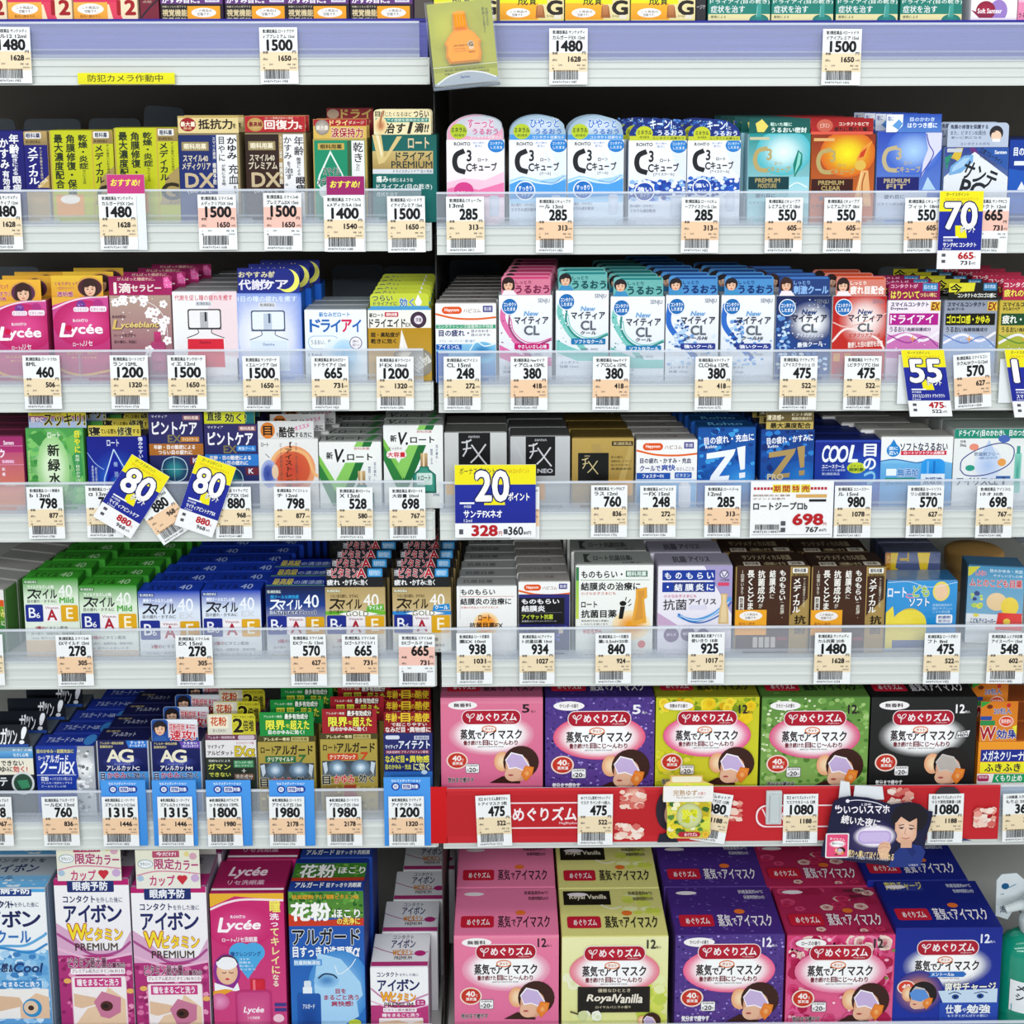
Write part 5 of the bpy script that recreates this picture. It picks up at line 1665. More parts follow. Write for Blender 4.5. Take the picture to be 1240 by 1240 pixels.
hapy(4, 'c2', 108, 326, 350, 'white orange and black generic box, for styes', lambda X, Y_: f"""
r {X(0)} {Y_(70)} {X(282)} {Y_(420)} 2c2c74 1c1c5c
r {X(0)} {Y_(90)} {X(254)} {Y_(234)} 141418
b {X(18)} {Y_(96)} {X(224)} {Y_(122)} f2f2f4 ものもらい
b {X(18)} {Y_(132)} {X(146)} {Y_(164)} f2f2f4 結膜炎
l 2 6c6c74 {X(14)} {Y_(170)} {X(240)} {Y_(170)}
b {X(18)} {Y_(180)} {X(190)} {Y_(206)} c8d83c アイサット抗菌
t {X(18)} {Y_(212)} {X(210)} {Y_(222)} c8c8cc 殺菌性スルファメトキサゾール
s {X(10)} {Y_(240)} {X(270)} {Y_(330)} 30 10 3c4cb0 2c3c90 5c6cd0
r {X(222)} {Y_(248)} {X(246)} {Y_(284)} d8c8b0
""", 8, dx=-1)
carton(4, 'c2', 378, 248, 742, 'large white antibiotic drop box with bee dropper picture', """
r 378 248 742 800 f4f5f2 ecefe8
r 378 258 392 320 3c7c4c
r 378 320 392 500 8cc850 c8d850
b 404 276 596 308 1c1c20 ものもらい・
r 612 276 714 304 2c6450
b 618 279 708 301 e8f4ec 眼科用薬
l 2 3c7c4c 400 318 724 318
b 402 330 680 366 1c1c20 結膜炎の治療に
t 402 374 566 388 c84438 小さなお子さまにも
b 404 418 478 446 1c1c20 ロート
b 404 458 570 494 1c1c20 抗菌目薬
t 404 504 536 514 3c3c40 有効成分を目の表面に
t 404 520 530 528 3c3c40 しみわたる使いきり
g 640 530 90 70 .2 f0a020 f8e8c0
p e8a83c 660 362 712 352 714 400 700 410 712 520 640 530 660 400
p d8963c 668 370 700 366 700 398 690 404 696 500 656 510 672 404
e 600 428 16 12 141414
p 141414 588 442 610 442 600 500 580 500
l 4 141414 626 440 640 430
l 4 141414 624 424 636 408
l 4 141414 612 414 616 398
k 412 546 500 570 c8302c f4f5f2 Wのちから
e 690 620 18 18 d8504c
@top
b 12 20 20 80 3a3c3a 【
b 24 30 74 70 3a3c3a ロート抗菌目薬i
t 60 78 86 92 3a3c3a 20本入
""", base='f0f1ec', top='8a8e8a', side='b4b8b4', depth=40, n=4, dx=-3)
carton(4, 'c2', 764, 252, 1114, 'white and lilac antibiotic drop box with navy squares lettering', """
r 764 252 1114 800 eeeaf2 e8e4f0
p a89cc8 980 252 1114 252 1114 480
p c8a8c8 764 470 764 530 860 530
o 784 272 836 320 3 1c3c9c
o 836 272 888 320 3 1c3c9c
o 888 272 938 320 3 1c3c9c
o 938 272 986 320 3 1c3c9c
o 986 272 1032 320 3 1c3c9c
b 796 284 824 312 f2f4fa も
b 846 284 874 312 f2f4fa の
b 896 284 926 312 f2f4fa も
b 948 284 974 312 f2f4fa ら
b 994 284 1024 312 f2f4fa い
o 784 328 836 374 3 1c3c9c
e 810 350 5 5 f2f4fa
o 836 328 888 374 3 2c3c80
o 888 328 938 374 3 2c3c80
o 938 328 986 374 3 2c3c80
o 986 328 1032 374 3 1c3c9c
b 842 336 878 368 f2f4fa 結
b 892 336 930 368 f2f4fa 膜
b 942 336 980 368 f2f4fa 炎
b 994 338 1024 366 f2f4fa に
e 1074 292 22 20 6c6484
e 1074 292 17 15 e4e0f0
l 5 6c6484 1062 282 1074 302 1088 282
t 1054 314 1098 324 5c5474 大正製薬
o 1046 330 1098 346 3 d8486c
t 792 386 946 400 c84c74 小さなお子さまにも
t 790 408 900 458 2c2c34 抗菌
b 910 406 1038 432 2c2c34 アイリス
t 918 440 992 452 5c5c70 使いきり
o 912 436 996 456 9 dcd8ec
l 16 5ca0dc 860 480 900 500 960 504 1040 470 1110 400
l 6 1c64b4 860 476 910 510 980 516 1060 480 1112 420
l 3 e8f4fc 870 484 930 506 1010 492 1100 420
p d8b884 1060 382 1092 382 1088 420 1096 450 1100 524 1050 524 1056 450 1064 420
p e8cfa0 1068 388 1084 388 1082 424 1088 454 1090 516 1060 516 1064 454 1070 424
e 830 575 36 34 6c4c7c
t 808 566 852 580 f0e8f4 抑える
e 908 570 34 34 6c4c7c
e 980 575 30 30 6c4c7c
t 884 562 934 576 f0e8f4 殺菌
@top
b 22 26 40 76 3c3a44 抗菌
b 44 30 72 70 3c3a44 アイリス
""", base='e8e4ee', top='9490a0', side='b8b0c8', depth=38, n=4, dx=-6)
def med(c, x0, yt, x1, sh):
    X = lambda v: x0+v*(x1-x0)/350
    Y_ = lambda v: yt+v
    carton(4, c, x0, yt, x1, sh, f"""
r {x0} {yt} {x1} 800 3c2418 4c2c1c
r {x0} {yt} {X(6)} 800 9c8048
r {X(258)} {yt} {X(262)} 800 b89858
r {X(342)} {yt} {x1} 800 9c8048
r {X(262)} {Y_(0)} {X(342)} {Y_(46)} a08850 8c7444
o {X(268)} {Y_(8)} {X(338)} {Y_(32)} 4 f4f2ea
b {X(276)} {Y_(11)} {X(330)} {Y_(29)} 2c2c34 眼科用薬
t {X(270)} {Y_(36)} {X(336)} {Y_(46)} 2c2410 第2類医薬品
v {X(208)} {Y_(18)} {X(236)} {Y_(158)} f2eee6 ものもらい
u {X(212)} {Y_(166)} {X(232)} {Y_(240)} e4dccc (麦粒腫)・
v {X(160)} {Y_(18)} {X(188)} {Y_(124)} f2eee6 結膜炎
u {X(164)} {Y_(130)} {X(182)} {Y_(150)} e4dccc に
v {X(106)} {Y_(18)} {X(138)} {Y_(166)} f2eee6 抗菌成分
u {X(112)} {Y_(172)} {X(130)} {Y_(194)} e4dccc が
v {X(56)} {Y_(18)} {X(88)} {Y_(200)} f2eee6 長くとどま
u {X(24)} {Y_(18)} {X(40)} {Y_(130)} e4dccc 1回使いきり
r {X(18)} {Y_(140)} {X(42)} {Y_(300)} e8e4dc
v {X(22)} {Y_(146)} {X(38)} {Y_(290)} 3c2418 防腐剤無添加
p a88c50 {X(262)} {Y_(230)} {X(342)} {Y_(150)} {X(342)} {Y_(400)} {X(262)} {Y_(400)}
r {X(262)} {Y_(236)} {X(342)} {Y_(420)} a88c50
v {X(272)} {Y_(56)} {X(308)} {Y_(215)} f6f2ea メディカル
u {X(318)} {Y_(54)} {X(330)} {Y_(190)} d8d0bc サンテ抗菌目をいたわる
b {X(282)} {Y_(230)} {X(334)} {Y_(270)} 1c1408 抗
b {X(282)} {Y_(276)} {X(334)} {Y_(316)} 6c5c44 菌
o {X(88)} {Y_(330)} {X(110)} {Y_(380)} 3 c8c0b8
o {X(116)} {Y_(330)} {X(138)} {Y_(380)} 3 c8c0b8
o {X(144)} {Y_(330)} {X(166)} {Y_(380)} 3 c8c0b8
o {X(172)} {Y_(330)} {X(194)} {Y_(380)} 3 c8c0b8
r {X(200)} {Y_(330)} {X(250)} {Y_(346)} 8c2c2c
r {X(2)} {Y_(202)} {X(150)} {Y_(320)} f0a828
e {X(76)} {Y_(230)} {54} 22 f6f2ee
t {X(44)} {Y_(218)} {X(108)} {Y_(229)} 33241a この商品は
t {X(50)} {Y_(233)} {X(104)} {Y_(245)} 33241a 空箱です。
t {X(20)} {Y_(260)} {X(96)} {Y_(274)} 8a4a20 取付入荷中
@top
r 12 70 34 96 c8c0b0
b 14 74 32 92 3c2418 眼科用薬
t 40 72 68 92 c8b890 1回使いきり
o 72 68 94 94 3 c8c0b0
b 76 72 90 90 3c2418 20本
b 14 20 80 56 9c8c70 サンテメディカル抗菌
r 0 96 100 100 c8a860
""", base='8c7040', top='2c1c14', side='3c281c', depth=42, n=3, dx=-8)
med('c3', -112, 255, 238, 'dark brown antibiotic box with white column lettering, left of two')
med('c3', 245, 256, 595, 'dark brown antibiotic box with white column lettering, right of two')
carton(4, 'c3', 598, 322, 930, 'sky blue wrapped kids drop box with yellow blob picture', """
r 598 322 930 800 1c94d8 0c84cc
b 604 354 690 398 f2f4fa ロート
k 690 384 726 402 e04880 f8e0ec こ
k 722 346 796 396 8cb838 f4f8d8 ども
k 706 404 800 440 f2f6fa 2c60a0 ソフト
e 854 372 40 46 e8d850
e 854 374 32 38 f0c8a0
g 712 540 80 90 .6 f0d838 d8c02c
o 632 460 790 700 60 f0dc40
p f0dc40 598 470 630 440 640 500 640 640 598 640
r 632 600 790 760 4c5c94
t 818 430 908 442 b8e0f4 防腐剤無添加で
t 818 446 908 458 b8e0f4 目にやさしい
t 818 462 900 474 b8e0f4 こども用目薬
o 836 480 912 522 8 f4f6fa
b 846 486 902 500 2c4c8c 防腐剤
t 846 504 902 518 2c4c8c 無添加
l 2 e8f4fc 604 330 700 326 800 352 926 330
""", base='148cd0', top='0c5c8c', side='0c64a0', depth=32, n=1, Y=.014, mat='shiny', rot=0)
carton(4, 'c3', 985, 255, 1240, 'tilted pale blue kids drop box with red title lettering', """
r 985 255 1240 800 3c90bc 9cc8e0
r 985 480 1240 800 eef2f4
p d8d028 985 262 1040 258 1000 300 985 305
k 1020 276 1068 302 d82c60 f8e0e8 しみない
t 1084 268 1230 284 e8f4fa 目のかゆみ・充血
t 1100 292 1230 304 e8f4fa やさしいさし心地
k 996 316 1230 352 c82838 f8f4f4 ムヒのこども目薬
e 1120 420 46 42 f0d0a0
e 1180 440 40 44 f4d848
s 1000 370 1060 500 12 16 e8e05c 2c3c80 b8d860
p e83c38 1130 470 1236 470 1240 550 1120 550
e 1170 510 16 14 f0d048
b 1006 500 1120 522 2c4c8c こどもアイスーパー
""", base='2c80b0', top='1c5c84', side='14405c', depth=30, n=1, rot=-7, Y=.03, mat='shiny')
carton(4, 'c3', 590, 190, 850, 'yellow and slate wrapped box behind the sky blue one', """
r 590 150 850 600 4c5880
p d8b828 590 150 650 150 640 260 700 300 850 280 850 330 590 330
p e0c030 740 150 800 150 790 270 850 290 760 290
b 660 170 700 230 b89828 コ
p b07020 590 150 616 150 616 320 590 320
b 598 200 612 260 e8c040 ども
""", base='4c5880', top='38405c', side='2c3450', depth=30, n=2, Y=.055, mat='shiny')
# ------------------------------------------------------------------ sixth shelf, left bay
carton(5, 'c0', -140, 1100, 152, 'black and silver box with slanted white shout lettering, left end', """
r -140 1100 152 1500 1c2028 24282c
r -140 1100 152 1122 7c9cb8
b 58 1112 148 1128 eef4fa なさし心地
r -140 1122 152 1156 6cb0e0 3c80c0
b 60 1132 130 1148 e8f4fc なさし心地
r -140 1156 152 1232 f0ead8
b 0 1166 106 1190 1c1c20 できない
b -40 1194 20 1220 1c1c20 かゆ
b 24 1196 52 1218 1c1c20 みに
b 56 1192 122 1220 c8282c 効く!
b -10 1246 24 1284 e8ecf0 テ
e 98 1272 54 54 d8dcdc
e 98 1272 44 44 2c4c3c
p 3c8c64 70 1260 120 1256 130 1290 90 1300
@head
r -140 998 152 1104 181c24
i 4 1014 40 1090 f4f6fa ガ
i 40 1022 84 1088 f4f6fa ツン
i 88 1010 136 1086 f4f6fa !
r -140 1088 136 1104 2c50a0
""", base='20242a', top='5c646c', side='2c3c70', depth=30, n=4, dx=11, head=('r', -140, 998, 140, 1102, '181c24'))
carton(5, 'c0', 165, 1098, 440, 'blue allergy box with silver splash panel at its right side', """
r 165 1098 440 1500 1838a0 2048b0
r 350 1098 440 1500 a4a8ac c8cccf
g 395 1200 60 70 .2 fafafa b0b4b8
s 352 1100 438 1500 60 12 6c7074 f0f2f4 d4d8dc 8c9094 ffffff
p 1838a0 350 1098 362 1098 354 1160 362 1240 330 1290 165 1290 165 1098
r 165 1110 350 1130 2c4884
b 172 1112 344 1130 d8cc84 目のかゆみ・結膜充血に
b 178 1144 208 1162 f4f6fc ロート
i 212 1138 318 1174 f4f6fc アルガード
i 184 1168 304 1226 f4f6fc クール
i 296 1172 346 1226 f4f6fc EX
l 3 e8ecf4 166 1232 350 1232
b 184 1240 232 1260 f0f4fc 花粉・
t 238 1242 330 1258 d8e0f4 ハウスダスト等による
t 184 1264 330 1274 d8e0f4 アレルギー症状をしずめる
t 184 1280 300 1290 d8e0f4 クールなさし心地
@top
t 14 28 50 70 c8d4f0 アルガード
b 54 34 76 68 c8d4f0 クールEX
e 88 52 10 44 3c80c8
""", base='1838a0', top='132c8c', side='8c9094', depth=27, n=8, dx=11)
def agx(x0, yt, x1, sh, tc, tt, v, n, dx, head=None, hd=''):
    X = lambda q: x0+q*(x1-x0)/245
    Y_ = lambda q: yt+q*(x1-x0)/245
    carton(5, 'c0', x0, yt, x1, sh, f"""
r {x0} {yt} {x1} 1500 141c5c 101848
r {x0} {yt} {X(6)} 1500 b8bcc4
r {X(238)} {yt} {x1} 1500 b8bcc4
p {tc} {X(140)} {Y_(0)} {X(238)} {Y_(0)} {X(238)} {Y_(34)} {X(150)} {Y_(34)}
b {X(160)} {Y_(4)} {X(224)} {Y_(16)} f0f4fc {tt[0]}
b {X(156)} {Y_(18)} {X(230)} {Y_(30)} f0f4fc {tt[1]}
b {X(18)} {Y_(6)} {X(128)} {Y_(18)} c8bc84 アレルギー専用点眼薬
b {X(18)} {Y_(22)} {X(78)} {Y_(34)} c8bc84 医療用成分
g {X(120)} {Y_(100)} 100 30 .1 4c58b0 141c5c
b {X(48)} {Y_(44)} {X(108)} {Y_(98)} f0ead0 A
b {X(104)} {Y_(42)} {X(170)} {Y_(100)} f0ead0 G
t {X(80)} {Y_(106)} {X(156)} {Y_(114)} c8cce0 エージーアイズ
i {X(44)} {Y_(116)} {X(178)} {Y_(140)} f4f4f8 アレルカット
b {X(180)} {Y_(122)} {X(198)} {Y_(138)} f4f4f8 {v}
r {X(6)} {Y_(144)} {X(238)} {Y_(420)} 4c9ce0 2c70c0
k {X(14)} {Y_(150)} {X(34)} {Y_(190)} 1c2c5c f0f4fa 目
k {X(46)} {Y_(148)} {X(134)} {Y_(176)} b82c5c f0f4fa かゆみ
k {X(140)} {Y_(148)} {X(224)} {Y_(176)} 1c2c5c f0f4fa に効く
@top
t 24 36 70 70 c8cce0 アレルカット
t 10 20 36 34 b8a870 医療用
@head
{hd}
""", base='141c5c', top='101444', side='a8acb4', depth=28, n=n, dx=dx, head=head)
agx(450, 1072, 696, 'navy AG box with sky blue corner, no header', '2c78d0', ('すっきり', 'クールタイプ'), 'C', 6, 6)
agx(704, 1075, 944, 'navy AG box with purple corner and man portrait header', '6c4cb0', ('うるおい', 'モイストタイプ'), 'M', 4, 7, head=('o', 712, 975, 930, 1076, 'b8c8dc'), hd="""
r 712 975 930 1076 1c4c9c 3c80c0
r 790 985 930 1060 d8c8d0
k 796 996 868 1028 c82438 fff4f4 花粉症状
k 800 1026 916 1072 c82438 fff4f4 速攻!
b 878 1000 916 1018 c82438 に
p e8ecf0 712 975 780 975 800 990 930 1000 930 975
f 752 1016 34 n
p 2c5ca8 716 1076 730 1052 776 1052 790 1076
""")
carton(5, 'c0', 962, 1046, 1200, 'white and dark green pollen box with yellow EX lettering', """
r 962 1046 1200 1500 e8e4e4
r 962 1046 1200 1070 6c3450
t 974 1051 1102 1064 e8d0dc アレルギー専用眼科薬
o 1116 1048 1194 1068 8 c8b8c4
t 1106 1078 1190 1090 b04868 クロモグリク酸
b 972 1092 1050 1110 2c2c34 マイティア
b 970 1120 1092 1140 2c2c34 アルピタット
k 1100 1100 1152 1144 d8c030 6c5c14 EX
k 1154 1112 1192 1146 d8c030 6c5c14 α
r 962 1150 1200 1500 2c3428 24302c
t 974 1160 1076 1172 e8e8e0 花粉などによる
b 972 1180 1076 1206 d8dc5c ガマン
b 974 1220 1076 1240 d8dc5c できない
o 1092 1164 1186 1198 3 3c8c58
t 1098 1168 1180 1180 e4f4e8 抗アレルギー成分
t 1098 1184 1180 1194 e4f4e8 抗ヒスタミン
b 1130 1204 1148 1222 e8e8e0 ＋
o 1092 1226 1186 1256 3 6c4c38
t 1098 1230 1180 1252 f0e8e0 消炎成分
b 1000 1258 1060 1280 d8dc5c かゆみ
@head
r 974 952 1200 1046 c8c02c
r 974 952 1090 1046 dcd8c8
o 984 960 1072 1016 4 f0e8d0
k 990 964 1064 1004 c8502c f4e8c8 花粉
t 1000 1020 1060 1034 4c3c2c まっさかり!
t 1100 958 1196 970 3c3414 抗ヒスタミン成分
k 1096 972 1140 1034 201c0c e8e04c 2
k 1142 978 1190 1030 201c0c e8e04c 倍増
""", base='d8d4d4', top='6c3450', side='a8a4a4', depth=28, n=3, head=('o', 975, 950, 1200, 1047, 'c8c02c'))
def alg(x0, yt, x1, sh, hcol, hy, band, bt, n, dx, hlab, hx):
    X = lambda q: x0+q*(x1-x0)/270
    Y_ = lambda q: yt+q
    carton(5, 'c1', x0, yt, x1, sh, f"""
r {x0} {yt} {x1} 1500 b09c48 a08c3c
r {x0} {yt} {x1} {Y_(26)} 4c4420
b {X(30)} {Y_(6)} {X(150)} {Y_(22)} e8dca8 アレルギー専用
r {X(158)} {Y_(4)} {X(240)} {Y_(24)} c8b870
t {X(164)} {Y_(7)} {X(234)} {Y_(21)} 3c3414 眼科用薬
b {X(14)} {Y_(50)} {X(80)} {Y_(78)} 1c1808 ロート
b {X(80)} {Y_(42)} {X(258)} {Y_(86)} 1c1808 アルガード
o {X(34)} {Y_(92)} {X(178)} {Y_(122)} 3 {band}
b {X(44)} {Y_(97)} {X(166)} {Y_(118)} f4ecd8 {bt}
i {X(184)} {Y_(88)} {X(226)} {Y_(134)} {band} Z
r {X(8)} {Y_(126)} {X(262)} {Y_(200)} 3c444c 5c666e
e {X(80)} {Y_(158)} 44 38 a8c0d4 4c6478
e {X(80)} {Y_(158)} 22 20 e8f4fc 8cacc4
e {X(190)} {Y_(158)} 48 38 a8c0d4 4c6478
e {X(190)} {Y_(158)} 24 20 e8f4fc 8cacc4
p c8d4e0 {X(10)} {Y_(136)} {X(30)} {Y_(130)} {X(34)} {Y_(170)} {X(20)} {Y_(190)}
p c8d4e0 {X(260)} {Y_(136)} {X(240)} {Y_(130)} {X(236)} {Y_(170)} {X(250)} {Y_(190)}
k {X(8)} {Y_(196)} {X(44)} {Y_(236)} 1c1c20 e8e4d0 目
t {X(48)} {Y_(212)} {X(60)} {Y_(230)} 1c1c20 の
k {X(64)} {Y_(192)} {X(160)} {Y_(232)} c8302c f4e8e0 かゆみ
t {X(164)} {Y_(206)} {X(178)} {Y_(226)} 1c1c20 に
k {X(180)} {Y_(190)} {X(250)} {Y_(228)} 1c1c20 e8e4d0 効く
r {X(10)} {Y_(238)} {X(100)} {Y_(330)} 8c7434
r {X(110)} {Y_(238)} {X(170)} {Y_(330)} a8402c
s {X(10)} {Y_(238)} {X(260)} {Y_(380)} 30 12 8c7c44 c8b468 6c5c34
@head
r {hx[0]} {hy} {hx[1]} {yt} {hcol[0]}
r {hx[0]+112} {hy+4} {hx[1]-20} {hy+36} {hcol[1]}
b {hx[0]+118} {hy+8} {hx[1]-26} {hy+32} f0f4e8 最多有効成分
t {hx[0]+20} {hy+14} {hx[0]+104} {hy+26} e8f0e0 アレルギー専用
k {hx[0]+30} {hy+38} {hx[0]+118} {hy+80} f0f04c {hcol[1]} 限界
t {hx[0]+122} {hy+54} {hx[0]+142} {hy+72} f0f04c を
k {hx[0]+144} {hy+38} {hx[0]+232} {hy+80} f0f04c {hcol[1]} 超えた
b {hx[0]+40} {hy+82} {hx[0]+208} {hy+102} f4f8f0 目のかゆみに効く!
""", base='a89440', top='3c3820', side='6c5c2c', depth=28, n=n, dx=dx, head=('r', hx[0], hy, hx[1], yt+1, hcol[0]))
alg(45, 1052, 315, 'ochre allergy box with green band and bright green header', ('1c8c3c', '145c28'), 942, '2c6c38', 'クリアマイルド', 4, 8, 0, (57, 310))
alg(338, 1040, 606, 'ochre allergy box with red band and dark red header', ('a01c28', '641018'), 927, 'c8401c', 'クリアブロック', 4, 6, 0, (350, 606))
carton(5, 'c1', 636, 1036, 865, 'navy tear-care box with yellow lettering and red header', """
r 636 1036 865 1500 242c6c 1c2460
o 646 1048 712 1066 8 d8dcec
r 780 1050 850 1068 c8ccdc
t 786 1053 846 1065 242c6c 第2類医薬品
b 644 1092 704 1110 f0f4fa マイティア
b 708 1072 854 1110 f0f4fa アイテクト
r 644 1116 852 1134 7c2c4c
t 650 1119 846 1131 f4dce4 抗炎症成分 プラノプロフェン配合
b 644 1142 732 1174 e8e040 なみだ目
e 746 1160 6 6 e8e040
b 758 1142 850 1174 e8e040 異物感
b 644 1182 764 1206 d8dc60 目のかゆみ・充血
b 776 1176 850 1212 f0f0a0 に効く
r 636 1216 865 1500 2c68b8 4c98e0
e 826 1220 14 10 c8e0f8
@head
r 640 830 860 1036 8c1420
t 660 930 842 940 f0b0a0 アレルギー・
k 648 946 702 986 e8c430 5c0c14 年齢
e 712 966 5 5 e8c430
k 720 946 762 986 e8c430 5c0c14 目
t 764 960 784 980 e8c430 の
k 786 946 852 986 e8c430 5c0c14 酷使
b 674 990 840 1006 f0e0d8 で起こりやすい
b 646 1010 756 1034 f4ece8 なみだ目・
b 760 1010 858 1034 f4ece8 異物感に
""", base='242c6c', top='3c1420', side='1c1c40', depth=26, n=4, dx=-2, head=('r', 640, 940, 860, 1037, '8c1420'))

# ------------------------------------------------------------------ the steam eye mask cartons
def mask(row, c, x0, yt, x1, sh, base, bg, scent, cnt, glow, dy=0, face='w', n=1, top=None, dark='2c2024', extra='', topbg='', dx=0, low='', pk='7c2434', dep=88):
    f = (x1-x0)/1000
    S = lambda v: v+dy
    tlab = '1c1418' if base in ('dc7094', 'e478a0', 'e6e49c', 'c8c42c', '6c9c48') else 'f2ecf2'
    carton(row, c, x0, yt, x1, sh, f"""
{bg}
g 496 {S(358)} 425 205 .62 ffffff {glow}
{scent}
b 800 {S(70)} {880 if len(cnt) > 1 else 866} {S(148)} {dark} {cnt}
t 884 {S(126)} 935 {S(150)} {dark} 枚入
o 204 {S(120)} 786 {S(264)} 68 f4e4e6
o 211 {S(127)} 779 {S(257)} 62 c01c34 a8142c
l 9 f4e8ea 250 {S(165)} 264 {S(185)} 284 {S(200)} 282 {S(235)}
l 7 f4e8ea 284 {S(200)} 270 {S(160)} 250 {S(165)}
l 7 f4e8ea 284 {S(205)} 300 {S(165)} 330 {S(158)} 320 {S(185)} 284 {S(205)}
b 352 {S(150)} 742 {S(226)} f8eef0 めぐりズム
t 615 {S(232)} 720 {S(246)} f0d0d4 MegRhythm
b 194 {S(308)} 335 {S(405)} 2c2024 蒸気
b 340 {S(340)} 398 {S(398)} 2c2024 で
b 400 {S(312)} 792 {S(400)} 2c2024 アイマスク
e 474 {S(303)} 72 34 e0702c
e 474 {S(303)} 62 25 fbf2ec
b 434 {S(290)} 514 {S(316)} c0501c ホット
b 222 {S(415)} 400 {S(460)} {pk} 働き続けた
b 412 {S(412)} 462 {S(460)} {pk} 目
b 470 {S(415)} 752 {S(460)} {pk} にじ～んわり
t 360 {S(470)} 616 {S(482)} 6c5c60 GENTLE STEAM EYE MASK
{low or f'''

e 158 {S(608)} 106 84 f4d8cc
e 158 {S(608)} 92 72 d8402c c03020
b 112 {S(562)} 196 {S(612)} f8f0ec 40
t 200 {S(590)} 222 {S(614)} f8f0ec ℃
b 112 {S(622)} 212 {S(650)} f8f0ec 蒸気温
o 240 {S(640)} 376 {S(732)} 14 6c6064
o 245 {S(645)} 371 {S(727)} 12 fafafa
t 256 {S(650)} 360 {S(668)} 3c3438 快適時間
b 276 {S(680)} 340 {S(720)} 2c2428 20
t 252 {S(690)} 274 {S(718)} 2c2428 約
t 342 {S(690)} 364 {S(718)} 2c2428 分
f 745 {S(628)} 160 {face}
k 66 {S(772)} 320 {S(822)} {dark} {'f4f0f0' if dark != 'f4f4f4' else '141414'} 気分まで癒やす'''}
{extra}
@top
{topbg}
o 6 60 38 84 3 c01c34
b 12 66 34 79 f8eef0 めぐりズム
b 42 60 54 84 {tlab} 蒸気
b 55 68 59 82 {tlab} で
b 60 61 92 84 {tlab} アイマスク
e 64 54 5 5 e0702c
e 18 14 10 4 f0e8ec
t 68 8 92 16 {dark} 快適温度約40℃
t 72 20 92 28 {dark} 快適時間約20分
""", base=base, top=top or base, side=top or base, depth=dep, n=n, name='eye_mask_carton', cat='eye mask box', tmpl=1, dx=dx)
SCT = lambda t, dy=0: f"""
e 216 {74+dy} 142 42 f6f2f2
b 130 {56+dy} 300 {92+dy} 3c2c34 {t}"""
PINKB = "r 0 0 1000 1000 e07898 dc6c94\nr 0 0 1000 60 dc7496 e888a4"
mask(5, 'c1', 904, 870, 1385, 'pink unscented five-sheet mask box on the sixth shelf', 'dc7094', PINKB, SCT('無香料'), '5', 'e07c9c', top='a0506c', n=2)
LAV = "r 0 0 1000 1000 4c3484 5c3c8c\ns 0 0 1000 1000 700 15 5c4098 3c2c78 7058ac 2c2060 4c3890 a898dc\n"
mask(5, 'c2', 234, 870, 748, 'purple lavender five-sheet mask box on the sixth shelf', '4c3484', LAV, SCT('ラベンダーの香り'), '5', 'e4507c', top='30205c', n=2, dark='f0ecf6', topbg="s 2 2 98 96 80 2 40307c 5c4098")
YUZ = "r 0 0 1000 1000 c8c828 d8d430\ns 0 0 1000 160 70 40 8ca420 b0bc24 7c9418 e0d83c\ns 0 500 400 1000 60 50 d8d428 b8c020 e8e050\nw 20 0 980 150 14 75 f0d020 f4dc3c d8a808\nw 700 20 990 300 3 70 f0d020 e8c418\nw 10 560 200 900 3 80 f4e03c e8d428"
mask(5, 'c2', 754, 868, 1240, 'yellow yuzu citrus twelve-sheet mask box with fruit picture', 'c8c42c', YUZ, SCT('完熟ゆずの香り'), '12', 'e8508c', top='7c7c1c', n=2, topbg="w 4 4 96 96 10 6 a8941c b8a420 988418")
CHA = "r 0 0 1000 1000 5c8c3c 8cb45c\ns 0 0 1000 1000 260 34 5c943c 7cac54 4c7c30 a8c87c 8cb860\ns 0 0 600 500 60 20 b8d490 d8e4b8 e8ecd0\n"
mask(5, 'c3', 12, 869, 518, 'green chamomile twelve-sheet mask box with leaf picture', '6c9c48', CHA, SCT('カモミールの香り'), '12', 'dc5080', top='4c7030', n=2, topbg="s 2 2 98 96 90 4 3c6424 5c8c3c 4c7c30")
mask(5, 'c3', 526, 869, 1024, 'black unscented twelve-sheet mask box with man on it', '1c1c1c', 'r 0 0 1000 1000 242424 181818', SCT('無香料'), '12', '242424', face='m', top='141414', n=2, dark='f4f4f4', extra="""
p 2c2c30 820 318 948 302 930 372 800 388
p e8e8ea 826 322 940 308 924 368 808 382
z 850 318 920 336 -6 2c2c30 FOR
z 826 342 920 366 -6 2c2c30 MEN""")
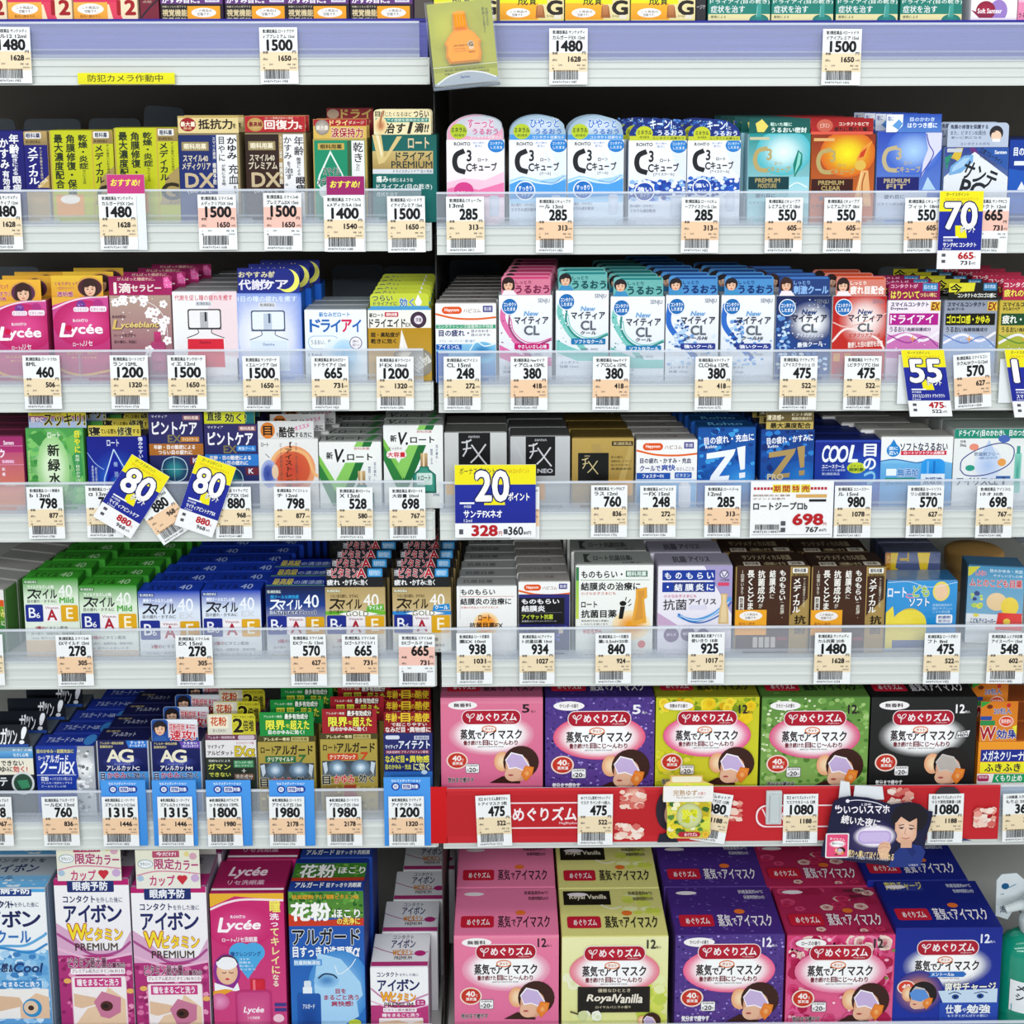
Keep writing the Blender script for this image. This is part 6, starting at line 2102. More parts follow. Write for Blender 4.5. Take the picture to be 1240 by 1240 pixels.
carton(5, 'c3', 1028, 1076, 1420, 'orange lens wipe box with blue and yellow title band', """
r 1028 1076 1420 1500 f09c28 e88a1c
r 1040 1114 1420 1170 1c2c8c
b 1050 1120 1126 1166 f4f6fa メガネ
b 1132 1124 1240 1164 f4f6fa クリーナ
b 1244 1124 1300 1164 f4f6fa ー
r 1040 1172 1420 1222 f0e828
b 1062 1180 1230 1216 1c2030 ふきふき
r 1028 1226 1420 1290 f4ecec
o 1030 1232 1084 1262 8 b02c5c
t 1036 1236 1078 1248 f8e8f0 個包装
p 1c9c5c 1108 1228 1420 1228 1420 1268 1100 1268
b 1116 1232 1240 1262 f2faf4 くもり止め
r 1028 1290 1420 1500 a8c0dc
@head
r 1028 890 1420 1076 d87a1c e0882c
p 2c9c3c 1028 890 1080 890 1028 920
e 1072 916 14 10 6c2c14
e 1160 910 10 10 c8282c
k 1092 922 1174 950 2c4c9c f4ece0 20包入
r 1028 960 1084 978 2c4c9c
r 1028 980 1100 1002 2c8c4c
e 1152 984 34 26 f4d8d0
e 1152 984 30 22 d8482c
t 1128 974 1176 994 fff0e8 携帯便利
k 1030 1010 1104 1068 a81c2c f8f0e8 W
k 1110 1022 1222 1064 1c2c8c f8f4f0 効果!
p e8e040 1180 1010 1240 1000 1240 1040 1224 1050
""", base='e88a1c', top='a8501c', side='c06c18', depth=45, n=3, dx=8, name='lens_wipe_carton', cat='lens wipe box', head=('r', 1030, 892, 1204, 1077, 'e07a1c'), grp='lens wipe cartons')

# ------------------------------------------------------------------ bottom shelf, left bay
def aibon(x0, yt, x1, sh, art, head, hd, base, side, top, topart, n=2, c='d0', dx=0, rot=0, depth=62, Y=.01):
    carton(6, c, x0, yt, x1, sh, art + f"\n@top\n{topart}\n@head\n{hd}", base=base, top=top, side=side, depth=depth, n=n, head=head, name='eyewash_carton', cat='eyewash box', dx=dx, rot=rot, grp='eyewash cartons on the bottom shelf', Y=Y)
aibon(-150, 606, 210, 'white and blue eyewash box with ice picture', """
r -150 606 210 1400 f4f6f8 e8f0f6
r -150 606 210 622 4ca4dc
o -60 606 146 640 6 1c3c84
b -44 600 138 630 f4f8fc 眼病予防
t -60 660 60 694 1c2c5c コンタクト
b -20 662 56 694 1c2c5c クト
t 62 668 176 690 1c2c5c を外した後に
b -110 710 -6 780 1c2458 アイ
b 0 708 90 782 1c2458 ボ
b 96 712 180 780 1c2458 ン
k -30 798 130 856 2c6cb8 e4f0f8 クール
l 12 5ca8dc -150 880 0 870 100 868 180 830 208 810
r -150 890 210 1400 7cb8e4 4c94d0
s -150 880 206 1240 160 26 a8d0f0 5ca0d8 3c80c0 d0e8f8 8cc4ec
l 10 2c88cc -150 870 0 880 120 900 208 860
i -20 950 16 990 1c2c5c 感
i 18 958 36 990 1c2c5c &
i 42 950 180 992 1c3c74 Cool
r -20 1030 170 1064 3c8ccc
b -16 1036 158 1060 f2f8fc をまるごと洗う
o -60 1070 200 1210 8 f0ece8
p dcb898 -60 1100 60 1110 80 1150 -60 1180
p e4c0a0 60 1210 60 1150 140 1090 200 1110 200 1210
e 118 1160 46 44 2c8cc4
e 112 1158 34 32 e0c4a8
e 112 1160 14 12 3c2418
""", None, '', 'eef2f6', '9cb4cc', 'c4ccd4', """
r 0 60 100 100 8cc4ec 5cb0e8
r 0 0 100 60 7c848c b4bcc4
b 10 8 80 20 2c3848 コンタクトを
b 10 26 76 50 1c2c58 アイボン
i 14 60 50 74 3c6ca8 クール
s 40 72 96 96 20 4 e8f4fc a8d4f0
""", rot=0, n=2, dx=2)
PREM = lambda x0, yt, c1: f"""
r {x0} {yt} {x0+352} {yt+800} f4f2f5 f0ecf2
r {x0} {yt} {x0+352} {yt+28} b81c6c
o {x0+62} {yt+2} {x0+282} {yt+60} 6 1c2c6c
b {x0+90} {yt+12} {x0+252} {yt+52} f4f6fc 眼病予防
b {x0+40} {yt+76} {x0+190} {yt+108} 1c2c5c コンタクト
t {x0+196} {yt+84} {x0+318} {yt+108} 1c2c5c を外した後に
b {x0+42} {yt+120} {x0+164} {yt+198} 1c2460 アイ
b {x0+168} {yt+118} {x0+240} {yt+198} 1c2460 ボ
b {x0+246} {yt+124} {x0+312} {yt+196} 1c2460 ン
p d8a8c8 {x0} {yt+200} {x0+60} {yt+240} {x0+150} {yt+330} {x0+300} {yt+330} {x0+352} {yt+240} {x0+352} {yt+400} {x0} {yt+400}
l 12 a84c8c {x0} {yt+250} {x0+80} {yt+300} {x0+170} {yt+350} {x0+280} {yt+340} {x0+350} {yt+290}
r {x0} {yt+352} {x0+352} {yt+800} b03078 a82870
l 12 e8b8d4 {x0} {yt+320} {x0+90} {yt+352} {x0+190} {yt+372} {x0+350} {yt+346}
s {x0+2} {yt+360} {x0+350} {yt+700} 90 20 c8488c 9c2468 d870a4 8c1c5c e898bc
k {x0+54} {yt+208} {x0+142} {yt+278} f4dc30 b8281c W
k {x0+138} {yt+226} {x0+312} {yt+282} f4dc30 b8281c ビタミン
t {x0+86} {yt+296} {x0+286} {yt+330} 3c2c1c PREMIUM
k {x0+48} {yt+362} {x0+230} {yt+410} 6c2c50 f8f0f4 ビタミン最大量
k {x0+234} {yt+386} {x0+320} {yt+410} 6c2c50 f8f0f4 大量配合
o {x0+58} {yt+412} {x0+316} {yt+440} 6 f8f0f4
t {x0+64} {yt+416} {x0+310} {yt+436} 6c2c50 プレミアム処方(ビタミンB6 B12 E)
o {x0+58} {yt+448} {x0+320} {yt+700} 10 e8b4cc
o {x0+62} {yt+452} {x0+316} {yt+696} 10 f4ecec
r {x0+74} {yt+456} {x0+296} {yt+500} c83c84
b {x0+86} {yt+462} {x0+282} {yt+494} f8f0f4 瞳をまるごと洗う
p e0bc9c {x0+66} {yt+530} {x0+170} {yt+550} {x0+180} {yt+580} {x0+100} {yt+600} {x0+66} {yt+590}
p e8c8a8 {x0+66} {yt+680} {x0+130} {yt+600} {x0+200} {yt+580} {x0+230} {yt+500} {x0+312} {yt+560} {x0+312} {yt+690} {x0+66} {yt+690}
p c87898 {x0+160} {yt+570} {x0+200} {yt+520} {x0+290} {yt+550} {x0+286} {yt+620} {x0+230} {yt+650} {x0+190} {yt+640}
e {x0+220} {yt+590} 30 24 4c2420
e {x0+214} {yt+590} 14 10 1c1410
e {x0+40} {yt+470} 18 12 e8b060
e {x0+336} {yt+520} 18 12 e8b060
"""
HP = lambda x0, y0: f"""
r {x0} {y0} {x0+302} {y0+180} ecebd4 e8e6dc
e {x0+30} {y0+60} 18 16 c8d8a8
e {x0+20} {y0+130} 16 14 a8c0d8
e {x0+270} {y0+30} 18 16 d8a8b8
e {x0+276} {y0+130} 20 18 c8a8d0
e {x0+240} {y0+20} 12 12 e8d890
p b84c6c {x0+80} {y0+6} {x0+206} {y0+4} {x0+206} {y0+34} {x0+80} {y0+36}
b {x0+98} {y0+10} {x0+190} {y0+28} f8e8ec 今だけ!
e {x0+46} {y0+64} 36 20 8ca4b8
e {x0+46} {y0+64} 33 17 f4f8f8
t {x0+22} {y0+56} {x0+70} {y0+72} 4c5c6c かわいい
k {x0+88} {y0+40} {x0+180} {y0+88} b03c70 f8f0e8 限定
k {x0+184} {y0+48} {x0+292} {y0+92} b03c70 f8f0e8 カラー
l 6 d890a8 {x0+4} {y0+116} {x0+90} {y0+98} {x0+200} {y0+100} {x0+298} {y0+110}
k {x0+64} {y0+116} {x0+180} {y0+164} c03c74 f8f0e8 カップ
e {x0+206} {y0+128} 14 12 c82c3c
e {x0+226} {y0+128} 14 12 c82c3c
p c82c3c {x0+192} {y0+132} {x0+240} {y0+132} {x0+216} {y0+160}
l 4 e8a0b8 {x0+250} {y0+110} {x0+262} {y0+104}
"""
TPR = """
r 0 0 100 62 74767c a8a4ac
r 0 62 100 100 b02874
b 20 10 84 30 2c2c3c コンタクトを
b 20 34 80 58 2c2448 アイボン
"""
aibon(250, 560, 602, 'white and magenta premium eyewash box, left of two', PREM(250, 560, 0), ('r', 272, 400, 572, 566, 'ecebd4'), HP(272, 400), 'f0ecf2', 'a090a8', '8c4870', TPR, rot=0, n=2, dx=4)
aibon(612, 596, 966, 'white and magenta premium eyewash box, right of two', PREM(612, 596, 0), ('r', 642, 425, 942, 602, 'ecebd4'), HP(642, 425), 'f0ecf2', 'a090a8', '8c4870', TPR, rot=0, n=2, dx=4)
aibon(982, 626, 1330, 'magenta eyewash box with cursive lettering and sky blue heart', """
r 982 626 1330 1400 c8246c d04884
r 982 626 1330 640 e8b030
p e8b030 982 632 1330 632 1330 660 1100 640 982 690
l 10 f4e0e8 982 700 1060 670 1150 655 1328 660
g 1120 780 160 100 .1 e05090 c8246c
b 1078 728 1148 742 f8e4f0 ROHTO
i 1016 740 1060 804 fff6fa L
i 1050 752 1216 806 fff6fa ycée
b 1034 834 1098 850 f8e4f0 ロートa
b 1102 828 1200 852 f8e4f0 リセ洗眼薬
v 1264 660 1312 712 f4e860 瞳
v 1262 720 1304 780 fff0f8 洗っ
v 1264 790 1302 1000 f4e0a0 てキレイに
v 1268 1005 1296 1060 f8e8d0 なる
e 1118 900 54 46 4ca8e0
e 1180 900 54 46 4ca8e0
p 4ca8e0 1068 914 1230 914 1150 1024
b 1072 896 1214 918 1c4c8c 瞳クレンジング
t 1110 926 1160 936 f0f8ff ゴミや
t 1110 942 1166 952 f0f8ff 花粉を
t 1110 958 1176 968 f0f8ff 洗い流して
t 1110 974 1186 984 f0f8ff スッキリ
e 1050 990 64 84 8c2c8c
e 1052 990 50 60 f0c8a8 e8b894
e 1052 950 50 30 f4f4f8
l 6 3c2420 1006 940 1040 916 1086 924 1104 950
l 4 7c3c30 1028 992 1040 996 1048 990
l 4 7c3c30 1060 990 1072 996 1082 992
e 1052 1024 10 5 c83c4c
p f4f4f8 990 1040 1020 1050 1080 1068 1100 1040 1110 1080 990 1080
p e8a030 982 1080 1040 1070 1080 1076 982 1120
e 1010 1130 50 40 e89cc4 d05c94
o 1160 1024 1230 1080 8 d8283c c81c34
r 1172 1028 1184 1076 f07080
o 1086 1076 1260 1400 22 d04880 b83070
o 1096 1086 1250 1400 18 e06c9c c84484
i 1124 1156 1220 1190 fff0f8 Lycée
t 1142 1200 1200 1214 fff0f8 リセ洗眼薬
r 1272 1138 1328 1154 3c3c84
r 1272 1162 1328 1178 3c3c84
e 1290 1210 26 20 f4c8d8
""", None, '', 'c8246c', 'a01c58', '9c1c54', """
i 18 22 70 56 f4dce8 Lycée
t 20 62 70 76 f0c8dc リセ洗眼薬
r 0 86 100 92 f4e8ee
""", n=2, dx=6)
aibon(188, 616, 542, 'blue green and red pollen eyewash box with face picture', """
r 188 616 542 1400 1c48a4 2c78c8
r 188 616 542 740 3c7c2c 5c8c34
s 190 618 540 736 120 12 2c6c24 5c9c3c 7cac4c 1c5c1c
p c83820 188 720 320 752 542 740 542 776 188 776
b 206 632 310 652 e09c28 抗炎症剤:
b 316 632 404 652 e09c28 アミノ酸類
b 412 632 520 652 e09c28 ビタミンB6
x 202 670 384 750 f8f8f4 花粉
e 396 730 6 6 f8f8f4
k 404 700 524 738 f8f8f4 2c5c24 ほこり
k 416 738 524 770 f8e060 8c3c20 の洗浄に
k 204 788 520 862 10141c e8f0f8 アルガード
b 204 872 372 920 f4f8fc 目すっきり
b 376 872 486 920 f4f8fc 洗眼薬
i 488 880 520 920 f4f8fc α
g 420 1060 150 170 .1 9cd0f4 3c88d0
p a8d4f4 320 900 430 930 520 1040 530 1100 500 1130 510 1200 440 1240 320 1240 300 1060
g 360 1030 60 36 .1 4c88c4 94c8f0
l 8 24405c 320 1020 350 1000 390 1004 410 1020
r 206 930 340 960 5c9cd8
b 210 936 330 956 e8f4fc 防腐剤無添加
l 4 e8f4fc 400 960 420 1000 470 970 500 930
b 402 1070 450 1092 a82c4c 目を
b 346 1098 510 1122 a82c4c まるごと洗う
b 380 1128 482 1152 a82c4c 爽快感!
o 252 1030 286 1070 8 d8e4f0
r 246 1060 290 1090 e8f0f8
o 218 1090 330 1400 14 14408c 1c58ac
b 244 1140 300 1162 e8f0fa アルガード
e 490 1230 30 16 c8d83c
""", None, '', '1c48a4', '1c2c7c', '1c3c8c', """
r 0 0 100 16 142c7c
r 0 16 100 62 3c7c2c
s 2 18 98 60 50 4 2c6c24 5c9c3c 7cac4c
k 10 22 58 62 f4f4f0 2c5c24 花粉
b 62 30 98 50 f4f4f0 ほこり
r 0 62 100 72 b83820
b 8 76 46 92 f4f8fc アルガード
b 50 78 96 92 f4f8fc 目すっきり洗眼薬
""", c='d1', n=2, dx=4)
aibon(574, 976, 846, 'small white and pink mini eyewash box, front of its row', """
r 574 976 846 1400 f4f4f6
b 606 996 706 1018 1c2c5c コンタクト
t 712 1002 800 1016 1c2c5c を外した後に
b 608 1032 694 1084 1c2460 アイ
b 698 1030 754 1084 1c2460 ボ
b 758 1034 804 1082 1c2460 ン
l 8 c888b0 574 1070 640 1120 720 1140 846 1100
r 574 1150 846 1400 b83878
l 7 e8b8d4 574 1130 660 1160 750 1170 846 1150
k 622 1090 672 1132 f0b02c b83c1c W
k 672 1094 786 1132 f0b02c b83c1c ビタミン
t 638 1138 774 1160 3c2c1c PREMIUM
o 784 1124 832 1154 12 b82c78
b 792 1130 824 1148 f8e8f0 ミニ
o 632 1162 790 1182 4 f8f0f4
t 638 1166 784 1178 8c2c5c ビタミン最大量配合
r 620 1184 812 1208 c83c84
b 628 1188 800 1204 f8f0f4 瞳をまるごと洗う
o 612 1210 820 1400 6 f4e8e8
p e4c0a0 614 1230 700 1220 760 1236 818 1222 818 1290 614 1290
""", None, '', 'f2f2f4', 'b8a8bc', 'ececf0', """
t 34 6 70 18 2c3454 コンタクト
b 32 20 74 44 1c2460 アイボン
l 2 a84c8c 0 40 30 56 60 64 98 56
k 36 48 70 66 e8a030 b83c1c Wビタミン
t 40 68 70 78 3c2c1c PREMIUM
e 84 60 10 8 b82c78
r 0 84 100 100 b83878
""", c='d1', n=5, depth=60, dx=9)

# ------------------------------------------------------------------ bottom shelf, right bay
PB = "r 0 0 1000 1000 e87ca0 e0709c\nr 0 0 1000 40 f090ac e87ca0"
mask(6, 'd1', 967, 826, 1460, 'pink unscented twelve-sheet mask box on the bottom shelf', 'e478a0', PB, SCT('無香料', -12), '12', 'e88cac', dy=-42, n=3, top='e87ca4')
ROY = "r 0 0 1000 1000 ecebb4 dfe08c\ns 0 300 300 1000 20 80 f0efcc e4e8a4 d8e098\ns 700 300 1000 900 20 90 d4dc60 e8ecb0 c0d050\nw 20 200 260 500 2 110 f4f4e0 f0f0d0 d8dca0\n"
mask(6, 'd2', 312, 830, 812, 'pale yellow vanilla twelve-sheet mask box with black plate', 'e6e49c', ROY, '', '12', 'e8788c', dy=-42, n=3, top='dcd884', dark='3c3c30', topbg="s 60 10 98 60 14 8 d4dc60 e8ecb0 c8d450\nr 4 6 50 36 1c1810\nb 10 14 46 26 e8e0c8 Royal Vanilla\nl 2 f4f4e8 40 36 50 44 60 40", low="""
r 150 458 832 700 1c1814
r 158 466 824 692 2c2418
r 164 472 818 686 1c1814
t 340 476 646 510 d8ccb0 優雅なひととき
i 236 530 500 610 f0e8d8 Royal
i 500 530 760 610 f0e8d8 Vanilla
t 320 636 652 662 d8ccb0 ロイヤルバニラの香り
l 14 4c3c20 80 690 200 720 320 700
w 150 660 380 780 4 60 f4f6e8 f8f8f0 d0d8a0
f 830 780 80 w
""")
mask(6, 'd2', 846, 822, 1358, 'deep purple lavender twelve-sheet mask box on the bottom shelf', '54348c', LAV, SCT('ラベンダーの香り', -12), '12', 'ec5c8c', dy=-42, n=3, top='44287c', dark='f0ecf6', topbg="s 2 2 98 96 120 2 40307c 7058ac 5c4098", dx=-3)
ROS = "r 0 0 1000 1000 d83c74 e8709c\nw 10 0 990 230 46 85 e05c90 d83c74 f0d8cc f080a8 b0184c\nw 10 180 220 900 22 80 d83c74 f0d4cc e86098 b0184c\nw 800 180 990 640 14 75 c8285c d83c74 f088b0 a81848\nw 10 700 990 1000 20 80 e05c90 d04078 b0184c\ns 0 0 1000 1000 40 24 6c8c3c f0a8c0 f8d0dc"
mask(6, 'd3', 130, 822, 638, 'rose pink twelve-sheet mask box with rose blossoms', 'd83c74', ROS, SCT('ローズの香り', -12), '12', 'e8749c', dy=-42, n=3, top='a82450', topbg="w 3 2 97 52 26 8 c8305c d84878 e8c8bc 9c1c44\nw 3 86 97 98 8 6 c8305c e8c8bc 9c1c44", dx=-7)
mask(6, 'd3', 640, 790, 1142, 'royal blue menthol twelve-sheet mask box with staring eyes', '1c2c94', 'r 0 0 1000 1000 18288c 2038a4', '', '12', '1c3094', dy=-10, n=3, top='14207c', dark='e8ecf8', dx=-9, pk='ffffff', extra="""
p 2c6cc0 320 400 650 400 680 425 650 450 320 450 340 425
b 350 408 560 440 f0f6fc メントールin""", topbg="r 8 0 44 22 2c3c8c\nk 8 2 44 20 d8cc70 14207c 爽快チャージ", low="""
g 240 590 230 200 .2 d88c5c 24308c
e 120 545 86 66 f4d8cc
e 120 545 74 56 d8402c
b 80 516 156 562 f8f0ec 40
t 84 570 156 590 f8f0ec 蒸気温
f 250 610 120 m
p 5c90d8 150 600 200 560 300 570 340 640 260 680 180 660
k 480 500 960 590 f0f0e8 1c1c2c 爽快チャージ
p c8dcf0 420 580 980 560 980 690 470 690
l 8 1c2c6c 520 610 580 592 640 612
l 8 1c2c6c 760 606 830 590 890 600
e 586 636 34 24 1c4c94
e 586 636 14 12 0c1430
e 820 630 34 24 1c4c94
e 820 630 14 12 0c1430
r 440 690 990 1000 2c50b4 1c3ca0
k 500 710 650 790 f4f8fc 1c3070 仕事
t 656 740 700 780 f4f8fc や
k 700 710 920 790 f4f8fc 1c3070 勉強
t 520 800 900 826 e8f0fc もうひとがんばりの前に!
""")
# ------------------------------------------------------------------ cards, tags and signs
def card(name, c, x0, y0, x1, y1, art, col='f2f4f4', Y=-.007, rot=0.0, kind='r', pts=None, th=.0006, label='', cat='price tag', grp=None, mat='paper', skew=0.0, tilt=0.0):
    """a flat card whose centre stands at the given pixels; art in crop units of the unrotated card"""
    mx, my = (x0+x1)/2, (y0+y1)/2
    ctr = at(*P(c, mx, my), Y)
    px, py = P(c, mx, my)
    k = (at(px+20, py, Y)-at(px-20, py, Y)).length/40*Q       # metres for one crop unit
    o_ = pts or outline(kind, x0, y0, x1, y1)
    loc = [((x-mx)*k + skew*(y-my)*k, -(y-my)*k) for x, y in o_]
    r = prism(name, loc, 0, th, mat, None, col)
    r.location = ctr
    r.rotation_euler = (math.radians(tilt), math.radians(rot), 0)
    if pts or kind != 'r': art = '\n'.join(l for i_, l in enumerate(art.strip().split('\n')) if i_)
    A = Art().run(art)
    A.obj('card_print', lambda X, Yy, L: np.stack([(X-mx)*k + skew*(Yy-my)*k, -L*1.6, -(Yy-my)*k], 1), r, mat, clip=(min(p[0] for p in o_)+.5, min(p[1] for p in o_)+.5, max(p[0] for p in o_)-.5, max(p[1] for p in o_)-.5))
    tag(r, label, cat, grp)
    return r
BG = {'c': 'f0dcb8', 'p': 'f2cda8', 'k': 'f3c3b4'}
def near(row, px):
    q = [t for t in CART if t[0] == row]
    return min(q, key=lambda t: abs(t[1]-px))[2]
def price(row, c, x0, y0, x1, y1, pr, tax, bg, l1, l2, rot=0, digits='4987', lab=None, Y=-.0075, under=None):
    w_, h_ = x1-x0, y1-y0
    X = lambda v: x0+v*w_/100
    Y_ = lambda v: y0+v*h_/100
    dw = {3: (36, 82) if len(pr) == 3 else None, 4: (20, 86)}[len(pr)]
    tw = (60, 84) if len(tax) == 3 else (50, 82)
    art = f"""
r {x0} {Y_(43 if bg != 'k' else 24)} {x1} {Y_(77 if bg != 'k' else 60)} {BG[bg]}
b {X(9)} {Y_(3.5)} {X(92)} {Y_(10)} 1c1c24 {l1}
b {X(9)} {Y_(12.5)} {X(9+min(83, len(l2)*9))} {Y_(19.5)} 1c1c24 {l2}
x {X(dw[0])} {Y_(22)} {X(dw[1])} {Y_(40.5)} 16161a {pr}
b {X(8)} {Y_(41.5)} {X(22)} {Y_(46.5)} 1c1c22 本体
b {X(86)} {Y_(41)} {X(95)} {Y_(46)} 2c2c34 円
x {X(tw[0])} {Y_(50)} {X(tw[1])} {Y_(59)} 1c1c22 {tax}
t {X(8)} {Y_(54)} {X(21)} {Y_(58.5)} 44444c (税込
t {X(85)} {Y_(54.5)} {X(97)} {Y_(58.5)} 44444c .00円)
t {X(8)} {Y_(64)} {X(12)} {Y_(67)} 4c4c54 入
t {X(24)} {Y_(63.5)} {X(34)} {Y_(66.5)} 4c4c54 200
t {X(8)} {Y_(70)} {X(13)} {Y_(73)} 4c4c54 陳
t {X(72)} {Y_(64)} {X(94)} {Y_(67)} 4c4c54 発 注
t {X(78)} {Y_(70)} {X(95)} {Y_(73)} 6c6c74 00000
B {X(11)} {Y_(74)} {X(76)} {Y_(91)}
t {X(8)} {Y_(93.5)} {X(58)} {Y_(97)} 4c4c54 {digits}072411
t {X(60)} {Y_(93)} {X(72)} {Y_(97.5)} 2c2c34 {str(abs(hash_(l1+l2+pr)) % 900+100)}
"""
    px = P(c, (x0+x1)/2, 0)[0]
    label = lab or f'price tag {pr} under the {near(row, px)}'
    return card('price_tag', c, x0, y0, x1, y1, art, Y=Y, rot=rot, label=label, cat='price tag', grp='white price tags along the shelf rails')
def hash_(s_): return sum((i+3)*ord(ch) for i, ch in enumerate(s_))
T2 = '第2類医薬品 '
T3 = '第3類医薬品 '
TT = f"""
0 a0 -40 128 145 390 1480 1628 c|{T2}サンテメディ|カル12 12ml
0 a1 57 130 235 393 1500 1650 c|{T2}ロートアクテ|ィブプレミアム 15ml
0 a2 252 135 432 396 1480 1628 c|{T2}サンテメディ|カルガードEX 12ml
0 a3 293 138 475 398 1500 1650 c|{T3}Vロートドラ|イアイプレミア 15ml
1 a0 -70 908 102 1173 1480 1628 c|{T2}サンテメディ|カルアクティブ 12ml
1 a0 467 912 643 1174 1480 1628 c|{T2}サンテメディ|カルガードEX 12ml
1 a0 931 912 1110 1174 1500 1650 k|{T2}スマイル40|メディクリアDX 15ml
1 a1 75 905 253 1178 1500 1650 k|{T2}スマイル40|プレミアムDX 15ml
1 a1 358 918 546 1182 1400 1540 c|{T3}スマイルTh|eメディカルA 13ml
1 a1 656 920 833 1185 1500 1650 c|{T3}Vロートドラ|イアイプレミア 15ml
1 a1 932 922 1110 1187 285 313 c|{T3}Cキューブm|13ml
1 a2 190 927 365 1188 285 313 p|{T3}Cキューブク|ール 13ml
1 a2 872 927 1048 1188 285 313 p|{T3}ロートCキュ|ーブアイスクール 13m
1 a3 25 927 200 1188 550 605 p|{T3}Cキューブプ|レミアムモイス 18ml
1 a3 300 927 477 1188 550 605 p|{T3}Cキューブプ|レミアムクリア 18ml
1 a3 679 927 853 1188 550 605 p|{T3}Cキューブ|フィット 18ml
1 a3 993 927 1166 1188 665 731 k|{T2}サンテPCコ|ンタクト 12ml
2 b0 111 502 285 761 460 506 c|{T2}ロートリセb|8ML
2 b0 519 502 697 761 1200 1320 c|{T2}ロートリセブ|ラン 12ML
2 b0 789 502 967 761 1500 1650 c|{T2}サンテボーテ|ィエ 12ml
2 b1 -22 506 152 764 1500 1650 c|{T2}サンテボーテ|ィエムーンケア 12ml
2 b1 300 506 474 764 665 731 c|{T3}新なみだロー|トドライアイ 13ml
2 b1 605 508 779 766 1200 1320 c|{T3}新ドライエイ|ドEX 10ml
2 b1 920 508 1093 766 248 272 c|{T3}HCアイミン|CL 15ml
2 b2 71 508 244 766 380 418 p|{T3}Newマイテ|ィアCL-a 15ML
2 b2 456 508 628 766 380 418 p|{T3}Newマイテ|ィアCLC-a 15ML
2 b2 936 508 1108 766 380 418 c|{T3}Nマイティア|CLCHi-a 15ML
2 b3 94 506 268 764 475 522 c|{T3}マイティアC|Lアイスクラッシュ 15
2 b3 395 506 568 764 475 522 c|{T3}マイティアC|LビタクリアC 15ml
3 b0 130 1118 300 1372 798 877 c|{T3}ロート新緑水|b 13ml
3 b0 405 1112 575 1366 798 877 c|{T3}ロート養潤水|α 13ml
3 b0 1010 1118 1180 1370 880 968 c|{T2}マイティアピ|ントケアEX 15ml
3 b1 125 1118 296 1374 798 877 c|{T3}アイストレッ|チ 12ml
3 b1 418 1120 587 1374 528 580 c|{T2}新Vロートe|X 13ml
3 b1 665 1120 834 1374 698 767 c|{T2}新VロートE|大容量 20ml
3 b2 448 1110 618 1364 760 836 c|{T2}サンテFXプ|ラス 12ml
3 b2 678 1112 846 1364 248 272 c|{T3}HCフォスタ|ーFX 15ml
3 b2 981 1112 1150 1364 285 313 p|{T3}ロートジーb|12ml
3 b3 350 1112 522 1366 980 1078 c|{T3}ユニースクー|ル 15ml
3 b3 690 1112 860 1366 570 627 c|{T3}ロートソフト|ワン点眼液 5ML×4
3 b3 1016 1112 1186 1366 698 767 c|{T3}アイリスCL|Iネオ 30本
4 c0 -152 568 17 821 208 228 c|{T2}スマイル4|0 15ml
4 c0 267 570 435 824 278 305 p|{T2}スマイル40|EXマイルド 15ml
4 c0 827 572 999 824 278 305 p|{T2}スマイル40|EX 15ml
4 c1 201 568 369 824 570 627 p|{T2}スマイル40|EXクール 13ml
4 c1 443 568 611 824 665 731 p|{T2}スマイル40|EXゴールドマイルド 1
4 c1 709 568 878 824 665 731 k|{T2}スマイル40|EXゴールド 13ml
4 c1 980 562 1147 816 938 1031 c|{T2}ロート抗菌目|薬EX 10ml
4 c2 112 562 277 816 934 1027 c|{T2}HCアイサッ|ト抗菌目薬 10ml
4 c2 469 562 636 814 840 924 c|{T2}ロート抗菌目|薬i 0.5ml×20本
4 c2 903 558 1074 813 925 1017 c|{T2}抗菌アイリス|使いきり 18本
4 c3 256 560 427 814 1480 1628 c|{T2}サンテメディ|カル抗菌 20本
4 c3 770 562 938 814 475 522 c|{T3}ロート子供ソ|フト 8ml
4 c3 1068 562 1239 812 548 602 c|{T3}ムヒ子供目薬|アイスーパー 15ml
5 d0 -112 166 59 415 878 967 p|{T2}マイティアルク|アイテ 15ml
5 d0 201 165 369 415 760 836 p|{T2}アルガードク|ールEX 13ml
5 d0 482 165 649 416 1315 1446 p|◆{T2}エージーアイ|ズアレルカットC13ml
5 d0 742 165 905 416 1315 1446 p|◆{T2}エージーアイ|ズアレルカットM13ml
5 d0 972 165 1136 416 1800 1980 p|◆{T2}Mアルピタ|ットNEXα 15ML
5 d1 102 165 267 416 1980 2178 p|◆{T2}ロートクリ|アマイルドZS 13ml
5 d1 371 165 535 415 1980 2178 p|◆{T2}ロートクリ|アブロックZS 13ml
5 d1 662 164 828 415 1200 1320 p|◆{T2}マイティア|アイテクト 15ml
"""
for ln in TT.strip().split('\n'):
    hd, l1, l2 = ln.split('|')
    q = hd.split()
    under = None
    price(int(q[0]), q[1], *map(float, q[2:6]), q[6], q[7], q[8], l1, l2, rot=rnd.uniform(-.4, .4), Y=-.0095 if q[0] == '5' and l1[0] == '◆' else -.0075)
price(2, 'b3', 912, 495, 1084, 755, '570', '627', 'p', T2+'スマイルコン', 'タクALWクール12ml', rot=-4.5)
price(3, 'b0', 680, 1125, 850, 1378, '880', '968', 'p', T2+'マイティアピ', 'ントケアEX 15ml', rot=-33, lab='slanted price tag 880 half hidden between the two 80 point cards', Y=-.0085)
KAO = '花王 めぐりズム'
price(5, 'd1', 1073, 158, 1236, 416, '475', '522', 'c', KAO+'蒸気でホッ', 'トアイマスク 5枚', rot=-2.2, Y=-.0095)
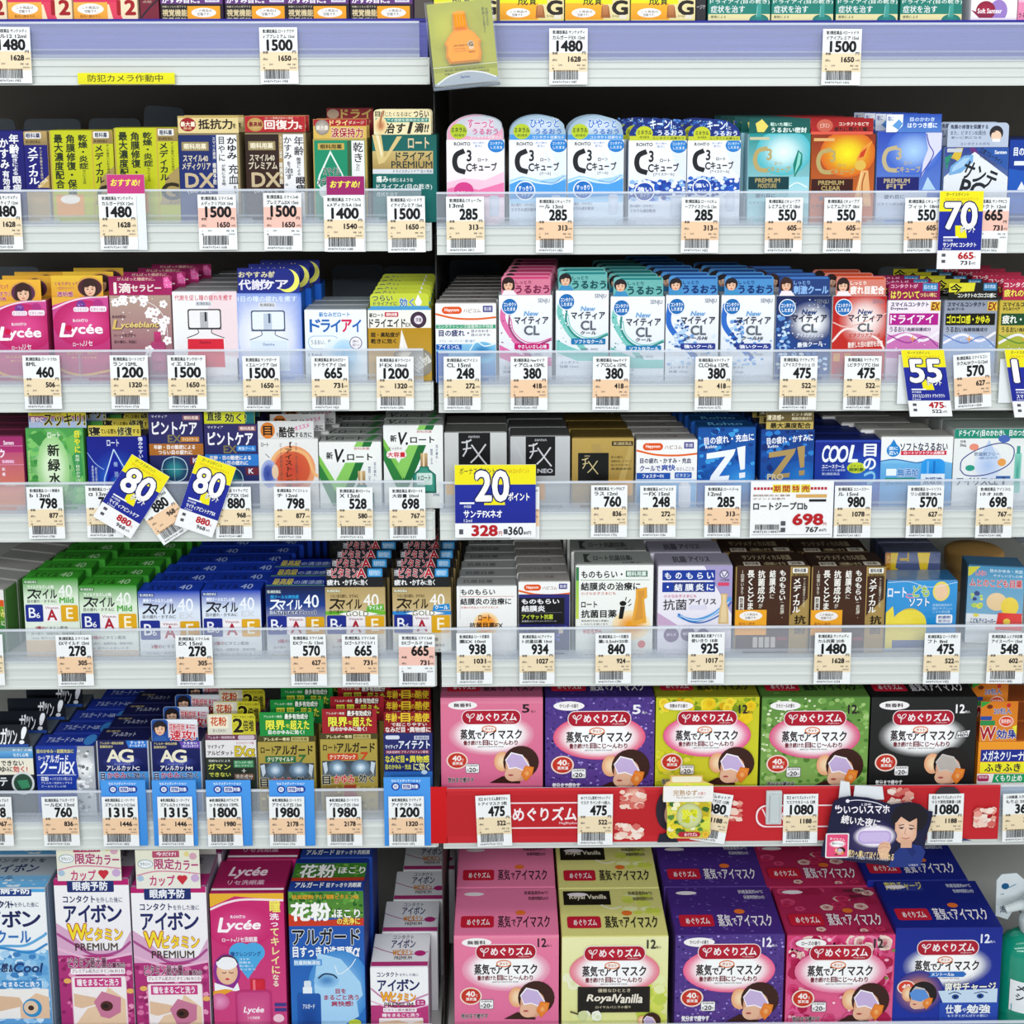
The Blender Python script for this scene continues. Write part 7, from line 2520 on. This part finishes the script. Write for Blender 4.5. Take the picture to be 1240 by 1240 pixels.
price(5, 'd2', 386, 154, 550, 410, '475', '522', 'c', 'めぐりズム蒸気でホットアイ', 'マスク ラベンダー5枚入', rot=0, Y=-.0095)
price(5, 'd2', 932, 146, 1096, 396, '1080', '1188', 'c', 'めぐりズムホットア', 'イマスクYUZ 12枚', rot=9, lab='tilted price tag 1080 half behind the yellow fruit jar card', Y=-.0095)
price(5, 'd3', 110, 153, 272, 402, '1080', '1188', 'c', KAO+'ホットアイ', 'マスクカモミール 12枚', rot=-.5, Y=-.0095)
price(5, 'd3', 790, 152, 954, 400, '1080', '1188', 'c', KAO+'ホットアイ', 'マスク男性用無香 12枚', rot=-.5, Y=-.0095)
price(5, 'd3', 1140, 150, 1304, 392, '360', '396', 'c', '小林製薬 メガネクリー', 'もり止 20包', rot=-2, Y=-.0095)

def points(c, x0, y0, x1, y1, num, prod, price1, price2, sh, rot=0, skew=0.0, wide=False, Y=-.012):
    w_, h_ = x1-x0, y1-y0
    X = lambda v: x0+v*w_/100
    Y_ = lambda v: y0+v*h_/100
    if not wide:
        art = f"""
r {x0} {y0} {x1} {Y_(26)} f2e61c
r {x0} {Y_(26)} {x1} {Y_(76)} 1f2c9c 1c2890
t {X(14)} {Y_(2)} {X(66)} {Y_(6.5)} 2c2c34 ボーナスポイント
t {X(12)} {Y_(8)} {X(88)} {Y_(12)} d8a020 DX DAY 4/4 DX+ポイント
p f2e61c {X(38)} {Y_(44)} {X(62)} {Y_(44)} {X(66)} {Y_(60)} {X(40)} {Y_(60)}
k {X(14)} {Y_(15)} {X(86)} {Y_(48)} ffffff 141c5c {num}
k {X(50)} {Y_(44)} {X(84)} {Y_(53)} ffffff 141c5c ポイント
r {X(12)} {Y_(58)} {X(46)} {Y_(60)} f0f2fa
t {X(12)} {Y_(61.5)} {X(34)} {Y_(64.5)} e8ecfa 参天製薬
b {X(12)} {Y_(66)} {X(88)} {Y_(71.5)} f8faff {prod}
t {X(12)} {Y_(72.5)} {X(30)} {Y_(75)} e8ecfa 12ml
r {x0} {Y_(76)} {x1} {y1} f4f4f6
o {X(10)} {Y_(80)} {X(19)} {Y_(84)} 2 55555c
o {X(10)} {Y_(88)} {X(19)} {Y_(92)} 2 55555c
x {X(48)} {Y_(78.5)} {X(82)} {Y_(87)} b81c24 {price1}
t {X(83)} {Y_(83.5)} {X(88)} {Y_(87)} b81c24 円
b {X(54)} {Y_(89.5)} {X(76)} {Y_(94.5)} 26262c {price2}
t {X(77)} {Y_(91)} {X(88)} {Y_(94.5)} 26262c .00円
"""
    else:
        art = f"""
r {x0} {y0} {x1} {Y_(27)} f2e61c
r {x0} {Y_(27)} {x1} {Y_(80)} 1f2c9c 1c2890
t {X(6)} {Y_(4)} {X(50)} {Y_(13)} 2c2c34 ボーナスポイント
t {X(52)} {Y_(5)} {X(92)} {Y_(12)} d8a020 DX DAY 4/4 DX+ポイント
p f2e61c {X(38)} {Y_(40)} {X(60)} {Y_(40)} {X(62)} {Y_(55)} {X(36)} {Y_(55)}
k {X(26)} {Y_(9)} {X(66)} {Y_(49)} ffffff 141c5c {num}
k {X(66)} {Y_(38)} {X(92)} {Y_(49)} ffffff 141c5c ポイント
r {X(6)} {Y_(51)} {X(24)} {Y_(53.5)} f0f2fa
t {X(11)} {Y_(55)} {X(20)} {Y_(59)} e8ecfa 参天製薬
r {x0} {Y_(80)} {x1} {y1} f4f4f6
"""
    return card('point_card', c, x0, y0, x1, y1, art, Y=Y, rot=rot, skew=skew, label=sh, cat='point card', grp='blue and yellow bonus point cards')
points('a3', 838, 896, 1043, 1264, '70', 'サンテPC コンタクト', '665', '731', 'blue and yellow bonus card reading 70 points, on the second shelf')
points('b3', 684, 476, 884, 796, '55', 'スマイルコンタクト ドライテクト', '475', '522', 'blue and yellow bonus card reading 55 points, on the third shelf', skew=.175)
points('b3', 1172, 474, 1372, 800, '10', 'スマイルコンタクト', '475', '522', 'blue and yellow bonus card cut off at the right edge', skew=.2)
# the two turned cards
def turned(cx, cy, w_, h_, rot, prod, sh):
    x0, y0 = cx/Q-w_/Q/2, (cy-300)/Q-h_/Q/2
    points('b0', x0, y0, x0+w_/Q, y0+h_/Q, '80', prod, '880', '968', sh, rot=rot)
turned(159, 601.5, 53, 93, 33, 'マイティアピントケア', 'bonus card reading 80 points turned far clockwise, the left one')
turned(248.5, 601, 48.5, 94, 20, 'マイティアピントケアEX', 'bonus card reading 80 points tilted slightly, the right one')
x0, y0, x1, y1 = 972, 1012, 1352, 1368
c = points('b1', x0, y0, x1, y1, '20', '', '', '', 'wide bonus card reading 20 points with red 328 price', wide=True)
X = lambda v: x0+v*(x1-x0)/100
Y_ = lambda v: y0+v*(y1-y0)/100
# its lower lines are laid over the print
def over(root, cc, x0, y0, x1, y1, art, name='price_print', Y=-.012):
    mx, my = (x0+x1)/2, (y0+y1)/2
    px, py = P(cc, mx, my)
    k = (at(px+20, py, Y)-at(px-20, py, Y)).length/40*Q
    A = Art().run(art)
    A.lay_off = 0
    A.obj(name, lambda X_, Yy, L: np.stack([(X_-mx)*k, -L-.0006, -(Yy-my)*k], 1), root, 'paper')
over(c, 'b1', x0, y0, x1, y1, f"""
b {X(11)} {Y_(62)} {X(58)} {Y_(72)} f8faff サンテFXネオ
t {X(11)} {Y_(74)} {X(21)} {Y_(78)} e8ecfa 12ml
o {X(5)} {Y_(88)} {X(10)} {Y_(95)} 2 55555c
x {X(21)} {Y_(83)} {X(52)} {Y_(97)} b81c24 328
t {X(54)} {Y_(91)} {X(58)} {Y_(97)} b81c24 円
o {X(60)} {Y_(88)} {X(65)} {Y_(95)} 2 55555c
b {X(66)} {Y_(85)} {X(84)} {Y_(96)} 26262c 360
t {X(84)} {Y_(91)} {X(94)} {Y_(96)} 26262c .80円
""")
card('price_tag', 'b2', 70, 1118, 206, 1372, """
r 70 1118 206 1372 f2f4f4
r 70 1226 206 1310 f2cda8
t 120 1130 202 1146 2c2c34 サンテ
t 190 1228 202 1240 2c2c34 円
t 160 1258 200 1270 2c2c34 .00円)
""", Y=-.0075, label='price tag peeping out from behind the wide 20 point card', grp='white price tags along the shelf rails')
card('sale_card', 'b3', -44, 1090, 344, 1365, """
r -44 1090 344 1365 f4f4f4
b -30 1120 60 1132 b82c3c ■■■■■■
b 236 1120 312 1132 b82c3c ■■■■■
o 58 1106 98 1146 3 e8d83c
o 100 1106 142 1146 3 e8d83c
o 146 1106 186 1146 3 e8d83c
o 190 1106 234 1146 3 e8d83c
k 64 1112 94 1142 b03020 f4e860 期
k 106 1112 138 1142 b03020 f4e860 間
k 150 1112 182 1142 b03020 f4e860 特
k 194 1112 230 1142 b03020 f4e860 売
r 168 1154 312 1170 d8a860
r 230 1178 310 1190 26262c
t -34 1154 140 1164 8c6c5c 期間限定お買得
t -34 1170 120 1180 8c6c5c ポイント対象外
b -30 1192 222 1228 2c2c34 ロートジープロb
B -20 1300 92 1326
t -30 1330 100 1342 4c4c54 4987241148479
o 100 1284 122 1306 2 55555c
o 100 1316 122 1338 2 55555c
x 158 1250 296 1302 b81c24 698
t 300 1292 314 1306 b81c24 円
b 218 1314 276 1338 26262c 767
t 278 1322 314 1336 26262c .80円
l 2 8c8c94 -36 1350 336 1350
""", label='wide white special offer card with red 698 price', cat='sale card', Y=-.009)
# pink recommendation cards slipped behind the tags
for c, x0, x1, y0, y1, yb, t in (('a0', 508, 684, 818, 908, 1176, 'square cornered'), ('a1', 372, 550, 826, 914, 1184, 'round cornered')):
    card('recommendation_card', c, x0, y0, x1, yb, f"""
r {x0} {y0} {x1} {yb} e8ecf0
r {x0} {y0} {x1} {y1} {'c83c80' if t[0] == 's' else '9c2468'}
i {x0+18} {y0+22} {x1-22} {y0+54} f0ec50 おすすめ!
""", col='e8ecf0', kind='r' if t[0] == 's' else 'o', label=f'pink {t} recommendation card with yellow lettering behind a price tag', cat='shelf card', Y=-.0062, grp='pink recommendation cards')
for c, x0, x1, y0, pr in (('d0', 480, 688, 84, 'tag of the plain AG box'), ('d0', 718, 924, 84, 'tag of the AG box with the man'), ('d0', 970, 1180, 84, 'tag of the white and dark green pollen box'), ('d1', 104, 314, 84, 'tag of the green banded ochre box'), ('d1', 640, 858, 70, 'tag beside the red banner')):
    card('tax_relief_card', c, x0, y0, x1, 417, f"""
r {x0} {y0} {x1} 417 4c9cec 3c8cdc
b {x0+36} {y0+10} {x1-44} {y0+24} f0f6ff セルフメディケーション
e {x0+56} {y0+46} 20 20 1c3c9c
e {x0+56} {y0+46} 13 13 f0f4fc
t {x0+48} {y0+38} {x0+64} {y0+54} 1c3c9c 税
o {x0+80} {y0+28} {x0+170} {y0+64} 17 1c3c9c
o {x0+86} {y0+33} {x0+128} {y0+59} 5 f0f4fc
b {x0+90} {y0+36} {x0+124} {y0+56} 1c3c9c 控除
b {x0+130} {y0+36} {x0+162} {y0+56} f0f4fc 対象
""", col='4898e8', label=f'sky blue card behind the {pr}', cat='shelf card', Y=-.0072, grp='sky blue tax relief cards')
card('backing_card', 'b3', 648, 500, 760, 736, 'r 648 500 760 736 e8ecee', label='plain white card behind the 55 point card', cat='shelf card', Y=-.0062)
card('backing_card', 'b3', 1124, 520, 1236, 730, 'r 1124 520 1236 730 e6eaec', label='plain white card at the right edge beside the cut-off point card', cat='shelf card', Y=-.0062)
card('camera_notice', 'a0', 365, 342, 820, 395, """
r 365 342 820 395 ece61c e0d828
t 412 350 764 384 4c4c1c 防犯カメラ作動中
""", col='e4de20', label='yellow security camera notice strip stuck on the top rail', cat='notice', Y=-.0062)

# ------------------------------------------------------------------ the red banner of the sixth shelf
card('red_banner', 'd1', 828, 118, 936, 404, 'r 828 118 936 404 d01018 c80c14', col='d01018', label='short bright red banner piece bridging the gap between the bays', cat='banner', Y=-.0066)
xb0, xb1 = 936-300/Q+0, 0
def d(px): return (px-600)/Q
card('red_banner', 'd2', d(541.5), 118, d(1210.5), 392, f"""
r {d(541.5)} 118 {d(1210.5)} 392 c4242c
r {d(541.5)} 118 {d(1210.5)} 130 d43038
r {d(541.5)} 150 {d(800)} 360 bc2028
l 7 f4dce0 70 192 400 192
l 7 f4dce0 70 318 400 318
b 84 214 380 282 f6eaec めぐりズム
t 300 288 384 304 f0d0d4 MegRhythm
l 6 f4dce0 56 220 64 246 76 262
g 650 160 60 70 .1 f0c0a8 c4242c
s 580 120 710 230 26 22 f0d0c0 e8a090 d46860 f4e0d4
s 556 290 700 386 34 26 f0d0c0 e8a090 d46860 f4e0d4
s 1090 180 1160 300 16 24 f0d0c0 e8a090 d46860
e 810 230 58 100 2c2430
e 826 250 34 62 d8a888
p 242434 760 392 770 350 830 340 860 392
o {1240+210-210-20} 206 {1240+420} 320 50 f4dce0
o {1240-12} 213 {1240+412} 313 46 c4242c
b 1290 226 1500 300 f6eaec めぐりズム
l 6 f4dce0 1250 226 1262 252 1276 290
l 6 f4dce0 1276 290 1276 250 1296 226 1290 256 1276 262
s 1830 120 1960 230 30 24 f0d0c0 e8a090 d46860 f4e0d4
s 2240 220 2350 330 50 24 f0d0c0 e8a090 d46860 f4e0d4
e 2115 220 76 110 3c3438
e 2118 240 50 74 d8a888
p 1c3c6c 2060 392 2080 350 2160 350 2190 392
p 1c3c6c 2190 392 2200 380 2240 392
""", col='c4242c', label='long red banner with white lettering and steam pictures on the rail', cat='banner', Y=-.0066)

# ------------------------------------------------------------------ the yuzu jar card
J = [(820, 66), (968, 66), (972, 92), (1020, 112), (1014, 190), (1010, 330), (1014, 352), (996, 384), (836, 380), (808, 352), (812, 330), (800, 192), (784, 188), (786, 120), (802, 98), (818, 92)]
card('jar_card', 'd2', 784, 66, 1020, 386, """
r 784 60 1020 390 e8c078
o 826 68 964 96 8 f2ead0
o 806 100 1008 376 20 dce04c
w 806 100 1008 376 16 34 f0dc3c f4e468 c8b428
s 806 186 1004 376 34 20 5c8c3c e8d430 f4f0c8 3c6c2c
p f6f2ee 786 112 1020 112 1016 190 800 192 786 186
r 786 112 1020 192 f6f2ee
t 832 132 944 162 b07c30 完熟ゆず
t 948 142 984 158 c8504c の香り
t 846 166 972 176 6c5c4c The Fragrance of YUZU
e 910 262 60 64 b8c08c
e 910 262 54 58 e0e4c0 c8d08c
w 872 228 948 300 22 12 ecec30 f4f448 c8cc20
o 858 342 962 368 12 b82434
b 888 346 948 364 f8ecee めぐりズム
w 810 330 850 376 2 20 f0dc3c c8b428
w 970 330 1004 370 2 20 f0c43c c89828
""", pts=J, col='e8c078', label='jar shaped yellow fruit card hanging on the red banner', cat='shelf card', Y=-.017, th=.0015)
# ------------------------------------------------------------------ the night card with a man holding an eye mask
N_ = [(342, 186), (372, 168), (420, 160), (500, 168), (560, 184), (612, 204), (660, 196), (700, 192), (748, 204), (786, 236), (808, 240), (800, 300), (784, 360), (772, 450), (756, 520), (640, 514), (520, 500), (400, 482), (292, 462), (296, 420), (318, 330), (330, 250)]
card('night_card', 'd3', 292, 160, 808, 522, """
r 290 150 810 530 242450 1c1c3c
g 520 370 120 100 .1 5c4c7c 20204c
e 700 270 86 76 1c1820
p 24367c 610 520 632 450 660 420 700 400 760 410 782 440 760 525
p 1c2c6c 690 420 716 406 740 440 720 470
o 634 240 736 400 46 f0c8ae e2ae92
r 664 380 716 420 dcaa8e
p 1c1820 622 300 626 220 670 196 740 200 780 250 764 330 744 300 734 270 700 290 660 262 640 290
l 4 241c20 650 306 676 302
l 4 241c20 698 304 724 310
e 664 320 9 4 241c20
e 710 324 9 4 241c20
l 3 b88468 686 320 680 346 688 350
l 4 b0605c 668 370 688 374 704 368
l 3 6c6068 650 316 678 316
l 3 6c6068 696 320 730 322
g 540 360 105 62 .72 f4ecf8 3c3464
o 462 332 618 398 26 c0a8dc
o 470 340 610 388 22 d0bce8
p e8bc9c 556 430 566 396 590 386 612 392 618 420 606 450 612 480 572 480
l 7 d8a484 560 410 582 396 608 404
l 7 d8a484 562 424 586 412 612 420
k 352 204 604 244 f4eef4 3c3460 ついついスマホ
k 350 202 368 220 f4eef4 3c3460 “
b 470 192 516 204 e8e4f4 １日中
z 380 262 562 304 8 f6f0f4 続いた夜に
l 4 e8e4f4 404 180 460 176 540 190 584 212
e 406 180 9 9 f0ecf8
z 416 436 634 474 6 f4d8a0 眠りへ導いてほぐしてくれる
o 310 342 420 468 8 e8e8ec
o 316 348 414 462 6 e8507c
z 330 366 400 378 6 f8eef0 めぐりズム
g 366 396 42 20 .6 ffffff e8507c
z 340 390 392 402 6 4c2c34 蒸気でアイマスク
f 380 430 18 w
z 414 464 610 478 5 b8b8d0 めぐりズム蒸気でホットアイマスク
t 706 500 748 512 e8e8f4 いたわり
""", pts=N_, col='1c1c3c', label='dark blue card of a man in a navy shirt holding an eye mask', cat='shelf card', Y=-.020, th=.0015)
for nm, x0, y0, x1, y1, yy in (('card_clip', 372, 96, 430, 190, -.014), ('card_clip', 440, 118, 585, 190, -.016)):
    card(nm, 'd3', x0, y0, x1, y1, f"r {x0} {y0} {x1} {y1} eceff2", col='e6eaee', pts=[(x0, y1), (x0+6, y0), (x1-10, y0+8), (x1, y1)], label=('narrow' if x0 < 400 else 'wide') + ' white folded clip holding the night card to the banner', cat='clip', Y=yy, th=.001)
k_ = tag(solid('tape_clip', 'pump', None, (0, 0, 0, .020, .004, .045), (.004, -.003, .004, .016, 0, .042), bev=.0008), 'clear plastic clip with tape on the red banner beside the 1080 tag', 'clip')
k_.location = at(*P('d3', 28, 306), -.0112)

# ------------------------------------------------------------------ acrylic plaque with a bottle
def plaque():
    root = card('bottle_plaque', 'a1', 858, 10, 1160, 392, """
r 858 10 1160 392 a8ac30 b4b83c
g 960 120 150 120 .1 c4c838 a8ac30
r 858 300 1160 330 9ca42c
l 3 f0f0d0 858 306 1160 306
t 912 318 1104 328 3c4410 疲れ目、紫外線その他に目の炎症に
t 908 334 1120 345 3c4410 栄養成分ビタミンE・B6最大濃度配合
p a8b4c0 858 392 858 382 940 342 1010 334 1090 342 1160 372 1160 392
l 6 f4f6f4 870 384 930 350 1010 334 1090 346 1150 372
b 982 352 1026 364 2c4c8c Santen
u 1128 52 1142 132 3c4410 目の疲れにうるおいを
u 1112 46 1124 164 3c4410 紫外線による炎症などに
""", col='9ca42c', label='tilted clear plaque with an orange bottle, hanging between the top shelves', cat='display plaque', Y=-.024, th=.003, mat='shiny', rot=-5.5)
    k = (at(540, 50, -.024)-at(500, 50, -.024)).length/40*Q
    mx, my = 1009, 201
    L = lambda x, y: ((x-mx)*k, -(y-my)*k)
    # the flattened amber bottle: a bevelled octagon and its ribbed cap
    B = [(924, 262), (930, 220), (924, 200), (950, 162), (976, 138), (1040, 138), (1070, 160), (1096, 198), (1090, 220), (1094, 260), (1084, 296), (940, 296)]
    def puff(name, pts, d_, mat, f=.82, par=root):
        bm = bmesh.new()
        cx, cy = sum(p[0] for p in pts)/len(pts), sum(p[1] for p in pts)/len(pts)
        rings = []
        for t, y in ((1, 0), (1, -d_*.6), (f, -d_)):
            rings.append([bm.verts.new((L(cx+(x-cx)*t, 0)[0], y-.0008, L(0, cy+(y_-cy)*t)[1])) for x, y_ in pts])
        for a, b in zip(rings, rings[1:]):
            for i in range(len(a)):
                j = (i+1) % len(a); bm.faces.new((a[i], a[j], b[j], b[i]))
        bm.faces.new(rings[-1]); bm.faces.new(rings[0][::-1])
        bmesh.ops.recalc_face_normals(bm, faces=bm.faces)
        me = bpy.data.meshes.new(name); bm.to_mesh(me); bm.free()
        return link(name, me, par, mat)
    b_ = puff('amber_bottle', B, .009, 'orange', .86)
    cap = puff('orange_cap', [(976, 60), (988, 56), (1008, 54), (1026, 56), (1034, 62), (1042, 140), (1030, 146), (985, 146), (970, 140)], .010, 'orange', .6)
    for i in range(4):
        x = 984+i*14
        solid('cap_rib', 'orange', cap, (L(x, 0)[0], -.0118, L(0, 136)[1], L(x+5, 0)[0], -.009, L(0, 68)[1]), bev=.0003)
    A = Art().run("""
b 966 208 1030 218 7c3c08 メディカルガード
t 966 224 1020 230 8c4c10 ビタミンE B6
t 970 236 1028 242 8c4c10 タウリン コンドロイチン
e 1046 210 16 16 c8b08c
b 1038 202 1056 220 5c3414 G
b 1040 224 1060 234 f4f0e0 EX
t 1034 240 1064 250 7c3c08 Santen
""")
    A.obj('bottle_print', lambda X_, Yy, Ly: np.stack([(X_-mx)*k, -.0101-Ly, -(Yy-my)*k], 1), b_, 'card')
    x0, z0 = L(850, 396); x1, z1 = L(1166, 4)
    bx = solid('acrylic_case', 'sleeve', root, (x0, -.011, z0, x1, -.0102+.0002, z1), (x0, -.010, z0, x0+.001, 0, z1), (x1-.001, -.010, z0, x1, 0, z1), (x0, -.010, z0, x1, 0, z0+.001))
    solid('case_base', 'plate', root, (x0, -.0098, z0-.004, x1, .004, z0-.0002), bev=.001)
plaque()

# ------------------------------------------------------------------ pusher plates and dividers at the back
PL = [(1, 'a0', -60, 65, 558, 'leftmost'), (1, 'a0', 106, 372, 558, 'second'), (1, 'a0', 410, 654, 556, 'third'), (1, 'a0', 646, 832, 536, 'tilted fourth'),
      (2, 'b0', -60, 180, 90, 'leftmost'), (2, 'b0', 68, 322, 116, 'second'), (2, 'b0', 392, 510, 104, 'third'), (2, 'b0', 958, 1120, 132, 'fourth'), (2, 'b1', 250, 336, 110, 'fifth'), (2, 'b1', 394, 636, 84, 'wide sixth'), (2, 'b1', 638, 886, 86, 'seventh'),
      (2, 'b1', 945, 1185, 60, 'eighth'), (2, 'b3', 560, 700, 90, 'ninth'), (2, 'b3', 720, 900, 96, 'tenth'),
      (3, 'b2', 70, 130, 770, 'leftmost'), (3, 'b2', 300, 430, 772, 'second'), (3, 'b3', 430, 560, 780, 'third'),
      (4, 'c1', 180, 420, 120, 'leftmost'), (4, 'c2', 600, 724, 120, 'second'), (4, 'c3', 1205, 1330, 130, 'third'),
      (5, 'c0', 120, 372, 830, 'leftmost'), (5, 'c0', 640, 760, 846, 'second'), (5, 'c0', 1020, 1230, 864, 'third'), (5, 'c1', 170, 350, 846, 'fourth')]
for row, c, x0, x1, yt, nm in PL:
    Yp = .36
    a, b = at(*P(c, x0, yt), Yp), at(*P(c, x1, yt), Yp)
    bay = 0 if P(c, x0, 0)[0] < 525 else 1
    zb = SH[row][bay]+.0005
    W_, H_ = b.x-a.x, max(a.z-zb, .03)
    ch = min(.008, W_*.2)
    r = prism('pusher_plate', [(-W_/2, 0), (-W_/2, H_-ch), (-W_/2+ch*.3, H_-ch*.3), (-W_/2+ch, H_), (W_/2-ch, H_), (W_/2-ch*.3, H_-ch*.3), (W_/2, H_-ch), (W_/2, 0)], 0, .0018, 'plate', None)
    r.location = ((a.x+b.x)/2, Yp+rnd.uniform(0, .006), zb)
    if 'tilted' in nm: r.rotation_euler = (0, math.radians(5), 0); r.location.z += .012
    solid('plate_foot', 'divider', r, (-W_/2, -.02, 0, W_/2, 0, .002))
    tag(r, f'{nm} smoky grey plastic plate at the back of the {ORD[row]} shelf', 'divider plate', 'smoky plates behind the cartons')
# clear L dividers between neighbouring cartons
fronts = {}
for o in list(COL.objects):
    if o.parent is None and 'carton' in o.name and o.location.y < .0102 and not o['label'].split()[0] in NTH[1:]:
        xs = [v.co.x for v in o.data.vertices]
        row = min(range(7), key=lambda r_: abs(SH[r_][0 if o.location.x < -.094 else 1]-o.location.z))
        if row: fronts.setdefault((row, o.location.x < -.094), []).append((o.location.x+min(xs), o.location.x+max(xs)))
for (row, left), L_ in fronts.items():
    L_.sort()
    for (a0, a1), (b0, b1) in zip(L_, L_[1:]):
        if b0-a1 > .0016 and row not in (5, 6):
            x = (a1+b0)/2
            z = SH[row][0 if left else 1]+.0003
            r = solid('clear_divider', 'divider', None, (-.0004, .004, 0, .0004, .30, .036), (-.011, .0035, .0, .011, .0045, .007))
            r.location = (x, 0, z)
            tag(r, f'clear divider right of the {max((t for t in CART if t[0] == row and t[1] < proj((x, 0, z))[0]), key=lambda t: t[1])[2]}', 'shelf divider', 'clear dividers between the cartons')

# ------------------------------------------------------------------ lens shampoo bottles at the lower right
def lathe(name, prof, mat, parent, loc=(0, 0, 0), rot=None, sx=1, sy=1, n=28):
    bm = bmesh.new()
    rings = []
    for r, z in prof:
        rings.append([bm.verts.new((r*sx*math.cos(i*2*math.pi/n), r*sy*math.sin(i*2*math.pi/n), z)) for i in range(n)])
    for a, b in zip(rings, rings[1:]):
        for i in range(n):
            j = (i+1) % n; bm.faces.new((a[i], a[j], b[j], b[i]))
    bm.faces.new(rings[0][::-1]); bm.faces.new(rings[-1])
    for f in bm.faces: f.smooth = True
    me = bpy.data.meshes.new(name); bm.to_mesh(me); bm.free()
    o = link(name, me, parent, mat)
    o.location = loc
    if rot: o.rotation_euler = rot
    return o
def bottle(px, Yb, lab, s=1.0, pump=1085):
    zb = SH[6][1]+.0005
    p = at(px, 1200, Yb)
    root = bpy.data.objects.new('pump_bottle', None); COL.objects.link(root)
    root.location = (p.x, Yb, zb)
    tag(root, lab, 'bottle', 'green lens shampoo bottles')
    H = at(px, 1128, Yb).z-zb
    R = .046*s
    body = lathe('bottle_body', [(R*.9, 0), (R, .004), (R, .02), (R*.98, H*.45), (R, H*.7), (R*.96, H*.84), (R*.8, H*.93), (R*.5, H*.985), (.014, H), (.014, H+.002)], 'green_liquid', root, sy=.62)
    lathe('collar', [(.0165, 0), (.0175, .002), (.0175, .014), (.015, .017), (.009, .018)], 'pump', root, loc=(0, 0, H+.0022))
    for i in range(10):
        pass
    lathe('pump_stem', [(.0065, 0), (.0065, .016)], 'pump', root, loc=(0, 0, H+.020))
    hd_ = lathe('pump_head', [(.013, 0), (.0145, .002), (.0145, .010), (.011, .014), (.004, .0155)], 'pump', root, loc=(0, 0, H+.036))
    lathe('nozzle', [(.0062, 0), (.0055, .02), (.0045, .034), (.0052, .036)], 'pump', hd_, loc=(-.008, -.002, .008), rot=(0, math.radians(-96), math.radians(12)))
    # a curved white label on the front
    bm = bmesh.new(); rows = []
    for z in (H*.30, H*.62):
        rows.append([bm.verts.new(((R*1.004)*math.sin(a), -(R*.62*1.006)*math.cos(a)-.0003, z)) for a in [math.radians(-50+i*10) for i in range(11)]])
    for i in range(10): bm.faces.new((rows[0][i], rows[0][i+1], rows[1][i+1], rows[1][i]))
    me = bpy.data.meshes.new('label'); bm.to_mesh(me); bm.free()
    paint(me, lambda n_, c_: 'eef2f4')
    lb = link('label', me, root, 'card')
    A = Art().run("""
b 8 10 92 30 1c2c3c メガネの
b 8 38 92 62 1c2c3c シャンプー
r 0 78 100 100 2c8c9c
""")
    def wrap(X_, Yy, Ly):
        a = np.radians(-46+X_*.92)
        return np.stack([(R*1.01+Ly)*np.sin(a), -(R*.62*1.012+Ly)*np.cos(a)-.0005, H*.62-Yy/100*H*.32], 1)
    A.obj('label_print', wrap, lb, 'card')
    return root
bottle(1246, .040, 'green pump bottle of lens shampoo, front one beside the blue mask box')
b2 = bottle(1262, .135, 'green pump bottle of lens shampoo, back one with raised nozzle', s=.9)
card('hang_tag', 'd3', 1108, 520, 1240, 745, """
r 1108 520 1240 745 e4ecee
e 1150 590 18 16 1c5c8c
z 1130 690 1160 722 -8 1c3c5c 泡
z 1176 672 1204 704 -8 2c7c9c シ
l 3 2c3c4c 1130 632 1146 628
l 4 3c8ca8 1200 580 1160 600
""", pts=[(1112, 740), (1108, 560), (1130, 530), (1200, 524), (1240, 560), (1240, 640), (1190, 720), (1170, 760)], col='dfe7ea', label='white hang tag with blue lettering on the back pump bottle', cat='hang tag', Y=.060, th=.0008)
# round beige box lid far back on the fifth shelf
lid_ = lathe('round_tin', [(.036, 0), (.038, .004), (.038, .03), (.041, .031), (.041, .052), (.036, .056), (.01, .0575)], 'beige', None, sy=.8)
q = at(*P('c3', 1006, 200), .20)
lid_.location = (q.x, .20, SH[4][1]+.0005)
tag(lid_, 'round beige tin standing behind the tilted pale blue kids box', 'tin')
bpy.data.objects.remove(_ob)
